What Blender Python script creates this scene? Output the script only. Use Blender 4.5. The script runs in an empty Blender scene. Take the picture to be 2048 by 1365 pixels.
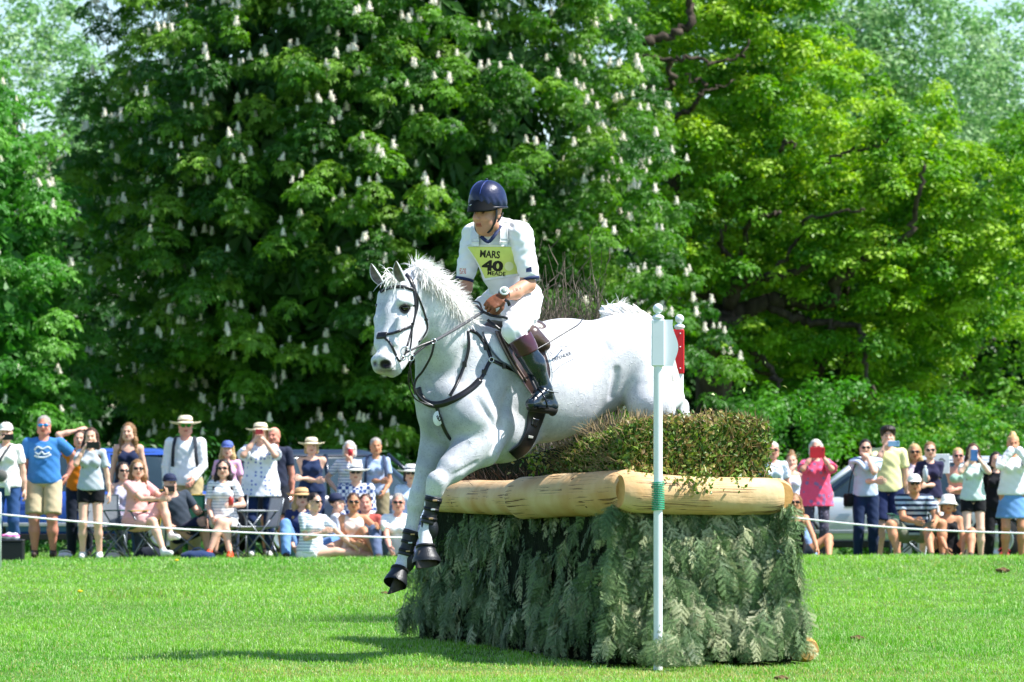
import bpy, math, os
import numpy as np
from mathutils import Vector, Matrix
S = bpy.context.scene
RNG = np.random.default_rng(7)
# ------------------------------------------------------------------ camera, light, exposure
F = 9000.0; HY = 886.0; CAMZ = 1.48            # focal length in photo pixels, horizon row, eye height
cam_d = bpy.data.cameras.new('camera'); cam = bpy.data.objects.new('camera', cam_d); S.collection.objects.link(cam)
cam_d.sensor_width = 36.0; cam_d.lens = 36.0*F/2048
cam.location = (0, 0, CAMZ); cam.rotation_euler = (math.pi/2, 0, 0)
cam_d.shift_y = (HY-682.5)/2048
cam_d.clip_start = 0.5; cam_d.clip_end = 3000
cam_d.dof.use_dof = True; cam_d.dof.focus_distance = 30.7; cam_d.dof.aperture_fstop = 6.0
S.camera = cam
SUN_EL = math.radians(55); SUN_AZ = math.radians(-8)     # azimuth measured from +X (photo right) towards +Y (away)
w = bpy.data.worlds.new('World'); S.world = w; w.use_nodes = True
nt = w.node_tree; bg = nt.nodes['Background']
sky = nt.nodes.new('ShaderNodeTexSky'); sky.sky_type = 'NISHITA'; sky.sun_disc = False
sky.sun_elevation = SUN_EL; sky.sun_rotation = math.pi/2 - SUN_AZ
sky.dust_density = 0.3; sky.air_density = 1.0; sky.ozone_density = 3.0
nt.links.new(sky.outputs[0], bg.inputs[0]); bg.inputs[1].default_value = 0.115
sd = bpy.data.lights.new('sun', 'SUN'); so = bpy.data.objects.new('sun', sd); S.collection.objects.link(so)
sd.energy = 5.0; sd.angle = math.radians(0.6); sd.color = (1.0, 0.972, 0.93)
_s = Vector((math.cos(SUN_EL)*math.cos(SUN_AZ), math.cos(SUN_EL)*math.sin(SUN_AZ), math.sin(SUN_EL)))
so.rotation_euler = _s.to_track_quat('Z', 'Y').to_euler(); so.location = _s*60
S.view_settings.view_transform = 'Standard'; S.view_settings.look = 'None'
S.view_settings.exposure = 0.92; S.view_settings.gamma = 1.0
S.render.engine = 'CYCLES'
S.cycles.max_bounces = 6; S.cycles.diffuse_bounces = 2; S.cycles.glossy_bounces = 2
S.cycles.transmission_bounces = 3; S.cycles.transparent_max_bounces = 8

# ------------------------------------------------------------------ helpers
def P(px, py, D):
    return np.array(((px-1024.0)/F*D, D, CAMZ+(HY-py)/F*D))
def lin(c):
    if isinstance(c, str):
        c = tuple(int(c[i:i+2], 16)/255 for i in (0, 2, 4))
    return tuple(v/12.92 if v <= 0.04045 else ((v+0.055)/1.055)**2.4 for v in c)
def link(o, parent=None):
    S.collection.objects.link(o)
    if parent is not None: o.parent = parent
    return o
def tag(o, label=None, cat=None, group=None, kind=None):
    if label: o['label'] = label
    if cat: o['category'] = cat
    if group: o['group'] = group
    if kind: o['kind'] = kind
    return o
def thing(name, loc, label, cat, group=None, rz=0.0):
    o = bpy.data.objects.new(name, None); o.empty_display_size = 0.1
    o.location = tuple(float(v) for v in loc); o.rotation_euler = (0, 0, rz)
    return tag(link(o), label, cat, group)
def mesh(name, V, Fc, mat, parent=None, cols=None, smooth=True, world=False):
    """V (N,3); Fc (M,3|4) array, or list of such arrays.  world=True: V is in world space, parent is a translated empty."""
    V = np.asarray(V, dtype=np.float64)
    if world and parent is not None:
        V = V-np.array(parent.location)
    me = bpy.data.meshes.new(name)
    Fl = Fc if isinstance(Fc, list) else [Fc]
    Fl = [np.asarray(f, dtype=np.int32) for f in Fl if len(f)]
    nl = sum(f.size for f in Fl); nf = sum(len(f) for f in Fl)
    me.vertices.add(len(V)); me.vertices.foreach_set('co', V.astype(np.float32).ravel())
    me.loops.add(nl); me.polygons.add(nf)
    me.loops.foreach_set('vertex_index', np.concatenate([f.ravel() for f in Fl]).astype(np.int32))
    cnt = np.concatenate([np.full(len(f), f.shape[1], np.int32) for f in Fl])
    st = np.concatenate(([0], np.cumsum(cnt)[:-1])).astype(np.int32)
    me.polygons.foreach_set('loop_start', st)
    me.polygons.foreach_set('use_smooth', np.full(nf, smooth, bool))
    me.update(calc_edges=True)
    if cols is not None:
        cols = np.asarray(cols, dtype=np.float32)
        if cols.shape[1] == 3: cols = np.hstack([cols, np.ones((len(cols), 1), np.float32)])
        a = me.color_attributes.new('Col', 'FLOAT_COLOR', 'POINT'); a.data.foreach_set('color', cols.ravel())
    if mat is not None: me.materials.append(mat)
    me.validate()
    o = bpy.data.objects.new(name, me)
    return link(o, parent)
def cat_mesh(parts):
    """join (V,F) pairs (all quads or tris mixed) -> V, [F...]"""
    Vs, q, t, n = [], [], [], 0
    for V, Fs in parts:
        for f in (Fs if isinstance(Fs, list) else [Fs]):
            f = np.asarray(f)
            if len(f) == 0: continue
            (q if f.shape[1] == 4 else t).append(f+n)
        Vs.append(V); n += len(V)
    out = []
    if q: out.append(np.vstack(q))
    if t: out.append(np.vstack(t))
    return np.vstack(Vs), out

MATS = {}
def mat(name, col, rough=0.6, var=0.12, scale=8.0, bump=0.0, bscale=60.0, trans=0.0, attr=False, spec=0.4, metal=0.0,
        col2=None, stretch=None, coat=0.0, sss=0.0, thr=None, sheen=0.0, coord='Object'):
    if name in MATS: return MATS[name]
    m = bpy.data.materials.new(name); m.use_nodes = True; MATS[name] = m
    n = m.node_tree.nodes; l = m.node_tree.links
    b = n['Principled BSDF']
    c = lin(col)
    tc = n.new('ShaderNodeTexCoord'); mp = n.new('ShaderNodeMapping'); l.new(tc.outputs[coord], mp.inputs[0])
    if stretch: mp.inputs['Scale'].default_value = stretch
    nz = n.new('ShaderNodeTexNoise'); nz.inputs['Scale'].default_value = scale; nz.inputs['Detail'].default_value = 5
    l.new(mp.outputs[0], nz.inputs['Vector'])
    r = n.new('ShaderNodeValToRGB'); l.new(nz.outputs['Fac'], r.inputs[0])
    lo, hi = (0.3, 0.7) if thr is None else thr
    r.color_ramp.elements[0].position = lo; r.color_ramp.elements[1].position = hi
    if col2 is None:
        a_ = [v*(1-var) for v in c]; b_ = [min(1, v*(1+var)) for v in c]
    else: a_, b_ = lin(col2), c
    r.color_ramp.elements[0].color = (*a_, 1); r.color_ramp.elements[1].color = (*b_, 1)
    out = r.outputs[0]
    if attr:
        at = n.new('ShaderNodeAttribute'); at.attribute_name = 'Col'
        mx = n.new('ShaderNodeMix'); mx.data_type = 'RGBA'; mx.blend_type = 'MULTIPLY'; mx.inputs[0].default_value = 1
        l.new(out, mx.inputs[6]); l.new(at.outputs['Color'], mx.inputs[7]); out = mx.outputs[2]
    l.new(out, b.inputs['Base Color'])
    b.inputs['Roughness'].default_value = rough; b.inputs['Specular IOR Level'].default_value = spec
    b.inputs['Metallic'].default_value = metal; b.inputs['Coat Weight'].default_value = coat
    if sheen: b.inputs['Sheen Weight'].default_value = sheen
    if sss:
        b.inputs['Subsurface Weight'].default_value = sss; b.inputs['Subsurface Radius'].default_value = (0.02, 0.008, 0.004)
        b.inputs['Subsurface Scale'].default_value = 0.5
    if bump:
        nb = n.new('ShaderNodeTexNoise'); nb.inputs['Scale'].default_value = bscale; nb.inputs['Detail'].default_value = 4
        l.new(mp.outputs[0], nb.inputs['Vector'])
        bp = n.new('ShaderNodeBump'); bp.inputs['Strength'].default_value = 1.0; bp.inputs['Distance'].default_value = bump
        l.new(nb.outputs['Fac'], bp.inputs['Height']); l.new(bp.outputs[0], b.inputs['Normal'])
    if trans:
        t = n.new('ShaderNodeBsdfTranslucent'); ms = n.new('ShaderNodeMixShader'); ms.inputs[0].default_value = trans
        hs = n.new('ShaderNodeHueSaturation'); hs.inputs['Value'].default_value = 1.35; hs.inputs['Saturation'].default_value = 1.1
        l.new(out, hs.inputs['Color']); l.new(hs.outputs[0], t.inputs[0])
        l.new(b.outputs[0], ms.inputs[1]); l.new(t.outputs[0], ms.inputs[2])
        l.new(ms.outputs[0], n['Material Output'].inputs[0])
    return m

def nrm(v):
    v = np.asarray(v, float); return v/(np.linalg.norm(v, axis=-1, keepdims=True)+1e-12)
def spline(pts, n):
    """Catmull-Rom through pts, n samples, by chord length"""
    p = np.asarray(pts, float)
    if len(p) == 2: return p[0]+(p[1]-p[0])*np.linspace(0, 1, n)[:, None]
    d = np.concatenate(([0], np.cumsum(np.linalg.norm(np.diff(p[:, :3], axis=0), axis=1)+1e-9)))
    q = np.vstack([2*p[0]-p[1], p, 2*p[-1]-p[-2]])
    t = np.linspace(0, d[-1], n); i = np.clip(np.searchsorted(d, t, side='right')-1, 0, len(p)-2)
    u = ((t-d[i])/(d[i+1]-d[i]))[:, None]
    a, b, c, e = q[i], q[i+1], q[i+2], q[i+3]
    return 0.5*((2*b)+(c-a)*u+(2*a-5*b+4*c-e)*u**2+(-a+3*b-3*c+e)*u**3)
def frames(p, up=None):
    t = nrm(np.gradient(p, axis=0))
    u0 = np.array(up if up is not None else (0, 0, 1.0), float)
    u = np.broadcast_to(u0, t.shape) if u0.ndim == 1 else u0
    s = np.cross(t, u)
    bad = np.linalg.norm(s, axis=1) < 0.05
    s[bad] = np.cross(t[bad], np.array((0.3, 1, 0.1)))
    s = nrm(s)
    if up is None:
        for k in range(1, len(s)):
            v = s[k-1]-t[k]*np.dot(s[k-1], t[k])
            if np.linalg.norm(v) > 1e-3: s[k] = v/np.linalg.norm(v)
    return t, s, np.cross(s, t)
def tube(p, r, seg=10, flat=None, up=None, cap=True):
    """swept tube. p (n,3), r scalar or (n,), flat=(side, up) factors"""
    p = np.asarray(p, float); n = len(p); r = np.broadcast_to(np.asarray(r, float), (n,))
    t, s, u = frames(p, up)
    a = np.linspace(0, 2*math.pi, seg, endpoint=False)
    fs, fu = flat if flat else (1, 1)
    V = p[:, None, :]+r[:, None, None]*(np.cos(a)[None, :, None]*s[:, None, :]*fs+np.sin(a)[None, :, None]*u[:, None, :]*fu)
    V = V.reshape(-1, 3)
    i = np.arange(n-1)[:, None]*seg; j = np.arange(seg)[None, :]; j2 = (j+1) % seg
    Q = np.stack([i+j, i+j2, i+seg+j2, i+seg+j], -1).reshape(-1, 4)
    Fs = [Q]
    if cap:
        V = np.vstack([V, p[0], p[-1]]); m = n*seg; k = np.arange(seg); k2 = (k+1) % seg
        Fs.append(np.vstack([np.stack([k2, k, np.full(seg, m)], -1), np.stack([(n-1)*seg+k, (n-1)*seg+k2, np.full(seg, m+1)], -1)]))
    return V, Fs
def lathe(prof, c=(0, 0, 0), axis=(0, 0, 1), seg=24):
    prof = np.asarray(prof, float); ax = nrm(np.asarray(axis, float))
    x = nrm(np.cross(ax, (0.3, 1, 0.2) if abs(ax[2]) > .9 else (0, 0, 1))); y = np.cross(ax, x)
    a = np.linspace(0, 2*math.pi, seg, endpoint=False)
    V = np.asarray(c)+prof[:, 1][:, None, None]*ax+prof[:, 0][:, None, None]*(np.cos(a)[None, :, None]*x+np.sin(a)[None, :, None]*y)
    n = len(prof); i = np.arange(n-1)[:, None]*seg; j = np.arange(seg)[None, :]; j2 = (j+1) % seg
    return V.reshape(-1, 3), [np.stack([i+j, i+j2, i+seg+j2, i+seg+j], -1).reshape(-1, 4)]
def box(c, s, R=None, bev=0.0):
    """box centre c, full size s, optional rotation 3x3; bev: chamfered corners"""
    s = np.asarray(s, float)/2
    if bev:
        b = min(bev, *(s*0.9)); vs, fs = [], []
        g = np.array([(sx, sy, sz) for sx in (-1, 1) for sy in (-1, 1) for sz in (-1, 1)], float)
        V = []
        for v in g:
            for ax in range(3):
                q = v*(s-b); q[ax] = v[ax]*s[ax]; V.append(q)
        V = np.array(V); idx = {tuple(v): k*3 for k, v in enumerate(g)}
        Q, T = [], []
        def g3(a, sa, b_, sb, c_, sc):
            v = [0, 0, 0]; v[a] = sa; v[b_] = sb; v[c_] = sc; return idx[tuple(float(x) for x in v)]
        for ax in range(3):
            o1, o2 = (ax+1) % 3, (ax+2) % 3
            for sg in (-1, 1):
                f = [g3(ax, sg, o1, a_, o2, b_)+ax for a_, b_ in ((-1, -1), (1, -1), (1, 1), (-1, 1))]
                Q.append(f if sg > 0 else f[::-1])
        for ax in range(3):                       # edges along ax
            o1, o2 = (ax+1) % 3, (ax+2) % 3
            for a_ in (-1, 1):
                for b_ in (-1, 1):
                    i0 = g3(ax, -1, o1, a_, o2, b_); i1 = g3(ax, 1, o1, a_, o2, b_)
                    f = [i0+o1, i1+o1, i1+o2, i0+o2]
                    Q.append(f[::-1] if a_*b_ > 0 else f)
        for v in g:
            k = idx[tuple(v)]; f = [k, k+1, k+2]; T.append(f if v[0]*v[1]*v[2] > 0 else f[::-1])
        Fs = [np.array(Q), np.array(T)]
    else:
        V = np.array([(x, y, z) for z in (-1, 1) for y in (-1, 1) for x in (-1, 1)], float)*s
        Fs = [np.array([(0, 2, 3, 1), (4, 5, 7, 6), (0, 1, 5, 4), (2, 6, 7, 3), (0, 4, 6, 2), (1, 3, 7, 5)])]
    if R is not None: V = V@np.asarray(R).T
    return V+np.asarray(c, float), Fs
def rotz(a):
    c, s = math.cos(a), math.sin(a); return np.array(((c, -s, 0), (s, c, 0), (0, 0, 1.0)))
def basis(x, z):
    """rotation matrix whose columns are x, y, z (x kept)"""
    x = nrm(x); z = np.asarray(z, float)-x*np.dot(z, x); z = nrm(z); return np.stack([x, np.cross(z, x), z], 1)
def grid_faces(nr, nc):
    i = np.arange(nr-1)[:, None]*nc; j = np.arange(nc-1)[None, :]
    return np.stack([i+j, i+j+1, i+nc+j+1, i+nc+j], -1).reshape(-1, 4)
def vnoise(p, s=1.0, seed=0):
    """smooth value noise in [0,1] for (N,2|3) points"""
    p = np.asarray(p, float)*s+seed*17.13
    if p.shape[1] == 2: p = np.hstack([p, np.full((len(p), 1), seed*3.7)])
    i = np.floor(p).astype(np.int64); f = p-i; f = f*f*(3-2*f)
    def h(a):
        n = (a[:, 0]*374761393+a[:, 1]*668265263+a[:, 2]*1274126177) & 0x7fffffff
        n = ((n ^ (n >> 13))*1274126177) & 0x7fffffff
        return ((n ^ (n >> 16)) & 0xffff)/65535.0
    o = 0
    for dx in (0, 1):
        for dy in (0, 1):
            for dz in (0, 1):
                wgt = (f[:, 0] if dx else 1-f[:, 0])*(f[:, 1] if dy else 1-f[:, 1])*(f[:, 2] if dz else 1-f[:, 2])
                o = o+wgt*h(i+np.array((dx, dy, dz)))
    return o

# ------------------------------------------------------------------ signed-distance modelling
def cone(a, b, ra, rb=None, k=0.03, n=None, fl=1.0):
    return dict(t='c', a=np.array(a, float), b=np.array(b, float), ra=ra, rb=ra if rb is None else rb, k=k,
                n=None if n is None else nrm(np.array(n, float)), fl=fl)
def elli(c, r, R=None, k=0.03):
    return dict(t='e', c=np.array(c, float), r=np.array(r, float), R=np.eye(3) if R is None else np.asarray(R, float), k=k)
def chain(pts, rs, k=0.02, n=None, fl=1.0):
    return [cone(pts[i], pts[i+1], rs[i], rs[i+1], k, n, fl) for i in range(len(pts)-1)]
def prim_d(q, X, Y, Z, g=0.0):
    if q['t'] == 'c':
        a = q['a']; d = q['b']-a; L2 = max(float(d@d), 1e-12)
        x, y, z = X-a[0], Y-a[1], Z-a[2]
        t = np.clip((x*d[0]+y*d[1]+z*d[2])/L2, 0, 1)
        x = x-t*d[0]; y = y-t*d[1]; z = z-t*d[2]
        if q['n'] is not None and q['fl'] != 1.0:
            n = q['n']; wn = (x*n[0]+y*n[1]+z*n[2])*(q['fl']-1); x = x+wn*n[0]; y = y+wn*n[1]; z = z+wn*n[2]
        return np.sqrt(x*x+y*y+z*z)-(q['ra']+(q['rb']-q['ra'])*t)-g
    c, r, R = q['c'], q['r']+g, q['R']
    x, y, z = X-c[0], Y-c[1], Z-c[2]
    u = (x*R[0, 0]+y*R[1, 0]+z*R[2, 0])/r[0]; v = (x*R[0, 1]+y*R[1, 1]+z*R[2, 1])/r[1]; s = (x*R[0, 2]+y*R[1, 2]+z*R[2, 2])/r[2]
    k0 = np.sqrt(u*u+v*v+s*s); k1 = np.sqrt((u/r[0])**2+(v/r[1])**2+(s/r[2])**2)+1e-9
    return np.where(k0 < 1e-6, -r.min(), k0*(k0-1)/k1)
def prim_bb(q, g=0.0):
    if q['t'] == 'c':
        m = max(q['ra'], q['rb'])*max(1.0, 1/q['fl'] if q['fl'] > 0 else 1)+g
        return np.minimum(q['a'], q['b'])-m, np.maximum(q['a'], q['b'])+m
    m = (np.abs(q['R'])@(q['r']+g)); return q['c']-m, q['c']+m
def smin(a, b, k):
    h = np.maximum(k-np.abs(a-b), 0)/k; return np.minimum(a, b)-h*h*k*0.25
def sdf_at(prims, p, g=0.0):
    d = np.full(len(p), 1e3)
    for q in prims:
        d = smin(d, prim_d(q, p[:, 0], p[:, 1], p[:, 2], g), q['k'])
    return d
def sdf_normal(prims, p, g=0.0, e=0.002):
    o = np.zeros_like(p)
    for a in range(3):
        dv = np.zeros(3); dv[a] = e
        o[:, a] = sdf_at(prims, p+dv, g)-sdf_at(prims, p-dv, g)
    return nrm(o)
def sdf_mesh(prims, h, g=0.0, carve=None, mod=None):
    """surface nets of the smooth union. carve: list of prims subtracted. mod(X,Y,Z,v)->v"""
    bb = [prim_bb(q, g) for q in prims]
    lo = np.min([b[0] for b in bb], 0)-2.5*h; hi = np.max([b[1] for b in bb], 0)+2.5*h
    n = np.ceil((hi-lo)/h).astype(int)+1
    ax = [lo[i]+h*np.arange(n[i]) for i in range(3)]
    v = np.full(n, 1.0, np.float32)
    for q, (bl, bh) in zip(prims, bb):
        m = q['k']+1.5*h
        i0 = np.clip(np.floor((bl-m-lo)/h).astype(int), 0, n-1); i1 = np.clip(np.ceil((bh+m-lo)/h).astype(int)+1, 1, n)
        X = ax[0][i0[0]:i1[0], None, None]; Y = ax[1][None, i0[1]:i1[1], None]; Z = ax[2][None, None, i0[2]:i1[2]]
        d = prim_d(q, X, Y, Z, g); sl = (slice(i0[0], i1[0]), slice(i0[1], i1[1]), slice(i0[2], i1[2]))
        v[sl] = smin(v[sl], d, q['k'])
    for q in (carve or []):
        bl, bh = prim_bb(q); m = q['k']+1.5*h
        i0 = np.clip(np.floor((bl-m-lo)/h).astype(int), 0, n-1); i1 = np.clip(np.ceil((bh+m-lo)/h).astype(int)+1, 1, n)
        if np.any(i1 <= i0): continue
        X = ax[0][i0[0]:i1[0], None, None]; Y = ax[1][None, i0[1]:i1[1], None]; Z = ax[2][None, None, i0[2]:i1[2]]
        d = prim_d(q, X, Y, Z); sl = (slice(i0[0], i1[0]), slice(i0[1], i1[1]), slice(i0[2], i1[2]))
        v[sl] = -smin(-v[sl], d, q['k'])
    if mod is not None:
        v = mod(ax[0][:, None, None], ax[1][None, :, None], ax[2][None, None, :], v)
    return nets(v, lo, h)
def nets(v, lo, h):
    ins = v < 0
    c = [ins[a:ins.shape[0]-1+a, b:ins.shape[1]-1+b, d:ins.shape[2]-1+d] for a in (0, 1) for b in (0, 1) for d in (0, 1)]
    s = sum(x.astype(np.int8) for x in c); act = (s > 0) & (s < 8)
    I = np.argwhere(act)
    if len(I) == 0: return np.zeros((0, 3)), [np.zeros((0, 4), int)]
    idx = np.full(act.shape, -1, np.int64); idx[act] = np.arange(len(I))
    cor = np.array([(a, b, d) for a in (0, 1) for b in (0, 1) for d in (0, 1)])
    val = np.stack([v[I[:, 0]+k[0], I[:, 1]+k[1], I[:, 2]+k[2]] for k in cor], 1)
    acc = np.zeros((len(I), 3)); cnt = np.zeros(len(I))
    for i in range(8):
        for j in range(i+1, 8):
            if np.abs(cor[i]-cor[j]).sum() != 1: continue
            a, b = val[:, i], val[:, j]; m = (a < 0) != (b < 0)
            t = np.where(m, a/np.where(m, a-b, 1), 0)
            acc += np.where(m[:, None], cor[i]+(cor[j]-cor[i])*t[:, None], 0); cnt += m
    V = lo+h*(I+acc/cnt[:, None])
    Q = []
    for a in range(3):
        b, d = (a+1) % 3, (a+2) % 3
        sl0 = [slice(None)]*3; sl1 = [slice(None)]*3; sl0[a] = slice(0, -1); sl1[a] = slice(1, None)
        for x in (b, d): sl0[x] = slice(1, -1); sl1[x] = slice(1, -1)
        A = ins[tuple(sl0)]; B = ins[tuple(sl1)]
        E = np.argwhere(A != B)
        if len(E) == 0: continue
        fl = A[E[:, 0], E[:, 1], E[:, 2]]
        E = E.copy(); E[:, b] += 1; E[:, d] += 1
        def ix(db, dd):
            e = E.copy(); e[:, b] -= db; e[:, d] -= dd; return idx[e[:, 0], e[:, 1], e[:, 2]]
        q = np.stack([ix(1, 1), ix(0, 1), ix(0, 0), ix(1, 0)], 1)
        q[~fl] = q[~fl][:, ::-1]; Q.append(q)
    return V, [np.vstack(Q)]
def march(prims, px, py, d0, d1, g=0.0, steps=48):
    """rays from the lens through photo pixels -> first surface hit (world), normal, hit mask"""
    px = np.asarray(px, float); py = np.asarray(py, float)
    dr = np.stack([(px-1024)/F, np.ones(len(px)), (HY-py)/F], 1); o = np.array((0, 0, CAMZ))
    t = np.full(len(px), float(d0)); best = np.full(len(px), 1e9); tb = t.copy()
    for _ in range(steps):
        d = sdf_at(prims, o+dr*t[:, None], g)
        m = d < best; best = np.where(m, d, best); tb = np.where(m, t, tb)
        t = np.minimum(t+np.maximum(d, 0)*0.85+np.where(d > 0, 1e-4, 0)+np.where(d < 0, d, 0), d1)
    p = o+dr*tb[:, None]
    return p, sdf_normal(prims, p, g), best < 0.004
# ------------------------------------------------------------------ ground
def sm(x, a, b):
    t = np.clip((x-a)/(b-a), 0, 1); return t*t*(3-2*t)
def gz(x, y):
    x = np.asarray(x, float); y = np.asarray(y, float)
    sh = np.broadcast(x, y).shape; xf = np.broadcast_to(x, sh).ravel(); yf = np.broadcast_to(y, sh).ravel()
    right = sm(xf, -4.5, 3.0)
    hump = (0.02+0.07*right)*np.exp(-((yf-53.5)/4.0)**2)
    dip = -(0.03+0.10*right)*sm(yf, 55, 60)
    q = np.stack([xf, yf], 1)
    near = 1-sm(yf, 50, 60)
    und = (vnoise(q, 0.35, 3)-0.5)*0.05+(vnoise(q, 1.3, 4)-0.5)*0.02
    far = -0.032*np.clip(yf-61.5, 0, 70)
    return (hump+dip+und*near+far).reshape(sh)
def build_ground():
    xs = np.concatenate((np.linspace(-400, -14, 20), np.linspace(-13, 13, 190), np.linspace(14, 400, 20)))
    ys = np.concatenate((np.linspace(-60, 24, 14), np.linspace(25, 66, 300), np.linspace(68, 130, 40), np.linspace(140, 900, 20)))
    Y, X = np.meshgrid(ys, xs, indexing='ij')
    V = np.stack([X, Y, gz(X, Y)], -1).reshape(-1, 3)
    m = mat('lawn_soil', '5f7f38', rough=0.9, col2='42621f', scale=3.0, bump=0.02, bscale=40, spec=0.1)
    tag(mesh('ground', V, grid_faces(len(ys), len(xs)), m), kind='structure')
build_ground()

def blades(x, y, hgt, wid, lean, col, seed=1):
    r = np.random.default_rng(seed); n = len(x)
    a = r.uniform(0, 2*math.pi, n); z = gz(x, y)
    side = np.stack([np.cos(a), np.sin(a), np.zeros(n)], 1)
    la = r.uniform(0, 2*math.pi, n); ln = np.abs(r.normal(0, lean, n))
    ld = np.stack([np.cos(la), np.sin(la), np.zeros(n)], 1)*(ln*hgt)[:, None]
    b = np.stack([x, y, z-0.01], 1); up = np.array((0, 0, 1.0))
    m = b+ld*0.32+up*(hgt*0.6)[:, None]; t = b+ld+up*(hgt*(1-0.25*np.minimum(ln, 1.5)))[:, None]
    w_ = side*(wid/2)[:, None]
    V = np.stack([b-w_, b+w_, m+w_*0.85, m-w_*0.85, t], 1).reshape(-1, 3)
    k = np.arange(n)[:, None]*5
    return V, [k+np.array((0, 1, 2, 3)), k+np.array((3, 2, 4))], np.repeat(col, 5, axis=0)
def build_grass():
    r = np.random.default_rng(11); N = 430000
    # density falls with distance; only the strip of lawn the photo looks over
    u = r.random(N); y = 27.0*(61.0/27.0)**(u**1.25)
    x = (r.random(N)*2-1)*(y*1024/F+1.2)
    q = np.stack([x, y], 1)
    tuft = vnoise(q, 0.9, 5)*0.5+vnoise(q, 3.2, 6)*0.5
    pat = vnoise(q, 0.33, 8)
    dx = np.abs(x)  # shorter, trodden grass round the fence's landing side
    worn = np.exp(-((x-0.2)/2.6)**2-((y-28.8)/1.0)**2)
    tf2 = np.clip(vnoise(q*np.array((1, .45)), .8, 15)-.62, 0, 1)*2.4
    h = (0.016+0.05*np.clip(tuft-0.32, 0, 1)*1.6+0.024*r.random(N)**2+.05*tf2)*(1-0.25*worn)*(1+0.25*sm(y, 50, 55))
    wdt = 0.0035+0.003*r.random(N)+0.004*sm(y, 34, 55)
    c1 = np.array(lin('8cc43a')); c2 = np.array(lin('64aa2a')); c3 = np.array(lin('b4cf8a')); c4 = np.array(lin('b9b36a'))
    f = np.clip((pat*.6+.4*vnoise(q*np.array((1, .5)), 1.1, 19)-0.32)*2.8, 0, 1)[:, None]; col = c1*f+c2*(1-f)
    col = col*(1-.35*np.clip(tf2, 0, 1))[:, None]
    pale = (r.random(N) < 0.22+0.2*(1-tuft))[:, None]; col = np.where(pale, c3, col)
    dry = (r.random(N) < 0.03+0.5*worn+.12*np.clip(vnoise(q, .55, 33)-.6, 0, 1)*2.5)[:, None]; col = np.where(dry, c4, col)
    col = col*(0.8+0.4*r.random(N))[:, None]
    V, Fs, C = blades(x, y, h, wdt, 0.75, col, 3)
    m = mat('grass_blade', 'ffffff', rough=0.45, var=0.0, trans=0.34, attr=True, spec=0.35)
    tag(mesh('grass', V, Fs, m, cols=C, smooth=False), 'short bright green lawn grass', None, kind='stuff')
build_grass()
def dandelions():
    my = mat('dandelion_yellow', 'f2c81a', rough=0.7, scale=90, bump=0.002, bscale=300)
    st = mat('dandelion_stem', '7fa03a', rough=0.6)
    for k, (px, py, lab) in enumerate([(352, 1141, 'yellow dandelion in the grass before the camp chairs'), (158, 1200, 'yellow dandelion in open grass at lower left')]):
        D = CAMZ*F/(py-HY); c = P(px, py, D); c[2] = float(gz(c[0], D))
        t = thing('dandelion', c, lab, 'flower')
        mesh('stem', *tube(np.array([(0, 0, -.01), (.005, 0, .045), (.008, 0, .085)]), 0.003, 6), st, t)
        V, Fs = lathe([(0.001, .078), (.014, .082), (.026, .092), (.022, .098), (.012, .103), (.0005, .104)], seg=14)
        V += np.array((.008, 0, 0)); mesh('flower_head', V, Fs, my, t)
dandelions()
def clods():
    m = mat('dry_clod', '7a6240', rough=.95, col2='4a3a24', scale=40, bump=.006, bscale=60); r = np.random.default_rng(61)
    for px, py, sz, lab in ((1712, 1285, .05, 'small brown divot of turf on the lawn right of the fence'), (2003, 1154, .07, 'dark turf clod near the right edge of the lawn'), (1560, 1358, .04, 'tiny brown clod before the fence at the bottom'), (768, 1190, .035, 'dry leaf sized clod below the far forehoof'), (1050, 1305, .03, 'pale bit of dry turf before the dark side of the fence')):
        D = CAMZ*F/(py-HY); x = (px-1024)/F*D; V, Fs = sdf_mesh([elli((0, 0, .3*sz), (sz, sz*.7, sz*.42), None, .01), elli((sz*.8, 0, .25*sz), (sz*.5, sz*.5, sz*.3), None, .01)], sz*.16, mod=lambda X, Y, Z, v: v+sz*.12*np.sin(X/sz*4)*np.sin(Z/sz*7+Y/sz*3))
        t = mesh('turf_clod', V, Fs, m, smooth=False); t.location = (x, D, float(gz(x, D))+.012); tag(t, lab, 'clod of turf')
clods()

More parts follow.
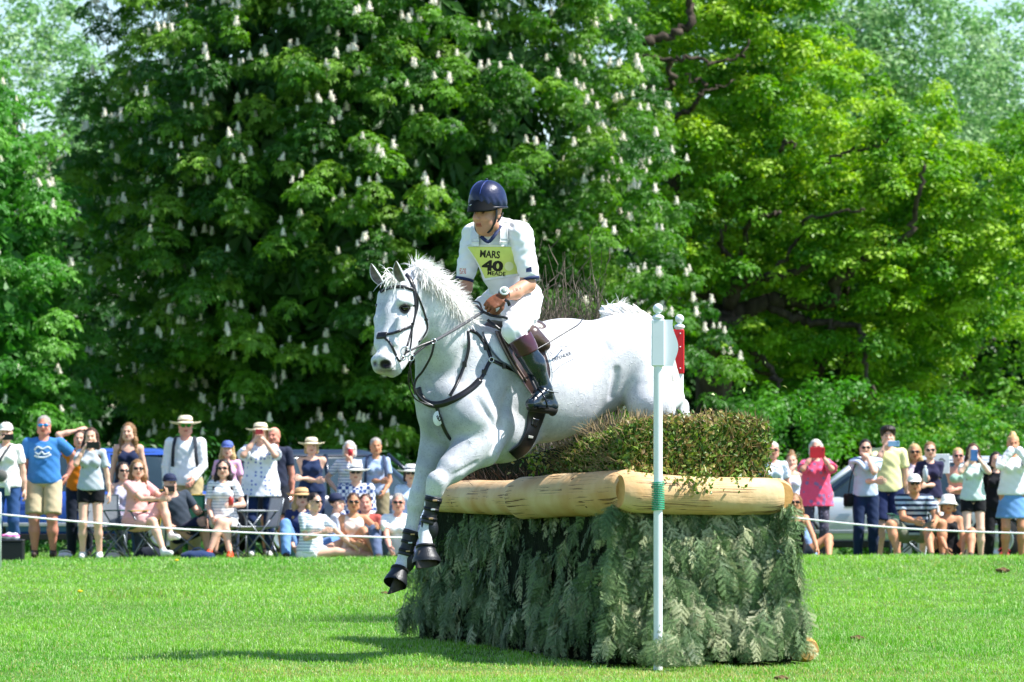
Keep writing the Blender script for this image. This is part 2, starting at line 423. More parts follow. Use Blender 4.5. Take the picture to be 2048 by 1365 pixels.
# ------------------------------------------------------------------ foliage
def leaf_cards(C, N, size, r, kind='palm'):
    """C (n,3) leaf positions, N (n,3) facing; returns V,F,idx. palm: 5 drooping leaflets; leaf: one folded leaf"""
    n = len(C); N = nrm(N); a = nrm(r.normal(size=(n, 3))); e1 = nrm(np.cross(N, a)); e2 = np.cross(N, e1)
    Vs, Fq = [], []
    if kind == 'palm':
        ang = np.radians((-118, -60, 0, 60, 118)); ln = (0.62, 0.9, 1.0, 0.9, 0.62)
        for k in range(5):
            d = e1*math.cos(ang[k])+e2*math.sin(ang[k]); s = -e1*math.sin(ang[k])+e2*math.cos(ang[k])
            L = (size*ln[k]*r.uniform(.85, 1.15, n))[:, None]
            dr = r.uniform(0.15, 0.75, n)[:, None]
            dn = np.array((0, 0, -1.0))
            mid = C+d*L*0.55+N*L*0.06+dn*L*0.12*dr; tip = C+d*L*(1-0.25*dr)+dn*L*0.6*dr
            v = np.stack([C, mid-s*L*0.21, tip, mid+s*L*0.21], 1); Vs.append(v)
        V = np.stack(Vs, 1).reshape(-1, 3); m = n*5
    else:
        L = (size*r.uniform(.7, 1.3, n))[:, None]
        V = np.stack([C, C+e1*L*0.5-e2*L*0.3+N*L*.05, C+e1*L+N*L*(-0.15), C+e1*L*0.5+e2*L*0.3+N*L*.05], 1).reshape(-1, 3); m = n
    Fq = np.arange(m*4).reshape(-1, 4)
    return V, [Fq], (20 if kind == 'palm' else 4)
def lobe_leaves(L, R, per, r, flat=0.6, hang=0.25, thick=0.45):
    """leaf positions over squashed lobes (centres L, radii R)"""
    per = np.asarray(per); idx = np.repeat(np.arange(len(L)), per); n = len(idx)
    d = nrm(r.normal(size=(n, 3))); d[:, 2] = np.where(r.random(n) < 0.78, np.abs(d[:, 2]), d[:, 2])
    rad = 1-thick*r.random(n)**1.4
    off = d*(rad*R[idx])[:, None]; off[:, 2] *= flat
    off[:, 2] -= hang*R[idx]*(off[:, 0]**2+off[:, 1]**2)/(R[idx]**2)
    nn = d.copy(); nn[:, 2] += 0.55+0.3*r.random(n); nn += r.normal(0, 0.35, (n, 3))
    return L[idx]+off, nn, idx
def crown_pts(cx, cy, cz, rx, ry, rz, n, r, zmin=-.4, shell=(0.72, 1.02), front=0.35):
    """lobe centres spread evenly over the side of a crown that can be seen"""
    out = []
    tries = 0
    md = (4*math.pi*((rx*ry+rx*rz+ry*rz)/3)/n)**0.5*0.62
    while len(out) < n and tries < n*60:
        tries += 1
        d = nrm(r.normal(size=3))
        if d[1] > front: continue
        s = r.uniform(*shell); p = np.array((cx, cy, cz))+d*np.array((rx, ry, rz))*s
        if p[2] < zmin: continue
        if all(np.sum((p-q)**2) > md*md for q in out[-400:]): out.append(p)
    return np.array(out)
def foliage(name, parent, LC, R, per, size, cols, mt, r, kind, flat=.6, hang=.25, jitter=.25, thick=.45):
    C, N, idx = lobe_leaves(LC, R, per, r, flat, hang, thick)
    V, Fs, vp = leaf_cards(C, N, np.full(len(C), size), r, kind)
    cols = np.array([lin(c) for c in cols]); lc = cols[r.integers(0, len(cols), len(LC))]
    c = lc[idx]*(1-jitter+2*jitter*r.random(len(C)))[:, None]
    return mesh(name, V, Fs, mt, parent, cols=np.repeat(c, vp, axis=0), smooth=False, world=True)
LEAF = mat('tree_leaf', 'ffffff', rough=0.46, var=0.0, trans=0.38, attr=True, spec=0.35)
BARK = mat('tree_bark', '5a5046', rough=0.9, col2='2c261f', scale=6, bump=0.03, bscale=14, stretch=(1, 1, .25), spec=0.15)
BARKL = mat('pale_bark', '7d7768', rough=0.9, col2='4c463c', scale=6, bump=0.03, bscale=14, stretch=(1, 1, .25), spec=0.15)
def candle_mesh():
    r = np.random.default_rng(5); n = 46
    z = r.random(n); a = r.uniform(0, 6.28, n); rr = 0.042*(1-z)**.7+0.010
    C = np.stack([np.cos(a)*rr, np.sin(a)*rr, z*0.14], 1); N = np.stack([np.cos(a), np.sin(a), 0.4+0*a], 1)
    V1, F1, _ = leaf_cards(C, N+r.normal(0, .4, (n, 3)), np.full(n, .034), r, 'leaf')
    V2, F2 = lathe([(0.02, -0.01), (0.034, .02), (.030, .06), (.018, .11), (.004, .145)], seg=7)
    return cat_mesh([(V2, F2), (V1, F1)])
CANV, CANF = candle_mesh()
BLOS = mat('chestnut_blossom', 'fbf6ea', rough=0.7, col2='f6ecd8', scale=30, trans=0.2, spec=0.2)
def blossoms(parent, pos, r):
    o0 = None
    pos = pos[np.argsort(pos[:, 1])]
    base = np.array(parent.location)
    for k, p in enumerate(pos[:100]):
        if o0 is None:
            o0 = mesh('blossom', CANV*1.0, CANF, BLOS, parent, smooth=False); o = o0
        else: o = link(o0.copy(), parent)
        o.location = p-base; s = r.uniform(.6, 1.15); o.scale = (s, s, s); o.rotation_euler = (r.normal(0, .15), r.normal(0, .15), r.uniform(0, 6))
    rest = pos[100:]
    if len(rest):
        parts = []
        for p in rest:
            s = r.uniform(.6, 1.15); parts.append((CANV*s@rotz(r.uniform(0, 6)).T+p, CANF))
        V, Fs = cat_mesh(parts)
        tag(mesh('blossom', V, Fs, BLOS, parent, smooth=False, world=True), kind='stuff')
def limb(pts, r0, r1, n=None, wob=0.0, rr=None, seg=9):
    p = spline(pts, n or max(8, len(pts)*5)); t = np.linspace(0, 1, len(p))
    if wob and rr is not None: p[1:-1] += rr.normal(0, wob, (len(p)-2, 3))
    return tube(p, r0+(r1-r0)*t**.8, seg)
def tree_trunk(parent, x, y, h, r0, r, lean=0.0, limbs=6, spread=3.0, mt=BARK, name='trunk'):
    z0 = float(gz(x, y))-0.2
    top = np.array((x+lean, y, z0+h)); parts = [limb([(x, y, z0), (x+lean*.3, y, z0+h*.4), top], r0, r0*.45, 10, seg=12)]
    for k in range(limbs):
        a = r.uniform(0, 6.28); s = r.uniform(.3, .9); b = np.array((x+lean*s, y, z0+h*s))
        e = b+np.array((math.cos(a)*spread, math.sin(a)*spread, r.uniform(.3, 1)*spread*.8)); m_ = (b+e)/2+r.normal(0, .2, 3)*spread*.4
        parts.append(limb([b, m_, e], r0*.4, r0*.08, 9, seg=7))
    return mesh(name, *cat_mesh(parts), mt, parent, world=True)

def chestnut(name_label, cx, cy, cz, rx, ry, rz, nl, Rr, per, cols, seed, nb, zmin=-.4, extra=None, size=.108, trunkx=None):
    r = np.random.default_rng(seed)
    t = thing('chestnut_tree', (cx, cy, float(gz(cx, cy))), name_label, 'tree')
    LC = crown_pts(cx, cy, cz, rx, ry, rz, nl, r, zmin)
    if extra is not None: LC = np.vstack([LC, extra])
    R = r.uniform(*Rr, len(LC))
    foliage('crown', t, LC, R, (per*(R/np.mean(Rr))**2).astype(int), size, cols, LEAF, r, 'palm', flat=.55, hang=.35)
    # inner leaves that close the crown
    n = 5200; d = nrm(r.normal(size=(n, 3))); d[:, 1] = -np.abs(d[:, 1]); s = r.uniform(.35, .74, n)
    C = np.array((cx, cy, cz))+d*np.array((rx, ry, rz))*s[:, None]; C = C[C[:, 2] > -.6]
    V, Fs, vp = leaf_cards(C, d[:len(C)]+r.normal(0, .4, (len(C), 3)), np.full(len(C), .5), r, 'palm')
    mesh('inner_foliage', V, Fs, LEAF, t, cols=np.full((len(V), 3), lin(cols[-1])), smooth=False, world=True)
    tree_trunk(t, trunkx if trunkx is not None else cx, cy, cz*1.2, .45, r, limbs=12, spread=rx*.6)
    fr = LC[LC[:, 1] < cy+ry*.1]
    k = r.integers(0, len(fr), nb); a = r.uniform(0, 6.28, nb); q = r.random(nb)**.5*.8
    # candles stand on the upper outside of the leafy boughs
    idx = [np.argmin(np.sum((LC-fr[i])**2, 1)) for i in k]
    off = np.stack([np.cos(a)*q, -np.abs(np.sin(a))*q, .55*np.sqrt(np.clip(1-q*q, 0, 1))-.35*q*q+.02], 1)*R[idx][:, None]
    blossoms(t, fr[k]+off, r)
    return t
def trees():
    r = np.random.default_rng(21)
    # main chestnut: its right flank bulges lower down
    ex = []
    for px, py, D in [(1300, 300, 79), (1340, 330, 79.5), (1360, 420, 80), (1330, 480, 79), (1380, 560, 80), (1400, 620, 79.5), (1430, 680, 79), (1450, 740, 79.5),
                      (1350, 640, 78.5), (1380, 720, 78), (1340, 780, 78.5), (1420, 800, 79), (1290, 720, 78), (1280, 560, 78.5), (1290, 400, 79), (1270, 240, 79.5),
                      (1250, 150, 80), (1240, 60, 80.5), (1230, 640, 77.5), (1200, 480, 77.5), (1330, 860, 78.5), (1260, 830, 78), (1400, 880, 79), (1460, 820, 80), (1320, 560, 78.3),
                      (1180, 780, 77.5), (1120, 860, 77.5), (1000, 900, 77.5), (900, 870, 77.5)]:
        ex.append(P(px, py, D))
    D = 84.0; cx = (735-1024)/F*D
    chestnut('huge dark green horse chestnut full of white blossom behind the jumping horse', cx, D, 6.2, 5.6, 6.3, 7.6, 1150, (.24, .54), 92,
             ['65952f', '54862b', '457626', '7ca63c', '386624'], 31, 1500, extra=np.array(ex))
    # second chestnut, left edge, lighter
    D = 80.0; cx = (-40-1024)/F*D
    chestnut('lighter horse chestnut with blossom filling the left edge of the photo', cx, D, 3.0, 1.9, 3.0, 5.2, 210, (.28, .55), 84,
             ['62a03c', '549436', '70a846', '478432'], 37, 130, size=.115)
    # oak pair
    oak_cols = ['92ba30', '84b02c', 'a0c23e', '72a426', '629624', '568c24']
    for lab, trunk, lobes, sd in [
        ('large bright green oak with thick dark limbs right behind the chestnut', (1432, 88.0), (1300, 2090, -200, 700, 86.0, 93.0, 1150, .30), 41),
        ('smaller green oak with forked trunk behind the woman in pink', (1625, 92.0), (1500, 1960, 330, 880, 88.5, 95.0, 400, .28), 43)]:
        rr = np.random.default_rng(sd); (x0, x1, y0, y1, d0, d1, n, R0) = lobes
        tx = (trunk[0]-1024)/F*trunk[1]; t = thing('oak_tree', (tx, trunk[1], float(gz(tx, trunk[1]))), lab, 'tree')
        L = []
        while len(L) < n:
            px = rr.uniform(x0, x1); py = rr.uniform(y0, y1); D = rr.uniform(d0, d1)
            cxp = (x0+x1)/2; e = ((px-cxp)/((x1-x0)/2))**2
            if sd == 41:
                # skyline of this crown falls to the right
                if px > 1680 and py < 60+.45*(px-1680)+120*abs(math.sin(px*.02)): continue
                if px > 1550 and py > 560 and rr.random() < .4: continue
                if 1400 < px < 1740 and 570 < py < 650 and D < 88.5 and rr.random() < .8: continue
            elif e+((py-600)/330)**2 > 1.15: continue
            L.append(P(px, py, D))
        L = np.array(L); R = rr.uniform(.6, 1.35, n)*R0*1.25
        foliage('crown', t, L, R, (100*(R/R0)**2).astype(int), .115, oak_cols, LEAF, rr, 'leaf', flat=.6, hang=.2, thick=.8)
        parts = []
        W = lambda pl, D0, D1: [P(px, py, D0+(D1-D0)*i/(len(pl)-1)) for i, (px, py) in enumerate(pl)]
        if sd == 41:
            parts.append(limb([(tx, 88, -1.4), P(1436, 900, 88), P(1428, 760, 88), P(1449, 627, 87.3)], .42, .36, 16, seg=12))
            for pl, a, b, D0, D1 in [
                ([(1449, 640), (1462, 600), (1471, 576), (1496, 557), (1570, 550), (1640, 520)], .30, .08, 87.3, 86.2),
                ([(1449, 640), (1533, 605), (1606, 606), (1661, 605), (1680, 556), (1771, 495), (1822, 455), (1834, 400), (1850, 330)], .30, .05, 87.3, 85.4),
                ([(1540, 612), (1606, 640), (1672, 653), (1716, 657), (1731, 700), (1735, 751), (1752, 800)], .15, .05, 87, 85.6),
                ([(1471, 576), (1462, 520), (1440, 490), (1450, 450)], .13, .05, 87.2, 86),
                ([(1449, 640), (1465, 690), (1504, 704), (1548, 751), (1560, 800)], .16, .06, 87.3, 86),
                ([(1440, 660), (1400, 560), (1360, 420), (1330, 300), (1300, 200), (1290, 120)], .34, .2, 88, 86.5),
                ([(1288, 84), (1324, 74), (1370, 60), (1381, 40), (1384, -30), (1400, -120)], .13, .10, 85.2, 86),
                ([(1284, 114), (1337, 121), (1372, 116), (1424, 122), (1457, 121), (1486, 105), (1498, 80)], .075, .035, 85.2, 85.5),
                ([(1338, 122), (1342, 166), (1330, 205), (1322, 250)], .085, .07, 85.3, 86.4),
                ([(1330, 240), (1378, 222), (1399, 188), (1408, 170), (1370, 150)], .09, .04, 86, 85.3),
                ([(1395, 190), (1440, 176), (1470, 160)], .04, .02, 85.3, 85.6),
                ([(1471, 576), (1498, 452), (1522, 436), (1560, 424)], .10, .06, 87, 85.4),
                ([(1540, 560), (1600, 470), (1614, 440), (1680, 426), (1730, 420)], .07, .04, 86.6, 85.4),
                ([(1560, 300), (1572, 285), (1590, 292)], .05, .04, 86, 85.6), ([(1650, 330), (1700, 300), (1760, 290), (1820, 240)], .05, .03, 86, 86)]:
                parts.append(limb(W(pl, D0+.3, D1+.4), a*.66, b*.6, len(pl)*6, .035, rr))
        else:
            parts.append(limb([(tx, 92, -1.5), P(1622, 870, 92), P(1616, 800, 91.6), P(1640, 720, 91)], .24, .15, 14, seg=10))
            for pl, a, b in [([(1618, 850), (1660, 790), (1700, 700), (1690, 600), (1700, 500)], .15, .05), ([(1640, 720), (1600, 640), (1560, 600)], .1, .04),
                             ([(1640, 720), (1660, 640), (1690, 560)], .12, .04), ([(1616, 800), (1560, 760), (1510, 740)], .1, .03)]:
                parts.append(limb(W(pl, 91.5, 89.5), a, b, None, .02, rr))
        mesh('trunk', *cat_mesh(parts), BARK, t, world=True)
    # loose, paler trees further off
    pale = ['8fb37a', '7da868', '9dbb86', '6f9c5a']; green = ['76a83c', '669a34', '84b048', '567f30']
    specs = [
        ('pale feathery birch at the top left with sky showing through', 'birch_tree', 30, 104, (-140, 200, -80, 620), 190, .55, pale, .12, 0),
        ('pale green birch standing tallest at the top right', 'birch_tree', 1800, 118, (1530, 2010, -110, 480), 300, .7, pale, .13, 0),
        ('thin grey green birch at the right edge beyond the oaks', 'birch_tree', 2060, 112, (1900, 2180, -10, 760), 210, .6, pale, .12, 0),
        ('light green lime tree low behind the girl in black shorts', 'lime_tree', 1930, 98, (1760, 2130, 430, 900), 200, .5, green, .12, 1),
        ('leafy lime tree glimpsed between oak and chestnut', 'lime_tree', 1500, 104, (1380, 1700, 250, 900), 200, .6, green, .13, 1),
        ('leafy dark sycamore closing the view behind the oaks', 'sycamore_tree', 1720, 128, (1330, 2150, 150, 900), 380, .95, ['55803a', '4a7434', '648f42'], .2, 1),
        ('tall pale sycamore filling the gap above between chestnut and oak', 'sycamore_tree', 1420, 122, (1120, 1800, -140, 560), 330, .9, ['6f9a4a', '5d8a3c', '7ba658'], .2, 0),
        ('dark green sycamore hidden far behind the chestnuts on the left', 'sycamore_tree', 300, 118, (90, 700, 120, 900), 260, 1.0, ['3d6a2c', '4a7434'], .2, 1),
        ('low hawthorn bush under the oak behind the silver car', 'hawthorn_bush', 1560, 84, (1440, 1720, 760, 925), 60, .38, ['4d8a2c', '5b9630', '3f7426'], .08, 1),
        ('low hawthorn bush at the right behind the standing girls', 'hawthorn_bush', 1900, 86, (1730, 2110, 800, 940), 90, .38, ['4d8a2c', '6d9c38', '3f7426'], .08, 1)]
    for i, (yx, w_) in enumerate([(-20, 'far left'), (330, 'left of the big trunk'), (680, 'behind the big trunk'), (1030, 'behind the fence'), (1390, 'under the forked oak'), (1740, 'at the right'), (2080, 'at the right edge'), (2480, 'beyond the right edge'), (2880, 'furthest right'), (-420, 'beyond the left edge'), (-820, 'furthest left')]):
        specs.append(('dark yew filling the wood edge '+w_, 'yew_tree', yx, 102+i % 2*2, (yx-230, yx+230, 330, 1080), 240, .8, ['2c5224', '35602a'], .2, 1))
    hb = ['2f5f24', '3a6c2a', '2a5522']
    for i, (bx0, bx1, top_, D_, wh) in enumerate([(-60, 190, 925, 69, 'behind the blue T-shirt'), (160, 430, 905, 71, 'behind the seated woman in pink'), (400, 640, 900, 69.5, 'behind the white smock'), (600, 880, 910, 70.5, 'behind the woman with the check shirt'),
                                              (1480, 1720, 930, 70, 'behind the woman in pink blouse'), (1680, 1900, 935, 72, 'behind the youth in yellow'), (1860, 2110, 930, 70, 'behind the woman in denim skirt')]):
        specs.append(('low dark laurel bush at the wood edge '+wh, 'laurel_bush', (bx0+bx1)/2, D_, (bx0, bx1, top_, 1190), 46, .42, hb if i < 4 else ['3a6c22', '467c28', '315c1e'], .10, 1))
    for lab, nm, tp, D, (x0, x1, y0, y1), n, R0, cols, sz, closed in specs:
        rr = np.random.default_rng(abs(int(tp*7+D))); tx = (tp-1024)/F*D
        t = thing(nm, (tx, D, float(gz(tx, D))), lab, 'bush' if 'bush' in nm else 'tree')
        L = []
        while len(L) < n:
            px = rr.uniform(x0, x1); py = rr.uniform(y0, y1)
            e = ((px-(x0+x1)/2)/((x1-x0)/2))**2+((py-(y0+y1)/2)/((y1-y0)/2))**2
            if e > 1 and (not closed or rr.random() < .7): continue
            L.append(P(px, py, D+rr.uniform(-3, 2.5 if D < 100 else 4)))
        L = np.array(L); R = rr.uniform(.6, 1.3, n)*R0
        foliage('crown', t, L, R, (75*(R/R0)**2).astype(int), sz*1.25, cols, LEAF, rr, 'leaf', flat=.8, hang=.3, thick=.95)
        zt = CAMZ+(HY-y0)/F*D
        tree_trunk(t, tx, D, max(.6, zt*.85), .17 if 'bush' not in nm else .05, rr, limbs=9 if 'bush' not in nm else 4, spread=(x1-x0)/F*D*.3, mt=BARKL if nm == 'birch_tree' else BARK)
trees()

# ------------------------------------------------------------------ the cross-country fence
FA = np.array((-0.79, 34.2, 0)); FB = np.array((0.64, 29.94, 0)); FC = np.array((1.97, 30.28, 0)); FD = FA+FC-FB
UF = nrm(FA-FB); NF = np.array((-UF[1], UF[0], 0)) if (-UF[1]) < 0 else np.array((UF[1], -UF[0], 0))   # along the landing face / its outward normal
UE = nrm(FC-FB); NE = np.array((UE[1], -UE[0], 0))                                                       # along the near end / outward (to camera)
fence = thing('cross_country_fence', (FB+FD)/2, 'log topped brush fence clad in hanging fir boughs that the grey horse is jumping', 'horse jump')
def fir_spray(r):
    """one hanging fir spray: stem along +X, needles in herring-bone, ~1 unit long"""
    V, T = [], []
    def ndl(p, d, L, w_):
        s = nrm(np.cross(d, (0, 0, 1.0)))*w_
        k = len(V); V.extend([p-s, p+s, p+d*L]); T.append((k, k+1, k+2))
    def shoot(p0, d, L, n):
        side = nrm(np.cross((0, 0, 1.0), d))
        k = len(V); V.extend([p0-side*.007, p0+side*.007, p0+d*L]); T.append((k, k+1, k+2))
        for i in range(n):
            p = p0+d*L*(i+.4)/n; f = .75+.25*math.sin(math.pi*(i+.5)/n)
            for s in (-1, 1):
                dd = nrm(d*.75+side*s*1.0+np.array((0, 0, r.uniform(-.1, .35))))
                ndl(p, dd, .088*f*r.uniform(.8, 1.15), .0085)
    X = np.array((1.0, 0, 0)); shoot(np.zeros(3), X, 1.0, 20)
    for i in range(5):
        x = .10+.16*i; L = .36*(1-.6*(i/5))
        for s in (-1, 1):
            if r.random() < .25: continue
            d = nrm(np.array((r.uniform(.6, 1.0), s*(.75+.2*r.random()), r.uniform(-.05, .2)))); shoot(np.array((x+.03*(s > 0), 0, 0)), d, L*r.uniform(.85, 1.1), int(13*L/.42)+2)
    V = np.array(V); V[:, 2] -= .25*V[:, 0]**2+.9*V[:, 1]**2          # arch over and hang
    return V, np.array(T)
def fir_cladding():
    r = np.random.default_rng(77); temps = [fir_spray(r) for _ in range(7)]
    rows = []
    def face(p0, u, L, nout, top_in, n, z1, lift=0):
        for _ in range(n):
            s = r.random(); z = r.random()**.95*z1
            ii = .11*z/z1; rows.append((p0+u*(ii*.9+(L-ii*2)*s)-nout*(top_in*z/z1), z, u, nout))
    LA = np.linalg.norm(FA-FB); LB = np.linalg.norm(FC-FB)
    face(FB, UF, LA, NF, .22, 2700, 1.08); face(FB, UE, LB, NE, .20, 1450, 1.08)
    for _ in range(40): rows.append((FB-NF*.05-NE*.05, r.random()*1.0, nrm(UF+UE), nrm(NF+NE)))
    for _ in range(90): z = r.random(); rows.append((FC-NE*.05-UE*(.04+.10*z), z, UF, nrm(NE*.6+UE)))
    face(FC, UF, LA, UE, .12, 130, 1.0); face(FD, -UE, LB, -NE, .12, 90, 1.0)
    for _ in range(34): rows.append((FB+UE*r.uniform(.22, .52)+NE*r.uniform(.05, .30), r.uniform(-.05, .18), UE, NE))
    for _ in range(60): rows.append((FB+UE*r.uniform(.22, .46)+NE*r.uniform(.36, .46), r.uniform(-.06, .07), UE, NE))
    parts, cols = [], []
    g1, g2, g3 = np.array(lin('6a8452')), np.array(lin('4c683c')), np.array(lin('bcc294'))
    gap = [vnoise(np.array([[b_[0]*1.0+b_[1]*.7, b_[1], z_*1.7]]), 4.2, 41)[0] for b_, z_, u_, n_ in rows]
    for (base, z, u, no), gp in zip(rows, gap):
        if gp < .27 and r.random() < .5: continue
        base = base+no*(gp-.5)*.20
        V, T = temps[r.integers(7)]; sc = r.uniform(.13, .255)
        dn = nrm(np.array((0, 0, -1.0))+no*r.uniform(.15, .6)+u*r.normal(0, .5))
        zz = nrm(no+np.array((0, 0, .6))+r.normal(0, .55, 3)); B = basis(dn, zz)
        top = base+np.array((0, 0, min(z+sc*.8, 1.07)))+no*r.uniform(-.02, .05)
        W_ = V*sc@B.T+top
        W_[:, 2] = np.maximum(W_[:, 2], .004+.02*r.random())
        parts.append((W_, [T])); c = (g1 if r.random() < .6 else g2)*r.uniform(.75, 1.25)
        if r.random() < (.34 if no is NE else .12): c = g3*r.uniform(.7, 1.05)  # pale undersides; extra ones on the near face paint in its sunlit look
        cols.append(np.repeat(c[None], len(V), 0))
    V, Fs = cat_mesh(parts)
    m = mat('fir_needle', 'ffffff', rough=0.5, var=0, attr=True, trans=.12, spec=.35)
    mesh('fir_boughs', V, Fs, m, fence, cols=np.vstack(cols), smooth=False, world=True)
fir_cladding()
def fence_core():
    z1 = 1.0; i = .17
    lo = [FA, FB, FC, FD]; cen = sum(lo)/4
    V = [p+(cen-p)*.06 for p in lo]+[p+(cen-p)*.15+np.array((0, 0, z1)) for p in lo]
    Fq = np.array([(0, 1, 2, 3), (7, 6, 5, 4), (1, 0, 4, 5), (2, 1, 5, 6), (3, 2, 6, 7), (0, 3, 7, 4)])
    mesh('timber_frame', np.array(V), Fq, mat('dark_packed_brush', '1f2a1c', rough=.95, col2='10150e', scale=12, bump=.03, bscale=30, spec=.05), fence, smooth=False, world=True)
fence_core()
def wood_mat(name, c1, c2, ax):
    m = mat(name, c1, rough=.62, col2=c2, scale=3.0, bump=.0035, bscale=22, stretch=ax, spec=.3)
    n = m.node_tree.nodes; l = m.node_tree.links; b = n['Principled BSDF']
    # long drying cracks and knots
    tc = n.new('ShaderNodeTexCoord'); mp = n.new('ShaderNodeMapping'); l.new(tc.outputs['UV'], mp.inputs[0]); mp.inputs['Scale'].default_value = (.55, 30, 1)
    nz = n.new('ShaderNodeTexNoise'); nz.inputs['Scale'].default_value = 1.0; nz.inputs['Detail'].default_value = 6; nz.inputs['Distortion'].default_value = .3; l.new(mp.outputs[0], nz.inputs['Vector'])
    sb = n.new('ShaderNodeMath'); sb.operation = 'SUBTRACT'; sb.inputs[1].default_value = .5; l.new(nz.outputs['Fac'], sb.inputs[0])
    ab = n.new('ShaderNodeMath'); ab.operation = 'ABSOLUTE'; l.new(sb.outputs[0], ab.inputs[0])
    mp3 = n.new('ShaderNodeMapping'); l.new(tc.outputs['UV'], mp3.inputs[0]); mp3.inputs['Scale'].default_value = (1.3, 3, 1)
    n3 = n.new('ShaderNodeTexNoise'); n3.inputs['Scale'].default_value = 2; l.new(mp3.outputs[0], n3.inputs['Vector'])
    th = n.new('ShaderNodeMapRange'); th.inputs['From Min'].default_value = .47; th.inputs['From Max'].default_value = .6; th.inputs['To Min'].default_value = 0; th.inputs['To Max'].default_value = .016; l.new(n3.outputs['Fac'], th.inputs['Value'])
    lt = n.new('ShaderNodeMath'); lt.operation = 'LESS_THAN'; l.new(ab.outputs[0], lt.inputs[0]); l.new(th.outputs[0], lt.inputs[1])
    vo = n.new('ShaderNodeTexVoronoi'); vo.inputs['Scale'].default_value = 1; mp2 = n.new('ShaderNodeMapping'); l.new(tc.outputs['UV'], mp2.inputs[0]); mp2.inputs['Scale'].default_value = (4.2, 5, 1)
    l.new(mp2.outputs[0], vo.inputs['Vector']); kn = n.new('ShaderNodeMath'); kn.operation = 'LESS_THAN'; kn.inputs[1].default_value = .075; l.new(vo.outputs['Distance'], kn.inputs[0])
    mxm = n.new('ShaderNodeMath'); mxm.operation = 'MAXIMUM'; l.new(lt.outputs[0], mxm.inputs[0]); l.new(kn.outputs[0], mxm.inputs[1])
    old = b.inputs['Base Color'].links[0].from_socket
    mx = n.new('ShaderNodeMix'); mx.data_type = 'RGBA'; l.new(mxm.outputs[0], mx.inputs[0]); l.new(old, mx.inputs[6]); mx.inputs[7].default_value = (*lin('5c3d24'), 1)
    l.new(mx.outputs[2], b.inputs['Base Color'])
    return m
def log(name, a, b, ra, rb, m, seed, endbev=(.05, .05), sag=0.0, parent=fence):
    r = np.random.default_rng(seed); a = np.asarray(a); b = np.asarray(b); L = np.linalg.norm(b-a); n = 60; seg = 40
    t = np.linspace(0, 1, n); p = a+(b-a)*t[:, None]; p[:, 2] -= sag*4*t*(1-t)
    tt, s, u = frames(p)
    ang = np.linspace(0, 2*math.pi, seg+1)
    rad = ra+(rb-ra)*t
    dist = t*L; e0 = np.clip(dist/endbev[0], 0, 1) if endbev[0] else 1; e1 = np.clip((L-dist)/endbev[1], 0, 1) if endbev[1] else 1
    prof = (1-.22*(1-e0)**2)*(1-.22*(1-e1)**2)
    q = np.stack([np.repeat(dist, seg+1), np.tile(np.cos(ang), n)*.5, np.tile(np.sin(ang), n)*.5], 1)
    wob = 1+(vnoise(q, 2.2, seed)-.5).reshape(n, seg+1)*.14+(vnoise(q, 7, seed+1)-.5).reshape(n, seg+1)*.03
    V = p[:, None]+(rad*prof)[:, None, None]*wob[:, :, None]*(np.cos(ang)[None, :, None]*s[:, None]+np.sin(ang)[None, :, None]*u[:, None])
    V = V.reshape(-1, 3); Q = grid_faces(n, seg+1)[:, ::-1]
    o = mesh(name, V, Q, m, parent, world=True)
    me = o.data; uv = me.uv_layers.new(name='UVMap')
    vi = np.zeros(len(me.loops), np.int32); me.loops.foreach_get('vertex_index', vi)
    U = np.repeat(dist, seg+1)/1.0+seed; Vv = np.tile(ang, n)/(2*math.pi)
    uv.data.foreach_set('uv', np.stack([U[vi], Vv[vi]], 1).astype(np.float32).ravel())
    em = mat('sawn_wood_end', 'd9a868', rough=.7, col2='b98a4c', scale=14, bump=.002, spec=.2)
    for k, i0 in ((0, 0), (1, n-1)):
        ring = V[i0*(seg+1):(i0+1)*(seg+1)-1]; c = ring.mean(0)
        VV = np.vstack([ring, c+(a-b)/L*(.002 if k == 0 else -.002)]); kk = np.arange(seg)
        f = np.stack([kk, (kk+1) % seg, np.full(seg, seg)], 1)
        mesh('cut_end', VV-np.array(parent.location), f if k == 0 else f[:, ::-1], em, o, smooth=False)
    return o
WOOD = wood_mat('peeled_log', 'e4c598', 'c8965c', (1, 1, 1))
def logs():
    # three rails: far rail, middle rail, near-end rail (photo pixel -> place at true depth)
    log('log', P(868, 993, 33.9), P(1062, 997, 31.5), .118, .128, WOOD, 3, (.06, 0.04))
    log('log', P(1040, 998, 31.62), P(1262, 984, 30.05), .152, .148, WOOD, 11, (.10, .05))
    log('log', P(1238, 984, 30.0), P(1559, 993, 30.40), .136, .122, WOOD, 23, (.13, .09), sag=.01)
    # rail along the hidden side and a ground log whose end peeps out on the right
    log('log', P(1560, 990, 30.7), P(1560, 990, 30.7)+UF*4.0, .12, .12, WOOD, 31, (.06, .06))
    log('ground_log', P(1619, 1296, 30.55)*np.array((1, 1, 0))+np.array((0, 0, .07)), P(1619, 1296, 30.55)*np.array((1, 1, 0))+np.array((0, 0, .07))+UF*3.6, .085, .085, mat('orange_peeled_log', 'e8a552', rough=.6, col2='d9913c', scale=6), 37, (.03, .03))
logs()
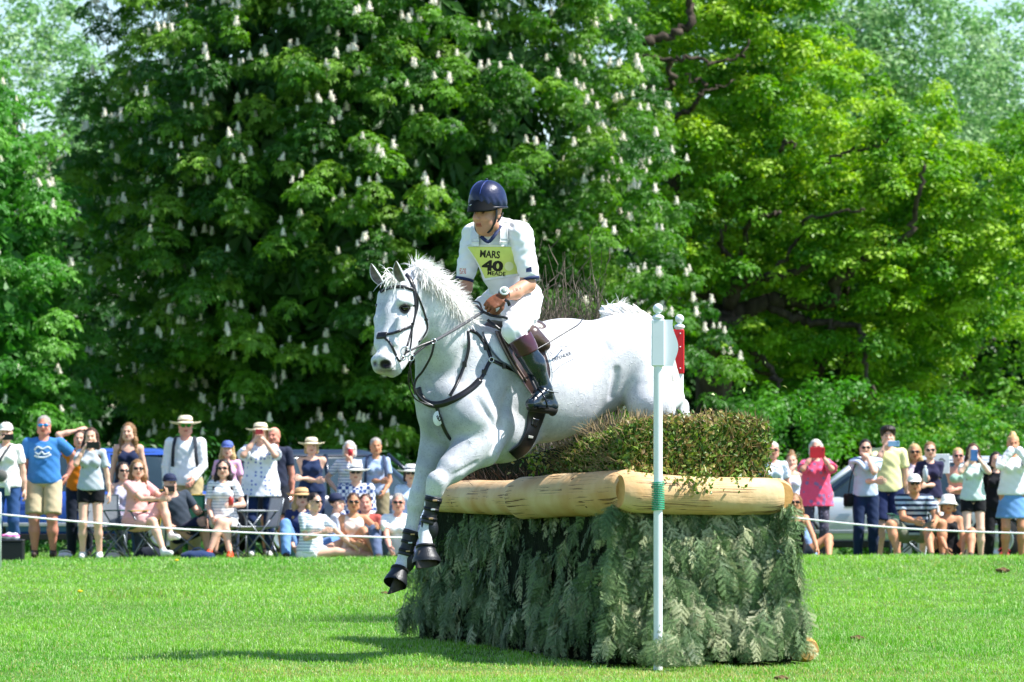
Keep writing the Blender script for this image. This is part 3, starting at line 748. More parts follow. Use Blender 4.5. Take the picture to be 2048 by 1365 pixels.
def hedge():
    r = np.random.default_rng(99)
    # hedge volume in fence axes: s along landing face from near corner (0..1), e along near end (0..1)
    LA = np.linalg.norm(FA-FB); LB = np.linalg.norm(FC-FB); O = FB-NF*.16-NE*.17
    n = 46000; s = r.random(n); e = r.random(n); k = r.integers(0, 5, n); zz = r.random(n)
    def top(s, e): return 1.66-0.34*sm(s*LA, .35, 2.6)*(1-e*.55)-.05*sm(s, .0, .05)*0
    W_, H0 = LB-.32, 1.17
    s_m = s*(LA-.5); e_m = e*W_
    j = .035*np.abs(r.normal(size=n))
    e_m = np.where(k == 0, j, e_m); e_m = np.where(k == 2, W_-j, e_m)         # landing side, off side
    s_m = np.where(k == 1, j, s_m); 
    T = 1.66-.05*sm(e_m/W_, .0, .12)*0-.36*sm(s_m, .1, 2.2)*(1-.35*e_m/W_)+(vnoise(np.stack([s_m, e_m], 1), 3.0, 12)-.5)*.10-.07*np.exp(-(e_m/.07))-.05*np.exp(-(s_m/.08))
    z = np.where(k >= 3, T-j*1.2, H0+(T-H0)*zz)
    q = np.stack([s_m, e_m, z], 1)
    bul = (vnoise(q, 5, 2)-.5)*.10
    rnd = .06*((zz-.5)*2)**4
    p = O+UF*(s_m)[:, None]+(-NF)*(e_m)[:, None]
    outn = np.where((k == 0)[:, None], NF, np.where((k == 1)[:, None], NE, np.where((k == 2)[:, None], -NF, np.array((0, 0, 1.0)))))
    p = p+outn*(bul-np.where(k < 3, rnd, 0))[:, None]; p[:, 2] += np.where(k < 3, z, z)
    thin = (vnoise(q, 3.1, 9) < .25) & (r.random(n) < .5); 
    # brush beaten thin where horses land: more bare twig to the left
    bare = (sm(s_m, 1.15, 1.8) > .12+.7*r.random(n)) & (k != 1)
    keep = ~thin & ~bare; p2, nn = p[keep], outn[keep]+r.normal(0, .7, (keep.sum(), 3))
    V, Fs, vp = leaf_cards(p2+r.normal(0, .012, p2.shape), nn, r.uniform(.022, .048, len(p2)), r, 'leaf')
    C = np.array([lin(c) for c in ('6f8a34', '567628', '93a052', 'a8985c', '7d6a42', '48682a')])
    pr = np.array((.28, .27, .17, .12, .06, .10)); ci = r.choice(6, len(p2), p=pr)
    topb = (p2[:, 2] > 1.60) & (r.random(len(p2)) < .5); ci = np.where(topb, r.choice([3, 4], len(p2)), ci)
    c = C[ci]*r.uniform(.75, 1.3, len(p2))[:, None]
    m = mat('hedge_leaf', 'ffffff', rough=.42, var=0, attr=True, trans=.22, spec=.4)
    hd = mesh('hedge', V, Fs, m, fence, cols=np.repeat(c, vp, 0), smooth=False, world=True)
    # twigs through the hedge
    parts = []; tw = mat('hedge_twig', '6b5240', rough=.8, col2='3d2c20', scale=20)
    for i in range(1500):
        a = r.integers(0, n); st = p[a]-outn[a]*.06; d = nrm(outn[a]*.6+np.array((0, 0, .8))+r.normal(0, .6, 3)); L = r.uniform(.05, .14)
        parts.append(tube(np.array([st, st+d*L*.5+r.normal(0, .008, 3), st+d*L]), np.array((.0028, .002, .001)), 3, cap=False))
    Vt, Ft = cat_mesh(parts); mesh('twigs', Vt-np.array(fence.location), Ft, tw, hd, smooth=False)
    parts = []
    for i in range(1100):      # clipped tan twigs bristling from the top and face
        sm_, em_ = r.uniform(0, 1.5)**1.0, r.uniform(0, W_); b0 = O+UF*sm_-NF*em_; T1 = 1.66-.30*float(sm(np.array([sm_]), .3, 2.4)[0])*(1-.5*em_/W_)
        if i % 4 == 0: b0 = O+UF*sm_+NF*.0; T1 = 1.2+r.random()*(T1-1.2); d = nrm(NF*.9+np.array((0, 0, .6))+r.normal(0, .4, 3))
        elif i % 4 == 1: b0 = O-NF*em_; T1 = 1.2+r.random()*.46; d = nrm(NE*.9+np.array((0, 0, .6))+r.normal(0, .4, 3))
        else: d = nrm(np.array((0, 0, 1.))+r.normal(0, .45, 3))
        b0 = b0+np.array((0, 0, T1-.05)); L = r.uniform(.06, .13)
        parts.append(tube(np.array([b0, b0+d*L*.5+r.normal(0, .006, 3), b0+d*L]), np.array((.0026, .002, .001)), 3, cap=False))
    Vt, Ft = cat_mesh(parts); mesh('clipped_twigs', Vt-np.array(fence.location), Ft, mat('tan_twig', 'b09a72', rough=.8, col2='7a6242', scale=20), hd, smooth=False)
    # sprigs hanging over the rail
    parts = []; cc = []
    for px, py, n_ in ((1405, 962, 90), (1290, 955, 50), (1090, 955, 60), (1180, 945, 50), (1360, 955, 40), (1480, 958, 40), (1070, 930, 60), (1078, 905, 50)):
        D_ = 30.05 if px > 1240 else 30.1+(1262-px)*.0075
        c0 = P(px, py, D_-.02); q = c0+r.normal(0, 1, (n_, 3))*np.array((.055, .03, .045))
        V, Fs, vp = leaf_cards(q, r.normal(size=(n_, 3))+np.array((0, -.5, .5)), np.full(n_, .036), r, 'leaf'); mesh('sprig', V-np.array(fence.location), Fs, m, hd, cols=np.repeat(C[r.integers(0, 4, n_)]*1.1, vp, 0), smooth=False)
    # dark core
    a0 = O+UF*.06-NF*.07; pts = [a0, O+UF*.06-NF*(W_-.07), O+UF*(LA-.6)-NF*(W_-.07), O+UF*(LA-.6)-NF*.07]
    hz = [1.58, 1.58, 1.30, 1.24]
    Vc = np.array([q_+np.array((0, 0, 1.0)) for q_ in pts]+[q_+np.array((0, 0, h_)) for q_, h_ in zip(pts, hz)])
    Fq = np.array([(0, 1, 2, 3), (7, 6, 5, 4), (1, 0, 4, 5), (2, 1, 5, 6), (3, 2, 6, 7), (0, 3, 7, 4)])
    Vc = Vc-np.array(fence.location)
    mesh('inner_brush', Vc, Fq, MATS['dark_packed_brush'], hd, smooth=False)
    # trailing sprigs over the rail
    # bare dark birch brush packed behind / left
    parts = []
    for i in range(4200):
        sm_, em_ = r.uniform(1.2, LA-.35), r.uniform(.0, W_)
        b0 = O+UF*sm_-NF*em_+np.array((0, 0, 1.05)); L = r.uniform(.16, .42)*(1-.25*(em_ < .2)); d = nrm(np.array((0, 0, 1.0))+r.normal(0, .5, 3))
        mid = b0+d*L*.5+r.normal(0, .02, 3)
        parts.append(tube(np.array([b0, mid, b0+d*L+r.normal(0, .03, 3)]), np.array((.0045, .003, .0012)), 3, cap=False))
    tw2 = mat('birch_twig', '40352f', rough=.8, col2='1e1714', scale=15)
    mesh('bare_brush', *cat_mesh(parts), tw2, fence, smooth=False, world=True)
hedge()
def birch_brush():
    r = np.random.default_rng(5); base = P(1150, 886, 37.5); base[2] = 0
    t = thing('twig_bush', base, 'tall bare brown twig bush behind the rider and the fence', 'bush')
    parts, pal = [], []
    for i in range(300):
        px = 1125+r.normal(0, 58); D = 37.5+r.normal(0, .35)
        e = abs((px-1120)/120)
        topy = 655-max(0, 1-e)*r.random()**2.2*115 if i > 16 else r.choice([480, 505, 530, 548, 560, 520])
        top = P(px+r.normal(0, 26), topy, D); b0 = np.array((P(1130+(px-1125)*.7, 886, D)[0], D, 0.0))
        m1 = b0+(top-b0)*.45+r.normal(0, .05, 3); m2 = b0+(top-b0)*.8+r.normal(0, .06, 3)
        pts = spline([b0, m1, m2, top], 10); parts.append(tube(pts, np.linspace(.006, .0018, 10), 4, cap=False))
        for _ in range(5):
            q = pts[r.integers(4, 10)]; d = nrm(np.array((r.normal(0, .6), r.normal(0, .6), 1))); L = r.uniform(.08, .32)
            parts.append(tube(np.array([q, q+d*L*.5+r.normal(0, .01, 3), q+d*L+r.normal(0, .02, 3)]), np.array((.004, .003, .0015)), 3, cap=False))
    mesh('twigs', *cat_mesh(parts), mat('grey_twig', '85776a', rough=.8, col2='33291f', scale=9), t, smooth=False, world=True)
birch_brush()
def flag_post(px, D, ball_y, lab, flagmat, foot, rad, zb=-.1, wrap=False, fdir=(1, 0, 0)):
    top = P(px, ball_y, D); x = top[0]; zt = top[2]; t = thing('flag_post', (x, D, 0), lab, 'jump flag')
    W_ = mat('white_gloss_post', 'eef2f5', rough=.28, var=.03, spec=.5, coat=.2)
    sg = mat('white_flag_board', 'e9eef4', rough=.35, var=.02)
    o = np.array((0, 0, 0.0)); zc = zt-.115
    mesh('pole', *lathe([(0, zb), (rad, zb), (rad, zc-.31), (rad*1.02, zc-.31), (rad*1.02, zc), (0, zc)], seg=48), W_, t, smooth=False)
    V, Fs = lathe([(rad*.9, zc-.002), (rad*1.3, zc), (rad*1.34, zc+.014), (rad*1.05, zc+.024), (rad*.5, zc+.032), (rad*.42, zc+.04)], seg=24)
    mesh('collar', V, Fs, W_, t)
    a = np.linspace(-math.pi/2+.35, math.pi/2, 14); mesh('ball', *lathe(np.stack([rad*1.12*np.cos(a)+1e-5, zc+.036+rad*1.12*(1+np.sin(a))*1.0], 1), seg=24), W_, t)
    # flag board with a wavy outer edge, wrapped round the pole
    f = np.asarray(fdir, float); fn = np.cross(f, (0, 0, 1)); n = 26; zz = np.linspace(zc-.31, zc-.004, n); u = np.linspace(0, 1, n)
    L = (.088-.010*np.sin(u*2*math.pi*1.0+math.pi)-.016*np.cos(u*math.pi*2)) if flagmat is None else np.full(n, .0)
    if flagmat is None:
        pa = [(f*(-rad*1.25)), f*(rad*1.1)]
        fr = np.stack([np.stack([fn*.0+f*(-rad*1.35)*np.ones(3)*0+f*0+np.array((0, 0, z))+f*rad*.9 for z in zz]), np.stack([f*(rad*.9+l_)+np.array((0, 0, z)) for z, l_ in zip(zz, L)])], 1)
        V0 = (fr+fn*.004+f*0).reshape(-1, 3); V1 = (fr-fn*.004).reshape(-1, 3); q = grid_faces(n, 2)
        rim = [];  m_ = 2*n
        for i in range(n-1): rim.append((i*2+1, i*2+3, i*2+3+m_, i*2+1+m_))
        rim.append((0, 1, 1+m_, m_)); rim.append(((n-1)*2, m_+(n-1)*2, m_+(n-1)*2+1, (n-1)*2+1))
        mesh('flag_board', np.vstack([V0, V1]), [q, q[:, ::-1]+m_, np.array(rim)], sg, t, smooth=False)
        mesh('flag_sleeve', *box((0, 0, zc-.157), (rad*2.9, rad*2.4, .31), basis(f, (0, 0, 1)), .006), sg, t, smooth=False)
    else:
        mesh('flag_board', *box((-.012, 0, zc-.175), (rad*3.1, rad*2.5, .33), None, .006), flagmat, t, smooth=False)
        bolts = [lathe([(0, 0), (.006, 0), (.005, .003), (0, .004)], c=(.004, -rad*1.27, z), axis=(0, -1, 0), seg=8) for z in (zc-.04, zc-.14, zc-.3)]
        [mesh('bolt', *b_, W_, t) for b_ in bolts]
    return t
flag_post(1316, 29.78, 604, 'white flagged jump post tied in front of the fence', None, 0, .0300)
flag_post(1359, 33.6, 626, 'red flagged jump post behind the horse on the far side', mat('red_flag_board', 'd81f2a', rough=.35, var=.05), 0, .0300, zb=0)
def twine():
    t = thing('twine_lashing', P(1316, 990, 29.75), 'green twine wound round the white post and the log', 'twine')
    m = mat('green_twine', '1f9c74', rough=.6, var=.2, scale=200, bump=.001)
    parts = []
    x0 = P(1316, 0, 29.78)[0]
    for i in range(16):
        y = 965+i*3.6; a = np.linspace(-.2, math.pi+.2, 14); c = P(1316, y, 29.78)
        # front half of the turn lies on the pole, the back runs to the rail
        pts = np.array([(x0+.040*math.cos(q), 29.78+.045*math.sin(q), c[2]+.004*math.cos(q)) for q in np.linspace(0, 2*math.pi, 22)])
        parts.append(tube(pts, .0042, 6, cap=False))
    mesh('winding', *cat_mesh(parts), m, t, world=True)
twine()
# ------------------------------------------------------------------ the horse, posed in place (D0 = its saddle's distance)
D0 = 31.0
FWD = nrm(np.array((-.875, -.485, -.06))); SIDE = nrm(np.array((-.485, .875, 0))); UPV = np.cross(SIDE, FWD)
if UPV[2] < 0: UPV = -UPV
HB = np.stack([FWD, SIDE, UPV], 1)                     # body axes: forward, off side, up
def W(px, py, dy=0.0): return P(px, py, D0+dy)
def R_(r, dy=0.0): return r*(D0+dy)/F
def hc(a, b, ra, rb=None, k=.04, fl=1.0, n=None):
    return cone(W(*a), W(*b), R_(ra), R_(ra if rb is None else rb), k, SIDE if n is None else n, fl)
def he(c, r, k=.05, B=HB): return elli(W(*c), [R_(x) for x in r], B, k)
HS = nrm(np.array((-.62, .78, .05)))                    # the head's own sideways axis
def rotB(deg, B=HB):   # pitch the axes about the side axis, + raises the front
    a = math.radians(deg); f = B[:, 0]*math.cos(a)+B[:, 2]*math.sin(a); u = np.cross(B[:, 1], f)
    if u[2] < 0: u = -u
    return np.stack([f, B[:, 1], u], 1)
HORSE_BODY = [
    he((1058, 772, 0), (176, 88, 116), .08, rotB(6)),           # rib cage
    he((1150, 736, .24), (150, 82, 98), .07, rotB(12)),        # loin and belly
    he((1240, 712, .42), (118, 84, 84), .07, rotB(-6)),         # croup
    he((1276, 732, .50), (60, 76, 72), .06, rotB(-30)),         # buttock
    he((942, 800, -.28), (112, 76, 108), .08, rotB(8)),         # chest and shoulders
    he((900, 820, -.40), (62, 62, 84), .08),                    # breast
    hc((990, 672, -.10), (1045, 672, 0), 30, 28, .07),          # withers
    hc((985, 720, -.33), (938, 838, -.55), 40, 40, .09),        # near shoulder blade
    hc((960, 842, -.54), (905, 800, -.54), 30, 26, .09),        # point of shoulder
    he((1000, 865, -.16), (80, 66, 62), .06),                   # girth
    hc((985, 850, -.38), (972, 905, -.50), 42, 26, .05),        # near upper arm to elbow
    hc((880, 870, -.36), (872, 905, -.40), 34, 30, .05),        # far upper arm
]
HORSE_NECK = [
    hc((952, 748, -.22), (902, 690, -.42), 96, 68, .09, 1.45),
    hc((902, 690, -.42), (866, 622, -.56), 66, 50, .05, 1.55),
    hc((866, 622, -.56), (826, 566, -.64), 49, 30, .04, 1.6),
    hc((845, 690, -.52), (852, 790, -.46), 14, 22, .06),        # windpipe
]
HH = lambda *a, **k: hc(*a, n=HS, **k)
HORSE_HEAD = [
    HH((812, 592, -.70), (796, 640, -.78), 41, 38, k=.03, fl=1.35),
    HH((796, 640, -.78), (785, 690, -.87), 36, 31, k=.03, fl=1.25),
    HH((785, 690, -.87), (772, 724, -.95), 29, 22, k=.03, fl=1.2), HH((764, 724, -.95), (782, 730, -.94), 20, 20, k=.025, fl=1.15),
    HH((832, 618, -.66), (830, 655, -.68), 32, 30, k=.025, fl=1.5),     # cheek
    HH((826, 662, -.70), (798, 728, -.86), 26, 15, k=.03, fl=1.4),      # jaw bars
    HH((762, 736, -.97), (778, 741, -.95), 13, 11, k=.02),              # upper lip
    HH((784, 746, -.92), (793, 740, -.90), 10, 11, k=.015),             # lower lip and chin
    HH((768, 606, -.66), (775, 630, -.72), 15, 12, k=.03),              # far brow
    HH((818, 606, -.86), (802, 603, -.87), 10, 9, k=.025),              # near brow
    HH((800, 640, -.93), (792, 690, -.98), 8, 6, k=.03),                # facial crest
    HH((764, 590, -.72), (757, 640, -.80), 9, 7, k=.04), HH((757, 640, -.80), (756, 690, -.90), 7, 8, k=.04),
    HH((768, 718, -1.02), (777, 733, -1.01), 12, 11, k=.018),           # near nostril wing
    HH((752, 722, -.94), (756, 736, -.95), 10, 9, k=.02),               # far nostril
]
HORSE_LEGS = (
    # near fore
    [hc((956, 886, -.52), (905, 936, -.66), 43, 29, .045), hc((935, 905, -.60), (900, 935, -.68), 24, 20, .03), hc((905, 938, -.66), (874, 966, -.75), 24, 19, .03),
     hc((974, 915, -.50), (940, 925, -.56), 15, 17, .03),
     hc((874, 962, -.76), (870, 978, -.75), 20, 18.5, .02), hc((869, 985, -.74), (862, 1010, -.74), 15, 13, .02),
     hc((862, 1010, -.74), (854, 1054, -.74), 11.5, 11, .02), hc((854, 1058, -.74), (850, 1068, -.75), 14, 13, .02),
     hc((850, 1068, -.75), (852, 1092, -.80), 11.5, 14, .02)]
    # off fore
    +[hc((880, 880, -.36), (857, 935, -.42), 36, 25, .045), hc((857, 935, -.42), (840, 985, -.46), 23, 19, .03),
      hc((838, 990, -.47), (832, 1010, -.47), 19, 18, .02), hc((830, 1020, -.47), (822, 1060, -.48), 14, 12.5, .02),
      hc((822, 1060, -.48), (812, 1104, -.50), 11.5, 11, .02), hc((811, 1108, -.50), (808, 1118, -.5), 14, 13, .02),
      hc((808, 1118, -.5), (796, 1146, -.55), 11.5, 14, .02)]
    # hind legs trail behind through the brush
    +[hc((1282, 740, .36), (1300, 806, .24), 56, 42, .05), hc((1292, 806, .24), (1322, 818, .34), 40, 30, .04),
      hc((1316, 812, .34), (1352, 796, .58), 28, 18, .03), hc((1350, 782, .60), (1342, 776, .58), 15, 12, .02), hc((1352, 794, .60), (1372, 868, .58), 14, 11, .02),
     hc((1372, 868, .58), (1378, 898, .54), 13, 12, .02), hc((1378, 898, .54), (1364, 925, .5), 11, 12, .02),
     hc((1290, 770, .62), (1326, 815, .70), 48, 34, .06), hc((1326, 815, .70), (1362, 812, .92), 26, 16, .03), hc((1362, 812, .92), (1384, 885, .90), 14, 11, .02),
     hc((1384, 885, .90), (1378, 930, .84), 12, 12, .02)]
)
def surf(px, py, off=0.0, prims=None, d0=29.0, d1=33.0):
    q, nn, hit = march(prims or HORSE0, [px], [py], d0, d1); return q[0]+nn[0]*off
HORSE0 = HORSE_BODY+HORSE_NECK+HORSE_HEAD+HORSE_LEGS
CARVE = [elli(surf(811, 617, .012), [R_(12), R_(8), R_(8)], np.eye(3), .01), elli(surf(771, 728, .004), [R_(9.5), R_(9), R_(6.5)], np.eye(3), .008), cone(surf(757, 744), surf(775, 742), R_(1.8), None, .006), cone(surf(775, 742), surf(795, 732), R_(1.8), None, .006),
         elli(surf(750, 727, .002), [R_(4), R_(8), R_(4.5)], np.eye(3), .008),
         cone(surf(1016, 785, .016), surf(1000, 850, .016), R_(8), R_(8), .03), cone(surf(1000, 850, .016), surf(987, 902, .014), R_(8), R_(6), .03),   # behind the shoulder
         cone(surf(868, 822, .012), surf(886, 872, .012), R_(7), R_(6), .03), cone(surf(850, 700, .012), surf(858, 775, .012), R_(7), R_(6), .03),      # breast and jugular grooves
         cone(surf(843, 632, .008), surf(836, 676, .008), R_(5), R_(5), .015), cone(surf(800, 660, .007), surf(790, 700, .007), R_(4), R_(3), .012),   # jowl edge, cheek
         cone(surf(935, 888, .010), surf(905, 925, .010), R_(5), R_(4), .02), cone(surf(952, 925, .009), surf(905, 950, .009), R_(4), R_(3), .015),     # forearm muscles
         cone(surf(1232, 742, .014), surf(1222, 792, .014), R_(8), R_(7), .03), cone(surf(955, 800, .012), surf(985, 850, .012), R_(6), R_(5), .03),
         cone(surf(1195, 660, .012), surf(1215, 700, .012), R_(8), R_(6), .04), cone(surf(930, 700, .010), surf(915, 760, .010), R_(7), R_(6), .04)]
HORSE = HORSE_BODY+HORSE_NECK+HORSE_HEAD+HORSE_LEGS
horse = thing('horse', (W(1080, 900)[0], D0, 0), 'grey white horse with braided free mane leaping down off the fence'.replace(' braided free', ' ragged white'), 'horse')
HL = np.array(horse.location)
def horse_mat():
    m = mat('horse_coat', 'ffffff', rough=.5, attr=True, var=.0, spec=.25, sheen=.15, bump=.0012, bscale=26)
    n = m.node_tree.nodes; l = m.node_tree.links; b = n['Principled BSDF']
    tc = n.new('ShaderNodeTexCoord'); base = b.inputs['Base Color'].links[0].from_socket
    # flea-bitten specks and dirt patches
    nz = n.new('ShaderNodeTexNoise'); nz.inputs['Scale'].default_value = 85; nz.inputs['Detail'].default_value = 6; nz.inputs['Roughness'].default_value = .75; l.new(tc.outputs['Object'], nz.inputs['Vector'])
    r = n.new('ShaderNodeValToRGB'); l.new(nz.outputs['Fac'], r.inputs[0]); r.color_ramp.elements[0].position = .28; r.color_ramp.elements[1].position = .46
    r.color_ramp.elements[0].color = (.30, .29, .30, 1); r.color_ramp.elements[1].color = (1, 1, 1, 1)
    n2 = n.new('ShaderNodeTexNoise'); n2.inputs['Scale'].default_value = 7; n2.inputs['Detail'].default_value = 8; n2.inputs['Roughness'].default_value = .65; l.new(tc.outputs['Object'], n2.inputs['Vector'])
    r2 = n.new('ShaderNodeValToRGB'); l.new(n2.outputs['Fac'], r2.inputs[0]); r2.color_ramp.elements[0].position = .3; r2.color_ramp.elements[1].position = .62
    r2.color_ramp.elements[0].color = (.66, .675, .71, 1); r2.color_ramp.elements[1].color = (1, 1, 1, 1)
    mx = n.new('ShaderNodeMix'); mx.data_type = 'RGBA'; mx.blend_type = 'MULTIPLY'; mx.inputs[0].default_value = .8; l.new(base, mx.inputs[6]); l.new(r.outputs[0], mx.inputs[7])
    m2 = n.new('ShaderNodeMix'); m2.data_type = 'RGBA'; m2.blend_type = 'MULTIPLY'; m2.inputs[0].default_value = 1; l.new(mx.outputs[2], m2.inputs[6]); l.new(r2.outputs[0], m2.inputs[7])
    l.new(m2.outputs[2], b.inputs['Base Color'])
    # veins and creases under the thin skin
    wv = n.new('ShaderNodeTexNoise'); wv.inputs['Scale'].default_value = 9; wv.inputs['Detail'].default_value = 2; wv.inputs['Distortion'].default_value = 1.2; l.new(tc.outputs['Object'], wv.inputs['Vector'])
    sb = n.new('ShaderNodeMath'); sb.operation = 'SUBTRACT'; sb.inputs[1].default_value = .5; l.new(wv.outputs['Fac'], sb.inputs[0])
    ab = n.new('ShaderNodeMath'); ab.operation = 'ABSOLUTE'; l.new(sb.outputs[0], ab.inputs[0])
    mr = n.new('ShaderNodeMapRange'); mr.inputs['From Min'].default_value = 0; mr.inputs['From Max'].default_value = .02; mr.inputs['To Min'].default_value = 1; mr.inputs['To Max'].default_value = 0; l.new(ab.outputs[0], mr.inputs['Value'])
    bp = n.new('ShaderNodeBump'); bp.inputs['Distance'].default_value = .0018; bp.inputs['Strength'].default_value = .6; l.new(mr.outputs[0], bp.inputs['Height'])
    l.new(b.inputs['Normal'].links[0].from_socket, bp.inputs['Normal']); l.new(bp.outputs[0], b.inputs['Normal'])
    return m
COAT = horse_mat()
def build_horse():
    V, Fs = sdf_mesh(HORSE, .0105, carve=CARVE)
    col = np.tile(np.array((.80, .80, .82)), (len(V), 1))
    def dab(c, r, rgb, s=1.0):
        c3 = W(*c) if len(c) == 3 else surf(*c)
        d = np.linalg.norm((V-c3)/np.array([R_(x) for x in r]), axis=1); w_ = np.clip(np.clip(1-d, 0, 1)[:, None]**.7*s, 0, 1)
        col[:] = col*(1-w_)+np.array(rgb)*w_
    g = (.34, .355, .395)  # grey shade painted into the coat on chest, shoulder and belly, with some dirt
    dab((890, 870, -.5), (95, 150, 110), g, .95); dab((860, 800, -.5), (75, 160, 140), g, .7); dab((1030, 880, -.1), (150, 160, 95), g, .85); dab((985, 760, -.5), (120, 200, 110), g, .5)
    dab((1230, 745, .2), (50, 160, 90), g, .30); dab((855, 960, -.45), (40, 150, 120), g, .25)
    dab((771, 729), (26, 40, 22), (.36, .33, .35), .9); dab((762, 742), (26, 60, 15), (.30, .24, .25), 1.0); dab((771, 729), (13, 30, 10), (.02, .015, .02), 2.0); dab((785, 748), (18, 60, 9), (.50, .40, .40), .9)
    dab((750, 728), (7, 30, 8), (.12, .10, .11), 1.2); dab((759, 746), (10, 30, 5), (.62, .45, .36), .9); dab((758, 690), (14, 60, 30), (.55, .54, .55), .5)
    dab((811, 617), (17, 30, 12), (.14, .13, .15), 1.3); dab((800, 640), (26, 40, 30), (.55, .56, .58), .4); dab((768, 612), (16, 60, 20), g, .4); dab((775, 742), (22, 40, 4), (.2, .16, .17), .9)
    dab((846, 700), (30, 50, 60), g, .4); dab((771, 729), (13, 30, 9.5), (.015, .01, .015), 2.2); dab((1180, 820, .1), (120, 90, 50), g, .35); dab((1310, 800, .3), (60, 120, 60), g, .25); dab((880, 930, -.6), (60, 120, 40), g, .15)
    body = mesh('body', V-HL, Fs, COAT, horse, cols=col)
    # eyes
    em = mat('dark_wet_eye', '120c0a', rough=.06, var=.1, spec=.8)
    for nm, c, r in (('eye', (811, 617, -.010), 8.2), ('eye', (752, 612, -.012), 5)):
        a = np.linspace(-math.pi/2, math.pi/2, 12)
        mesh(nm, *lathe(np.stack([R_(r)*np.cos(a)+1e-6, R_(r)*np.sin(a)], 1), c=surf(*c)-HL, axis=(0, -1, 0), seg=20), em, horse)
    p, nn, hit = march(HORSE, [811], [617], 29, 33)
    horse.children[1].location = (0, 0, 0)
    # eyelids
    for s, yy in ((1, 609.5), (-1, 625)):
        pts = [(799, 616), (805, yy+(1.5 if s > 0 else -1)), (813, yy), (820, 617)]
        q = spline([surf(x, y, .001) for x, y in pts], 12)
        mesh('eyelid', tube(q, np.interp(np.linspace(0, 1, 12), [0, .5, 1], [.003, .008, .003]), 8)[0]-HL, tube(q, .006, 8)[1], mat('dark_horse_skin', '4a4444', rough=.5), horse)
    # ears
    sk = mat('ear_lining', 'a89a98', rough=.8, col2='7d716f', scale=30)
    for (bx, by, bd), (tx, ty, td), wd in (((763, 568, -.66), (742, 527, -.68), 10.5), ((806, 564, -.92), (792, 522, -.98), 11)):
        a, b = W(bx, by, bd), W(tx, ty, td); n = 16; t = np.linspace(0, 1, n)
        ax = b-a; L = np.linalg.norm(ax); axn = ax/L; sx = nrm(np.array((1, -.25, 0))-axn*np.dot((1, -.25, 0), axn)); fr = np.cross(axn, sx)
        if fr[1] > 0: fr = -fr
        wpr = R_(wd)*np.sin(np.clip(t*.83+.17, 0, 1)*math.pi)**.75*(1-.15*t); wpr[-1] = .001
        bend = -sx*(.012*np.sin(t*math.pi))[:, None]
        seg = 15; ang = np.linspace(-2.15, 2.15, seg)
        def sheet(sc): return (a+ax*t[:, None]+bend)[:, None]+(wpr*sc)[:, None, None]*(np.sin(ang)[None, :, None]*sx-(np.cos(ang)[None, :, None]*.75-.1)*fr)
        o_, i_ = sheet(1.0).reshape(-1, 3), sheet(.86).reshape(-1, 3); q = grid_faces(n, seg); m_ = n*seg
        rim = [];
        for i in range(n-1):
            rim.append((i*seg, (i+1)*seg, (i+1)*seg+m_, i*seg+m_)); rim.append(((i+1)*seg-1, (i+2)*seg-1, (i+2)*seg-1+m_, (i+1)*seg-1+m_)[::-1])
        e = mesh('ear', np.vstack([o_, i_])-HL, [np.vstack([q, np.array(rim)]), q[:, ::-1]+m_], COAT, horse, cols=np.full((2*m_, 3), .72))
        e.data.materials.append(sk)
        mi = np.zeros(len(e.data.polygons), np.int32); mi[len(q)+len(rim):] = 1; e.data.polygons.foreach_set('material_index', mi)
    return body
build_horse()
HAIR = mat('white_horse_hair', 'f6f4f0', rough=.45, var=.06, scale=30, trans=.25, spec=.3)
def strands(name, roots, dirs, L, parent, m, r, wid=.004, curl=.3, grav=.3, n=6, flow=(0, 0, 0), loc=None):
    k = len(roots); t = np.linspace(0, 1, n)
    L = np.asarray(L)[:, None]
    side0 = r.normal(size=(k, 3)); w1 = r.normal(0, curl, (k, 3)); Ps = []
    d = nrm(dirs); p = roots.copy(); Ps.append(p)
    for i in range(1, n):
        d = nrm(d+(w1*.5+np.array((0, 0, -grav))+np.array(flow))/(n-1)); p = p+d*L/(n-1); Ps.append(p)
    Ps = np.stack(Ps, 1); tan = nrm(np.gradient(Ps, axis=1)); s = nrm(np.cross(tan, nrm(side0)[:, None, :]))
    wd = (wid*(1-t**2*.85))[None, :, None]
    V = np.stack([Ps-s*wd, Ps+s*wd], 2).reshape(-1, 3)
    b = (np.arange(k)*n*2)[:, None, None]; i = (np.arange(n-1)*2)[None, :, None]
    Q = (b+i+np.array((0, 1, 3, 2))).reshape(-1, 4)
    return mesh(name, V-(HL if loc is None else loc), Q, m, parent)
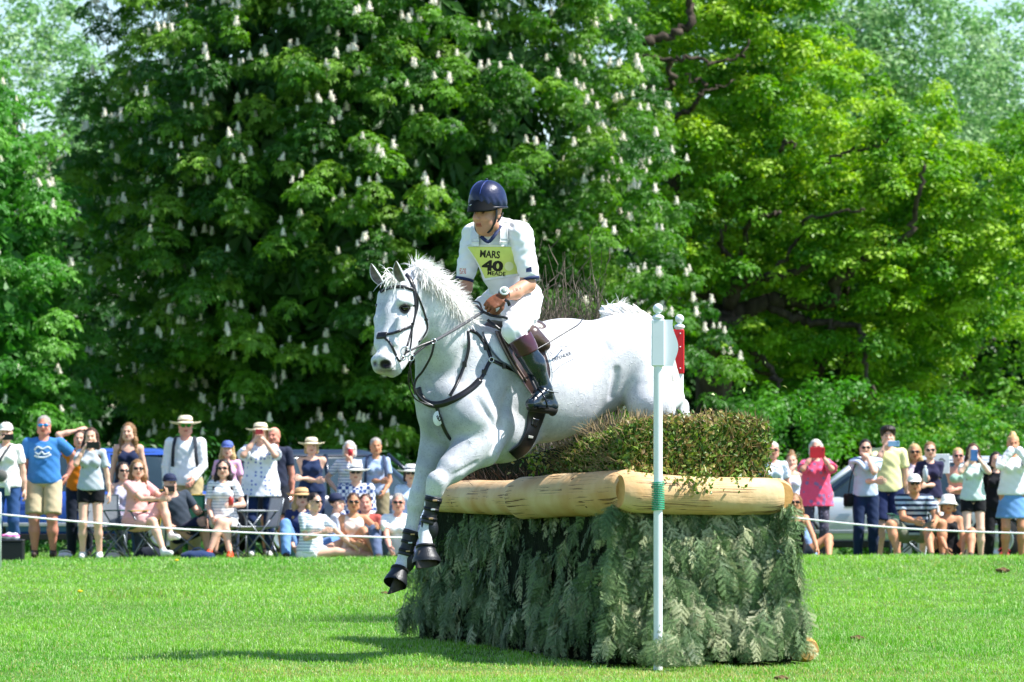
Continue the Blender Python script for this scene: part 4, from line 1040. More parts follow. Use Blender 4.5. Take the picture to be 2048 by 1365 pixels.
def hair():
    r = np.random.default_rng(8)
    crest = spline([W(812, 546, -.60), W(830, 540, -.64), W(860, 562, -.60), W(893, 595, -.52), W(912, 622, -.45), W(926, 652, -.36)], 200)
    n = 3400; i = (r.random(n)*199).astype(int); root = crest[i]+r.normal(0, .012, (n, 3))+SIDE*r.normal(0, .018, n)[:, None]
    tg = nrm(np.gradient(crest, axis=0))[i]; u = i/199; root[u < .12] += np.array((.03, .06, 0))
    up = nrm(np.array((.35, 0, 1.0)))*np.ones((n, 1))
    d = up*r.uniform(.45, 1.0, n)[:, None]+tg*r.uniform(.1, .9, n)[:, None]+r.normal(0, .35, (n, 3))
    near = r.random(n) < .38; d[near] += -SIDE*.9
    L = r.uniform(.07, .155, n)*(1.0+.1*u)
    cl = np.stack([np.sin(i*.55), np.sin(i*.23+1), np.cos(i*.41)], 1)*.28; d = d+cl
    strands('mane', root, d, L, horse, HAIR, r, .0030, .35, .8)
    # hair lying down the near side of the neck
    n = 900; i = (r.random(n)*170).astype(int); root = crest[i]+r.normal(0, .01, (n, 3))-SIDE*.05; d = np.array((.45, -.5, -.5))+r.normal(0, .3, (n, 3))
    strands('mane', root, d, r.uniform(.08, .17, n), horse, HAIR, r, .004, .4, .7)
    n = 150; c = W(788, 556, -.76); root = c+r.normal(0, 1, (n, 3))*np.array((.028, .03, .014)); d = np.array((-.15, -.5, .0))+r.normal(0, .4, (n, 3))
    strands('forelock', root, d, r.uniform(.06, .15, n), horse, HAIR, r, .0038, .6, 1.1)
    # tail: arches up off the dock and falls behind the post
    n = 1500; dock = spline([W(1206, 626, .50), W(1240, 618, .56), W(1268, 626, .62), W(1290, 646, .68)], 60)
    V, Fs = tube(dock, np.linspace(.045, .03, 60), 12); mesh('dock', V-HL, Fs, COAT, horse, cols=np.full((len(V), 3), .86))
    i = (r.random(n)*59).astype(int); root = dock[i]+r.normal(0, .018, (n, 3)); d = np.array((1.0, .10, .16))+r.normal(0, .10, (n, 3))-np.array((0, 0, 1))*(i/59)[:, None]*.7
    strands('tail', root, d, r.uniform(.36, .68, n)*(.5+.5*i/59), horse, HAIR, r, .0042, .2, 2.6, n=10)
    n = 26; i = (r.random(n)*25).astype(int); root = dock[i]; d = np.array((.5, .1, .8))+r.normal(0, .3, (n, 3))
    strands('tail', root, d, r.uniform(.05, .14, n), horse, HAIR, r, .003, .4, .6)
    n = 40; root = np.repeat(W(972, 929, -.58)[None], n, 0)
hair()
def hoof(top, toe, heel, side, m, parent, w_=.062):
    """hoof wall: top ring to a wider bearing ring"""
    n = 24; a = np.linspace(0, 2*math.pi, n, endpoint=False)
    top = np.asarray(top); c = (np.asarray(toe)+np.asarray(heel))/2; f = (np.asarray(toe)-np.asarray(heel))/2
    s = nrm(side)*w_; fl = np.linalg.norm(f); rings = []
    for t, k in ((0, .80), (.5, .9), (.93, 1.0), (1, .97)):
        o = top+(c-top)*t; rings.append(o+np.cos(a)[:, None]*f*k*(.78+.22*t)+np.sin(a)[:, None]*s*k)
    V = np.vstack(rings+[c[None]]); Q = grid_faces(4, n+1)
    i = np.arange(3)[:, None]*n; j = np.arange(n)[None]; j2 = (j+1) % n
    Q = np.stack([i+j, i+j2, i+n+j2, i+n+j], -1).reshape(-1, 4); T = np.stack([3*n+np.arange(n), 3*n+(np.arange(n)+1) % n, np.full(n, 4*n)], 1)
    return mesh('hoof', V-HL, [Q, T], m, parent)
def boots():
    hm = mat('dark_hoof', '4b453f', rough=.6, col2='2e2a27', scale=20, bump=.001)
    hoof(W(803, 1148, -.55), W(775, 1188, -.66), W(812, 1176, -.52), np.array((.3, .9, .2)), hm, horse)
    hoof(W(853, 1098, -.80), W(838, 1138, -.92), W(872, 1126, -.72), np.array((.8, .35, 0)), hm, horse)
    for c, tp, he_ in (((1364, 925, .5), (1352, 950, .42), (1376, 948, .56)), ((1378, 930, .84), (1366, 955, .80), (1390, 953, .93))):
        hoof(W(*c), W(*tp), W(*he_), np.array((.5, .8, 0)), hm, horse)
    neo = mat('black_tendon_boot', '1b1e24', rough=.42, var=.3, scale=25, bump=.002, bscale=120, spec=.5)
    st = mat('boot_strap', '0d0e11', rough=.5); buck = mat('orange_boot_mark', 'c8a070', rough=.5); lab = mat('pale_boot_mark', 'c9ccd2', rough=.5)
    def wrapcone(a, b, ra, rb, n=18, seg=22, bulge=.0, th=.0):
        p = spline([a, b], n); t = np.linspace(0, 1, n); r_ = (ra+(rb-ra)*t)*(1+bulge*np.sin(t*math.pi))
        return tube(p, r_, seg)
    for lbl, ctl, strapx in (('black protective boot on the near foreleg with three straps', [(868, 994, -.745), (862, 1022, -.745), (856, 1048, -.745)], 0),
                             ('black protective boot on the far foreleg below the knee', [(824, 1062, -.485), (816, 1090, -.495), (810, 1112, -.5)], 1)):
        t = thing('tendon_boot', W(*ctl[1]), lbl, 'horse boot', 'protective boots on the forelegs'); L0 = np.array(t.location)
        p = spline([W(*c) for c in ctl], 16); rr = R_(1)*np.interp(np.linspace(0, 1, 16), [0, .15, .6, 1], [17.5, 16, 13.5, 15.5])
        V, Fs = tube(p, rr, 26); mesh('shell', V-L0, Fs, neo, t)
        # fetlock guard at the rear
        q = W(*ctl[2]); B = basis((0, 0, -1), (1, 0, 0)); V, Fs = sdf_mesh([elli(q+np.array((.022 if strapx == 0 else .02, .0, -.035)), (.048, .045, .075), None, .02), elli(q+np.array((-.035, .0, -.03)), (.014, .035, .06), None, .02)], .008)
        mesh('fetlock_guard', V-L0, Fs, neo, t)
        for f in (.18, .5, .82):
            i = int(f*15); V, Fs = tube(np.array([p[i]-(p[i+1]-p[i])*.9, p[i]+(p[i+1]-p[i])*.9]), rr[i]+.004, 26, cap=True); mesh('strap', V-L0, Fs, st, t)
            c = p[i]+np.array((.012, -rr[i]-.005, 0)); V, Fs = box(c-L0, (.028, .003, .010), None, .001); mesh('strap_mark', V, Fs, buck if f != .5 else lab, t, smooth=False)
    for lbl, a, b, ra, rb, tilt in (('black bell boot round the near fore hoof', (851, 1090, -.79), (853, 1126, -.82), 18, 27.5, 0), ('black bell boot on the far fore hoof pointing down', (800, 1138, -.54), (790, 1168, -.60), 17, 23, 0)):
        t = thing('bell_boot', W(*b), lbl, 'horse boot', 'rubber bell boots'); L0 = np.array(t.location)
        p = spline([W(*a), W(*b)], 14); rr = R_(1)*np.interp(np.linspace(0, 1, 14), [0, .1, .25, .8, 1], [ra*.86, ra, ra*.98, rb, rb*1.02])
        V, Fs = tube(p, rr, 30, cap=False); V2, F2 = tube(p[::-1], rr[::-1]-.006, 30, cap=False); mesh('bell', *cat_mesh([(V-L0, Fs), (V2-L0, F2)]), neo, t)
        V, Fs = tube(p[0:3]+(p[1]-p[0])*.2, rr[1]+.005, 30); mesh('collar', V-L0, Fs, st, t)
boots()

# ------------------------------------------------------------------ strap work laid on the horse (each point is dropped onto the modelled surface)
def onhorse(pts, g=.0, prims=None, n=60, d0=29.3, d1=32.6):
    q = spline([(x, y, 0) for x, y in pts], n)
    p, nn, hit = march(prims or HORSE, q[:, 0], q[:, 1], d0, d1, g)
    for _ in range(3):
        p[1:-1] = (p[:-2]+2*p[1:-1]+p[2:])/4
    return p, nn
def ribbon(p, nn, w_, th=.004, taper=None):
    p = np.asarray(p); t = nrm(np.gradient(p, axis=0)); s = nrm(np.cross(t, nn)); u = nrm(np.cross(s, t)); n = len(p)
    wv = np.broadcast_to(np.asarray(w_, float), (n,))[:, None]/2
    sec = [(-1, 0), (-.85, 1), (0, 1.25), (.85, 1), (1, 0), (.85, -1), (-.85, -1)]
    V = np.stack([p+s*wv*a+u*th*b for a, b in sec], 1).reshape(-1, 3); k = len(sec)
    i = np.arange(n-1)[:, None]*k; j = np.arange(k)[None]; j2 = (j+1) % k
    Q = np.stack([i+j, i+j2, i+k+j2, i+k+j], -1).reshape(-1, 4)
    c0 = np.array([[0, 1, 2], [0, 2, 3], [0, 3, 4], [0, 4, 5], [0, 5, 6]]); 
    return V, [Q, np.vstack([c0[:, ::-1], c0+(n-1)*k])]
LEA = mat('black_bridle_leather', '17161a', rough=.32, var=.3, scale=60, spec=.5, bump=.0006, bscale=200)
RUB = mat('grey_rubber_rein', '46484d', rough=.6, var=.3, scale=90, bump=.002, bscale=300)
STEEL = mat('polished_steel', 'd5d8dc', rough=.18, metal=1.0, var=.05)
def strap(name, pts, w_, parent, m=LEA, lift=.004, prims=None, n=50, th=.004, **k):
    p, nn = onhorse(pts, lift, prims, n, **k); V, Fs = ribbon(p, nn, w_, th); return mesh(name, V-np.array(parent.location), Fs, m, parent)
def free(name, pts3, w_, parent, m=LEA, th=.003, n=40, nn=(0, -1, .2)):
    p = spline(pts3, n); V, Fs = ribbon(p, np.broadcast_to(nrm(np.array(nn, float)), p.shape), w_, th); return mesh(name, V-np.array(parent.location), Fs, m, parent)
def ring(name, c, r, th, parent, m=STEEL, ax=(0.2, -1, 0)):
    a = np.linspace(0, 2*math.pi, 25); x = nrm(np.cross(ax, (0, 0, 1))); y = np.cross(x, nrm(ax))
    V, Fs = tube(np.array([c+r*(math.cos(q)*x+math.sin(q)*y) for q in a]), th, 8, cap=False); return mesh(name, V-np.array(parent.location), Fs, m, parent)
def tack():
    br = thing('bridle', W(812, 660, -.9), 'black leather bridle with crossed noseband and silver bit on the grey horse', 'bridle')
    HDN = HORSE_HEAD+HORSE_NECK
    strap('browband', [(760, 584), (775, 577), (795, 574), (812, 575), (828, 580)], .026, br, prims=HDN)
    strap('headpiece', [(812, 548), (820, 558), (826, 570), (829, 582)], .030, br, prims=HDN)
    strap('cheekpiece', [(828, 580), (831, 600), (831, 625), (826, 650), (818, 680), (813, 697)], .020, br, prims=HDN)
    strap('cheekpiece', [(832, 585), (836, 610), (830, 635), (825, 655), (823, 680), (820, 700)], .012, br, prims=HDN)
    strap('throat_lash', [(831, 582), (840, 602), (850, 630), (855, 655), (848, 672), (838, 684)], .013, br, prims=HDN)
    strap('noseband', [(755, 671), (765, 670), (780, 668), (800, 662), (824, 652)], .019, br, prims=HDN)
    strap('nose_patch', [(755, 672), (768, 671), (773, 671)], .050, br, prims=HDN, th=.006)
    strap('noseband', [(770, 677), (778, 684), (787, 700), (793, 712)], .017, br, prims=HDN)
    strap('chin_strap', [(793, 714), (799, 722), (806, 716), (814, 700)], .015, br, prims=HDN)
    bit = W(809, 708, -.97); 
    for c, r in ((W(811, 704, -.985), 9.5), (W(822, 716, -.96), 6), (W(806, 716, -.975), 5)):
        ring('bit_ring', c, R_(r), .004, br)
    p, nn, hit = march(HORSE_HEAD, [757], [735], 29, 33); free('bit_ring', [W(760, 700, -.98), W(756, 709, -.98), W(753, 716, -.96)], .006, br, STEEL)
    keep = mat('buckle_steel', 'b8bcc2', rough=.25, metal=1)
    for x, y in ((829, 612), (825, 648), (852, 640)):
        p, nn, hit = march(HDN, [x], [y], 29, 33, .008); mesh('buckle', *box(p[0]-np.array(br.location), (.026, .006, .014), None, .002), LEA, br, smooth=False)
    # reins: bit -> martingale ring -> hand, rubber covered, with the loose loop over the glove
    rn = thing('reins', W(900, 660, -.8), 'dark rubber covered reins running from the bit to the gloved hand', 'reins')
    hand = W(966, 624, -.47)
    free('rein', [W(822, 716, -.96), W(845, 696, -.90), W(868, 683, -.84)], .016, rn); free('rein', [W(812, 706, -.985), W(840, 692, -.92), W(868, 681, -.845)], .014, rn)
    free('rubber_grip', [W(868, 683, -.84), W(915, 656, -.66), hand], .021, rn, RUB, th=.006)
    free('rein_loop', [hand, W(985, 632, -.50), W(1012, 636, -.50), W(1027, 648, -.5), W(1022, 660, -.5), W(1005, 662, -.5), W(990, 652, -.5), W(975, 640, -.48)], .019, rn)
    free('rein_loop', [hand, W(950, 610, -.42), W(935, 612, -.35), W(925, 622, -.3), W(915, 625, -.2)], .017, rn)
    free('rein_loop', [hand, W(958, 606, -.40), W(943, 604, -.32), W(930, 612, -.26)], .013, rn)
    free('rein', [W(915, 622, -.22), W(880, 640, -.30), W(840, 690, -.55)], .016, rn)
    # lower curb loops hanging under the jaw
    free('hanging_strap', [W(823, 724, -.93), W(818, 745, -.9), W(818, 770, -.88), W(826, 792, -.84), W(838, 803, -.80), W(862, 812, -.76)], .010, rn)
    # breastplate
    bp = thing('breastplate', W(880, 810, -.6), 'black leather breastplate with running martingale and round white medal', 'breastplate')
    BN = HORSE_BODY+HORSE_NECK
    def s2(nm, pts, w_, **k): return strap(nm, pts, w_, bp, prims=BN, **k)
    s2('chest_band', [(836, 776), (840, 792), (850, 804), (866, 810), (885, 808), (905, 800), (925, 789), (945, 775), (960, 760)], .047, th=.008)
    s2('wither_strap', [(960, 760), (968, 748), (976, 730), (983, 720)], .026)
    s2('wither_strap', [(983, 720), (976, 700), (968, 685), (955, 668), (940, 660)], .026)
    s2('wither_strap', [(936, 662), (938, 685), (936, 705), (929, 730), (915, 765), (900, 792)], .022)
    s2('girth_strap', [(985, 721), (1005, 731), (1026, 740), (1048, 752)], .027)
    s2('martingale_strap', [(872, 812), (880, 835), (888, 858), (900, 878), (916, 893)], .026)
    for x, y in ((968, 745), (929, 729), (972, 695), (1008, 732)):
        p, nn, hit = march(BN, [x], [y], 29, 33, .010); mesh('buckle', *box(p[0]-np.array(bp.location), (.030, .008, .040), None, .003), LEA, bp, smooth=False)
    p, nn, hit = march(BN, [983], [720], 29, 33, .012); ring('ring', p[0], .016, .004, bp)
    free('martingale_fork', [W(869, 684, -.85), W(862, 712, -.84), W(846, 742, -.80), W(832, 760, -.78), W(830, 782, -.78), W(846, 802, -.76), W(868, 814, -.74)], .016, bp)
    free('martingale_fork', [W(819, 716, -.80), W(822, 750, -.8), W(830, 790, -.78)], .010, bp)
    ring('ring', W(868, 683, -.85), .016, .004, bp)
    c = W(876, 837, -.80); a = np.linspace(0, 2*math.pi, 32, endpoint=False)
    p, nn, hit = march(BN, [876], [837], 29, 33, .012); c = p[0]+nn[0]*.004
    B = basis(nrm(np.cross((0, 0, 1), nn[0])), nn[0]) if True else None
    B = np.stack([nrm(np.cross(nn[0], (0, 0, 1)))*-1, nn[0], np.array((0, 0, 1.0))], 1)
    V, Fs = lathe([(0, 0), (1, 0), (1.02, .003), (1, .005), (0, .006)], seg=32, axis=(0, -1, 0)); V = V*np.array((R_(10), 1, R_(14.5)))
    Rm = basis(nrm(np.array((1, .35, 0))), (0, 0, 1)); V = V@Rm.T+c
    mesh('medal', V-np.array(bp.location), Fs, mat('white_medal', 'eef0f2', rough=.4), bp)
    return BN, bp
BN, BPL = tack()
def text3d(body, font_bold=.0, size=1.0):
    cu = bpy.data.curves.new('txt', 'FONT'); cu.body = body; cu.size = size; cu.offset = font_bold; cu.align_x = 'CENTER'; cu.align_y = 'CENTER'; cu.resolution_u = 3
    o = bpy.data.objects.new('txt', cu); link(o); bpy.context.view_layer.update()
    me = bpy.data.meshes.new_from_object(o); import bmesh
    bm = bmesh.new(); bm.from_mesh(me); bmesh.ops.triangulate(bm, faces=bm.faces[:]); bmesh.ops.subdivide_edges(bm, edges=[e for e in bm.edges if e.calc_length() > size*.18], cuts=2); bmesh.ops.triangulate(bm, faces=bm.faces[:])
    V = np.array([v.co[:] for v in bm.verts]); Fs = np.array([[v.index for v in f.verts] for f in bm.faces]); bm.free()
    bpy.data.objects.remove(o); bpy.data.curves.remove(cu); bpy.data.meshes.remove(me); return V, Fs
def drape_text(name, body, cx, cy, wpx, hpx, ang, prims, g, parent, m, bold=.02, slant=0, d0=29.3, d1=32.6):
    """lettering set at true place: laid on the surface, then printed there"""
    V, Fs = text3d(body, bold); ext = V.max(0)-V.min(0); mid = (V.max(0)+V.min(0))/2; x = (V[:, 0]-mid[0])/ext[0]*wpx; y = (V[:, 1]-mid[1])/ext[1]*hpx; x = x+y*slant
    c, s = math.cos(ang), math.sin(ang)
    p, nn, hit = march(prims, cx+x*c-y*s*-1*-1, cy-(x*s+y*c), d0, d1, g)
    return mesh(name, p-np.array(parent.location), Fs, m, parent, smooth=False)
drape_text('medal_number', '40', 876, 837, 13, 12, math.radians(-3), BN, .024, BPL, mat('medal_ink', '2a2c30', rough=.6), .03)
# ------------------------------------------------------------------ shared head and hand templates (metres, face towards -Y)
def head_template(h, male=False):
    pr = [elli((0, .012, .035), (.074, .092, .086), None, .03), elli((0, -.030, -.035), (.058, .062, .075), None, .03),
          elli((0, -.050, -.088), (.030 if not male else .036, .030, .024), None, .03), cone((-.045, -.01, -.06), (.045, -.01, -.06), .034 if not male else .038, None, .03),
          cone((0, -.090, .012), (0, -.106, -.018), .0075, .0125, .012), elli((-.011, -.100, -.023), (.008, .010, .007), None, .006), elli((.011, -.100, -.023), (.008, .010, .007), None, .006),
          cone((-.032, -.079, .030), (.032, -.079, .030), .012, None, .014), elli((-.036, -.062, -.020), (.022, .020, .020), None, .02), elli((.036, -.062, -.020), (.022, .020, .020), None, .02),
          cone((-.017, -.086, -.049), (.017, -.086, -.049), .0062, None, .006), cone((-.013, -.084, -.058), (.013, -.084, -.058), .0068, None, .006),
          elli((-.076, .010, .000), (.009, .022, .032), None, .008), elli((.076, .010, .000), (.009, .022, .032), None, .008)]
    cv = [elli((-.031, -.092, .012), (.017, .013, .011), None, .012), elli((.031, -.092, .012), (.017, .013, .011), None, .012), cone((-.02, -.099, -.0535), (.02, -.099, -.0535), .0022, None, .004)]
    V, Fs = sdf_mesh(pr, h, carve=cv)
    c = np.ones((len(V), 3))
    fr = V[:, 1] < -.05
    lip = fr & (np.abs(V[:, 2]+.0535) < .011) & (np.abs(V[:, 0]) < .022) & (V[:, 1] < -.075); c[lip] = (.78, .48, .48)
    mth = fr & (np.abs(V[:, 2]+.0535) < .003) & (np.abs(V[:, 0]) < .020) & (V[:, 1] < -.07); c[mth] = (.30, .14, .14)
    for s in (-1, 1):
        br = fr & (np.abs(V[:, 2]-.033-.004*np.cos((V[:, 0]*s-.034)*60)) < .0048) & (V[:, 0]*s > .013) & (V[:, 0]*s < .052); c[br] = (.35, .26, .22)
        d = np.hypot((V[:, 0]*s-.031)/.013, (V[:, 2]-.011)/.0075); c[fr & (d < 1)] = (.66, .58, .55)
        d = np.hypot((V[:, 0]*s-.031), (V[:, 2]-.011)); c[fr & (d < .0068)] = (.10, .07, .06)
    chk = [np.exp(-(((V[:, 0]*s-.040)/.02)**2+((V[:, 2]+.022)/.02)**2)) for s in (-1, 1)]
    w_ = (np.clip(chk[0]+chk[1], 0, 1)*fr*.25)[:, None]; c = c*(1-w_)+c*np.array((1, .72, .68))*w_
    return V, Fs, c
def hand_template(h, curl=.35, thumb=.4):
    """right-hand-ish: wrist at 0, fingers along +X, palm faces -Z, thumb towards +Y"""
    pr = [elli((.045, 0, 0), (.052, .041, .015), None, .012), cone((-.015, 0, 0), (.02, 0, 0), .024, .026, .02, (0, 0, 1), 1.35)]
    for y, L, r in ((.030, .070, .0092), (.010, .079, .0095), (-.010, .073, .0092), (-.029, .058, .0082)):
        p = np.array((.086-abs(y)*.15, y*1.02, 0)); a = curl*.6; q = [p]
        for s in (.45, .30, .25):
            q.append(q[-1]+np.array((math.cos(a), y*.6*(1-curl), -math.sin(a)))*L*s); a += curl*1.25
        pr.append(cone(q[0]-np.array((.02, 0, 0)), q[0], r*1.1, r, .008)); pr += [cone(q[i], q[i+1], r*(1-.07*i), r*(.93-.07*i), .002) for i in range(3)]
    t0 = np.array((.018, .028, -.004)); t1 = t0+np.array((.028, .026, -.012)); t2 = t1+np.array((.026, .008-.012*thumb, -.010-.012*thumb)); t3 = t2+np.array((.022, -.004-.012*thumb, -.006))
    pr += [cone(t0, t1, .015, .0115, .012), cone(t1, t2, .0105, .0098, .003), cone(t2, t3, .0098, .0078, .003)]
    return sdf_mesh(pr, h)
def place(V, R, t, s=1.0): return V*s@np.asarray(R).T+np.asarray(t)
def ik(a, b, l1, l2, hint):
    a, b = np.asarray(a, float), np.asarray(b, float); d = b-a; D = min(np.linalg.norm(d), (l1+l2)*.995); u = nrm(d)
    x = (l1*l1-l2*l2+D*D)/(2*D); hgt = math.sqrt(max(l1*l1-x*x, 1e-6)); h = np.asarray(hint, float); h = h-u*np.dot(h, u)
    if np.linalg.norm(h) < 1e-4: h = np.cross(u, (0.3, .2, 1))
    return a+u*x+nrm(h)*hgt, a+u*D
def hand_frame(d, pn):
    """columns: x along the fingers, z = back of hand (opposite the palm normal pn)"""
    return basis(d, -np.asarray(pn, float))
def rider():
    skin = mat('rider_skin', 'cc957a', rough=.5, attr=True, var=.07, scale=14, sss=.08, spec=.35, bump=.0006, bscale=300)
    t = thing('person', (W(1020, 650)[0], D0, 1.2), 'rider in white shirt, navy helmet and numbered yellow bib, crouched forward on the grey horse', 'person'); L0 = np.array(t.location)
    Wd = W
    def C(a, b, ra, rb, k=.02, **q): return cone(W(*a), W(*b), R_(ra), R_(rb), k, **q)
    # torso axes: he faces left and well towards the camera
    TS = nrm(np.array((-.86, .50, -.03))); TU = nrm(np.array((-.22, -.30, .93))); TU = nrm(TU-TS*np.dot(TU, TS)); TF = np.cross(TU, TS); TF = TF if TF[1] < 0 else -TF
    TB = np.stack([TS, TF, TU], 1)
    def E(c, r, k=.04, B=TB): return elli(W(*c), [R_(x) for x in r], B, k)
    # body (continuous, mostly under the clothes)
    LS, LE, LW = (1040, 470, -.22), (1057, 572, -.27), (1004, 594, -.47)
    RS, RE, RW = (948, 470, .02), (930, 578, .0), (914, 606, -.18)
    torso = [E((994, 490, -.12), (46, 30, 40)), E((1003, 535, -.07), (40, 28, 44)), E((1022, 585, -.02), (44, 34, 34)), C((984, 474, -.17), (978, 450, -.22), 17, 16, .02)]
    arms = [C(LS, LE, 17, 14), C((1056, 568, -.27), (1030, 586, -.37), 15.5, 13.5), C((1030, 586, -.37), LW, 13.5, 8.5),
            C(RS, RE, 17, 14), C(RE, (921, 594, -.09), 14, 12), C((921, 594, -.09), RW, 12, 8.5)]
    V, Fs = sdf_mesh(torso+arms, .009)
    hv, hf, hcol = head_template(.0042, True)
    # head: chin at (962,466), looks left towards the camera
    fwd = nrm(np.array((-.64, -.76, -.10))); hs = nrm(np.cross(fwd, (0, 0, 1))); hu = np.cross(hs, fwd); HR = np.stack([-hs, -fwd, hu], 1)
    hc_ = W(975, 428, -.26); hs_ = 1.16
    hV = place(hv*np.array((.98, 1, 1.12)), HR, hc_, hs_)
    stub = hcol.copy(); jaw = (hv[:, 2] < -.035) & (hv[:, 1] < -.01); stub[jaw] *= np.array((.86, .83, .82))
    V, Fs2 = cat_mesh([(V, Fs), (hV, hf)]); col = np.vstack([np.ones((len(V)-len(hV), 3)), stub])
    mesh('body', V-L0, Fs2, skin, t, cols=col)
    dark = mat('tattoo_ink', '4a3f3c', rough=.6)
    # clothes
    shirt_m = mat('white_shirt', 'f3f4f7', rough=.7, var=.02, bump=.006, bscale=9, sheen=.1); vest_m = mat('white_body_protector', 'e9ebef', rough=.75, var=.04, scale=14, bump=.006, bscale=14)
    sl = [C(LS, (1057, 546, -.26), 26, 20.5, .03), C(RS, (932, 546, .0), 25, 20, .03), E((994, 488, -.12), (50, 34, 38), .05), E((1008, 545, -.06), (44, 32, 46), .05), C((986, 466, -.15), (981, 455, -.19), 22, 19, .03),
          C((1003, 452, -.10), (1040, 466, -.20), 18, 22, .03), C((984, 456, -.09), (951, 466, .0), 18, 20, .03)]
    wr = lambda X, Y, Z, v: v+.0048*np.sin(Z*70+X*45+Y*20+2*np.sin(X*30))*np.sin(X*42-Z*28)
    V, Fs = sdf_mesh(sl, .008, mod=wr); mesh('shirt', V-L0, Fs, shirt_m, t)
    nav = mat('navy_trim', '1c2a52', rough=.7)
    for s, e, r_ in ((LS, (1057, 546, -.26), 21.2), (RS, (932, 546, .0), 20.8)):
        a, b = W(*s), W(*e); d = nrm(b-a); q = np.array([b+d*.040, b+d*.058]); V, Fs = tube(q, np.array([R_(r_-1.5), R_(r_-2.2)]), 28); mesh('cuff', V-L0, Fs, nav, t)
    VEST = [E((993, 497, -.12), (52, 38, 46), .06), E((1006, 545, -.07), (46, 36, 42), .06), E((1020, 578, -.03), (43, 34, 20), .04), C((1008, 456, -.15), (1012, 490, -.16), 20, 24, .04), C((956, 462, -.06), (962, 490, -.12), 16, 22, .04)]
    V, Fs = sdf_mesh(VEST, .008); mesh('body_protector', V-L0, Fs, vest_m, t)
    Y0, Y1 = 29.5, 32.5
    def patch(nm, left, right, m, g, rows=16, cols=16, prims=VEST, parent=t):
        l_ = spline([(x, y, 0) for x, y in left], rows); r_ = spline([(x, y, 0) for x, y in right], rows); u = np.linspace(0, 1, cols)
        G = l_[:, None, :2]+(r_-l_)[:, None, :2]*u[None, :, None]; G = G.reshape(-1, 2)
        p, nn, hit = march(prims, G[:, 0], G[:, 1], Y0, Y1, g)
        back = p-nn*.004; n = len(p); q = grid_faces(rows, cols)
        rim = []
        for i in range(rows-1): rim += [(i*cols, (i+1)*cols, (i+1)*cols+n, i*cols+n), ((i+1)*cols-1, i*cols+cols-1+n, (i+2)*cols-1+n, (i+2)*cols-1)]
        for j in range(cols-1): rim += [(j, j+n, j+1+n, j+1), ((rows-1)*cols+j, (rows-1)*cols+j+1, (rows-1)*cols+j+1+n, (rows-1)*cols+j+n)]
        return mesh(nm, np.vstack([p, back])-np.array(parent.location), [q[:, ::-1], q+n, np.array(rim)], m, parent)
    bib = thing('number_bib', W(985, 520, -.4), 'yellow number bib strapped over the white body protector', 'number bib')
    bib_l, bib_r = [(934, 494), (948, 513), (959, 532), (970, 557)], [(1025, 494), (1029, 510), (1033, 528), (1038, 547)]
    yel = mat('yellow_bib_plastic', 'dde77e', rough=.35, var=.05, scale=18, bump=.003, bscale=16, spec=.5); wh = mat('white_webbing', 'f2f3f5', rough=.6, bump=.001, bscale=400)
    patch('border', [(930, 490), (945, 513), (956, 532), (968, 562)], [(1028, 490), (1032, 510), (1037, 530), (1042, 551)], wh, .010, parent=bib)
    patch('panel', bib_l, bib_r, yel, .0135, parent=bib)
    blk = mat('black_print', '12130f', rough=.5)
    for s, x, y, w_, h, b in (('MARS', 980, 509, 40, 15, .025), ('40', 985, 532, 43, 22, .05), ('MEADE', 993, 547.5, 36, 8.5, .02)):
        drape_text('lettering', s, x, y, w_, h, math.radians(-4), VEST, .0155, bib, blk, b)
    a = np.linspace(0, 2*math.pi, 22, endpoint=False); p, nn, hit = march(VEST, 1018+9*np.cos(a), 533+9*np.sin(a), Y0, Y1, .0157); pc, _, _ = march(VEST, [1018], [533], Y0, Y1, .0157)
    mesh('badge', np.vstack([p, pc])-np.array(bib.location), np.stack([(np.arange(22)+1) % 22, np.arange(22), np.full(22, 22)], 1), mat('cream_print', 'eef0c0', rough=.4), bib)
    patch('shoulder_strap', [(944, 459), (944, 475), (943, 493)], [(956, 459), (957, 475), (958, 493)], wh, .014, parent=bib, prims=VEST+sl); patch('shoulder_strap', [(1001, 444), (1001, 470), (1001, 493)], [(1014, 444), (1015, 470), (1015, 493)], wh, .014, parent=bib, prims=VEST+sl)
    for x0, x1 in ((943, 958), (1000, 1016)): patch('buckle', [(x0, 478), (x0, 484)], [(x1, 478), (x1, 484)], mat('pale_buckle', 'dfe2e6', rough=.4), .021, 4, 6, parent=bib, prims=VEST+sl)
    # sleeve badges and collar
    patch('badge', [(1052, 535), (1052, 545)], [(1063, 534), (1064, 544)], nav, .003, 6, 6, prims=sl); patch('badge', [(919, 537), (919, 548)], [(932, 537), (932, 548)], mat('red_white_badge', 'd88a80', rough=.6, col2='f4f0ee', scale=160, thr=(.45, .5)), .003, 6, 6, prims=sl)
    cl = spline([W(962, 473, -.30), W(972, 482, -.32), W(979, 483, -.33), W(990, 470, -.33), W(1001, 452, -.27)], 24); V, Fs = ribbon(cl, np.broadcast_to(nrm(np.array((-.2, -1, .4))), cl.shape), .026, .004); mesh('collar', V-L0, Fs, nav, t)
    # breeches
    br_m = mat('white_breeches', 'f4f5f8', rough=.75, var=.02, bump=.005, bscale=11, sheen=.15)
    LH, LK = (1044, 606, -.12), (1027, 663, -.52); RH, RK = (1002, 602, .10), (946, 650, .12)
    brp = [E((1026, 596, -.02), (48, 42, 36), .05), C((1048, 598, -.05), (1040, 622, -.22), 38, 36, .05), C((1042, 622, -.22), LK, 36, 22, .05), C(LK, (1052, 700, -.50), 21, 19, .03), C(RH, (968, 628, .12), 36, 30, .05), C((968, 628, .12), RK, 30, 24, .04), C(RK, (962, 700, .30), 23, 18, .03)]
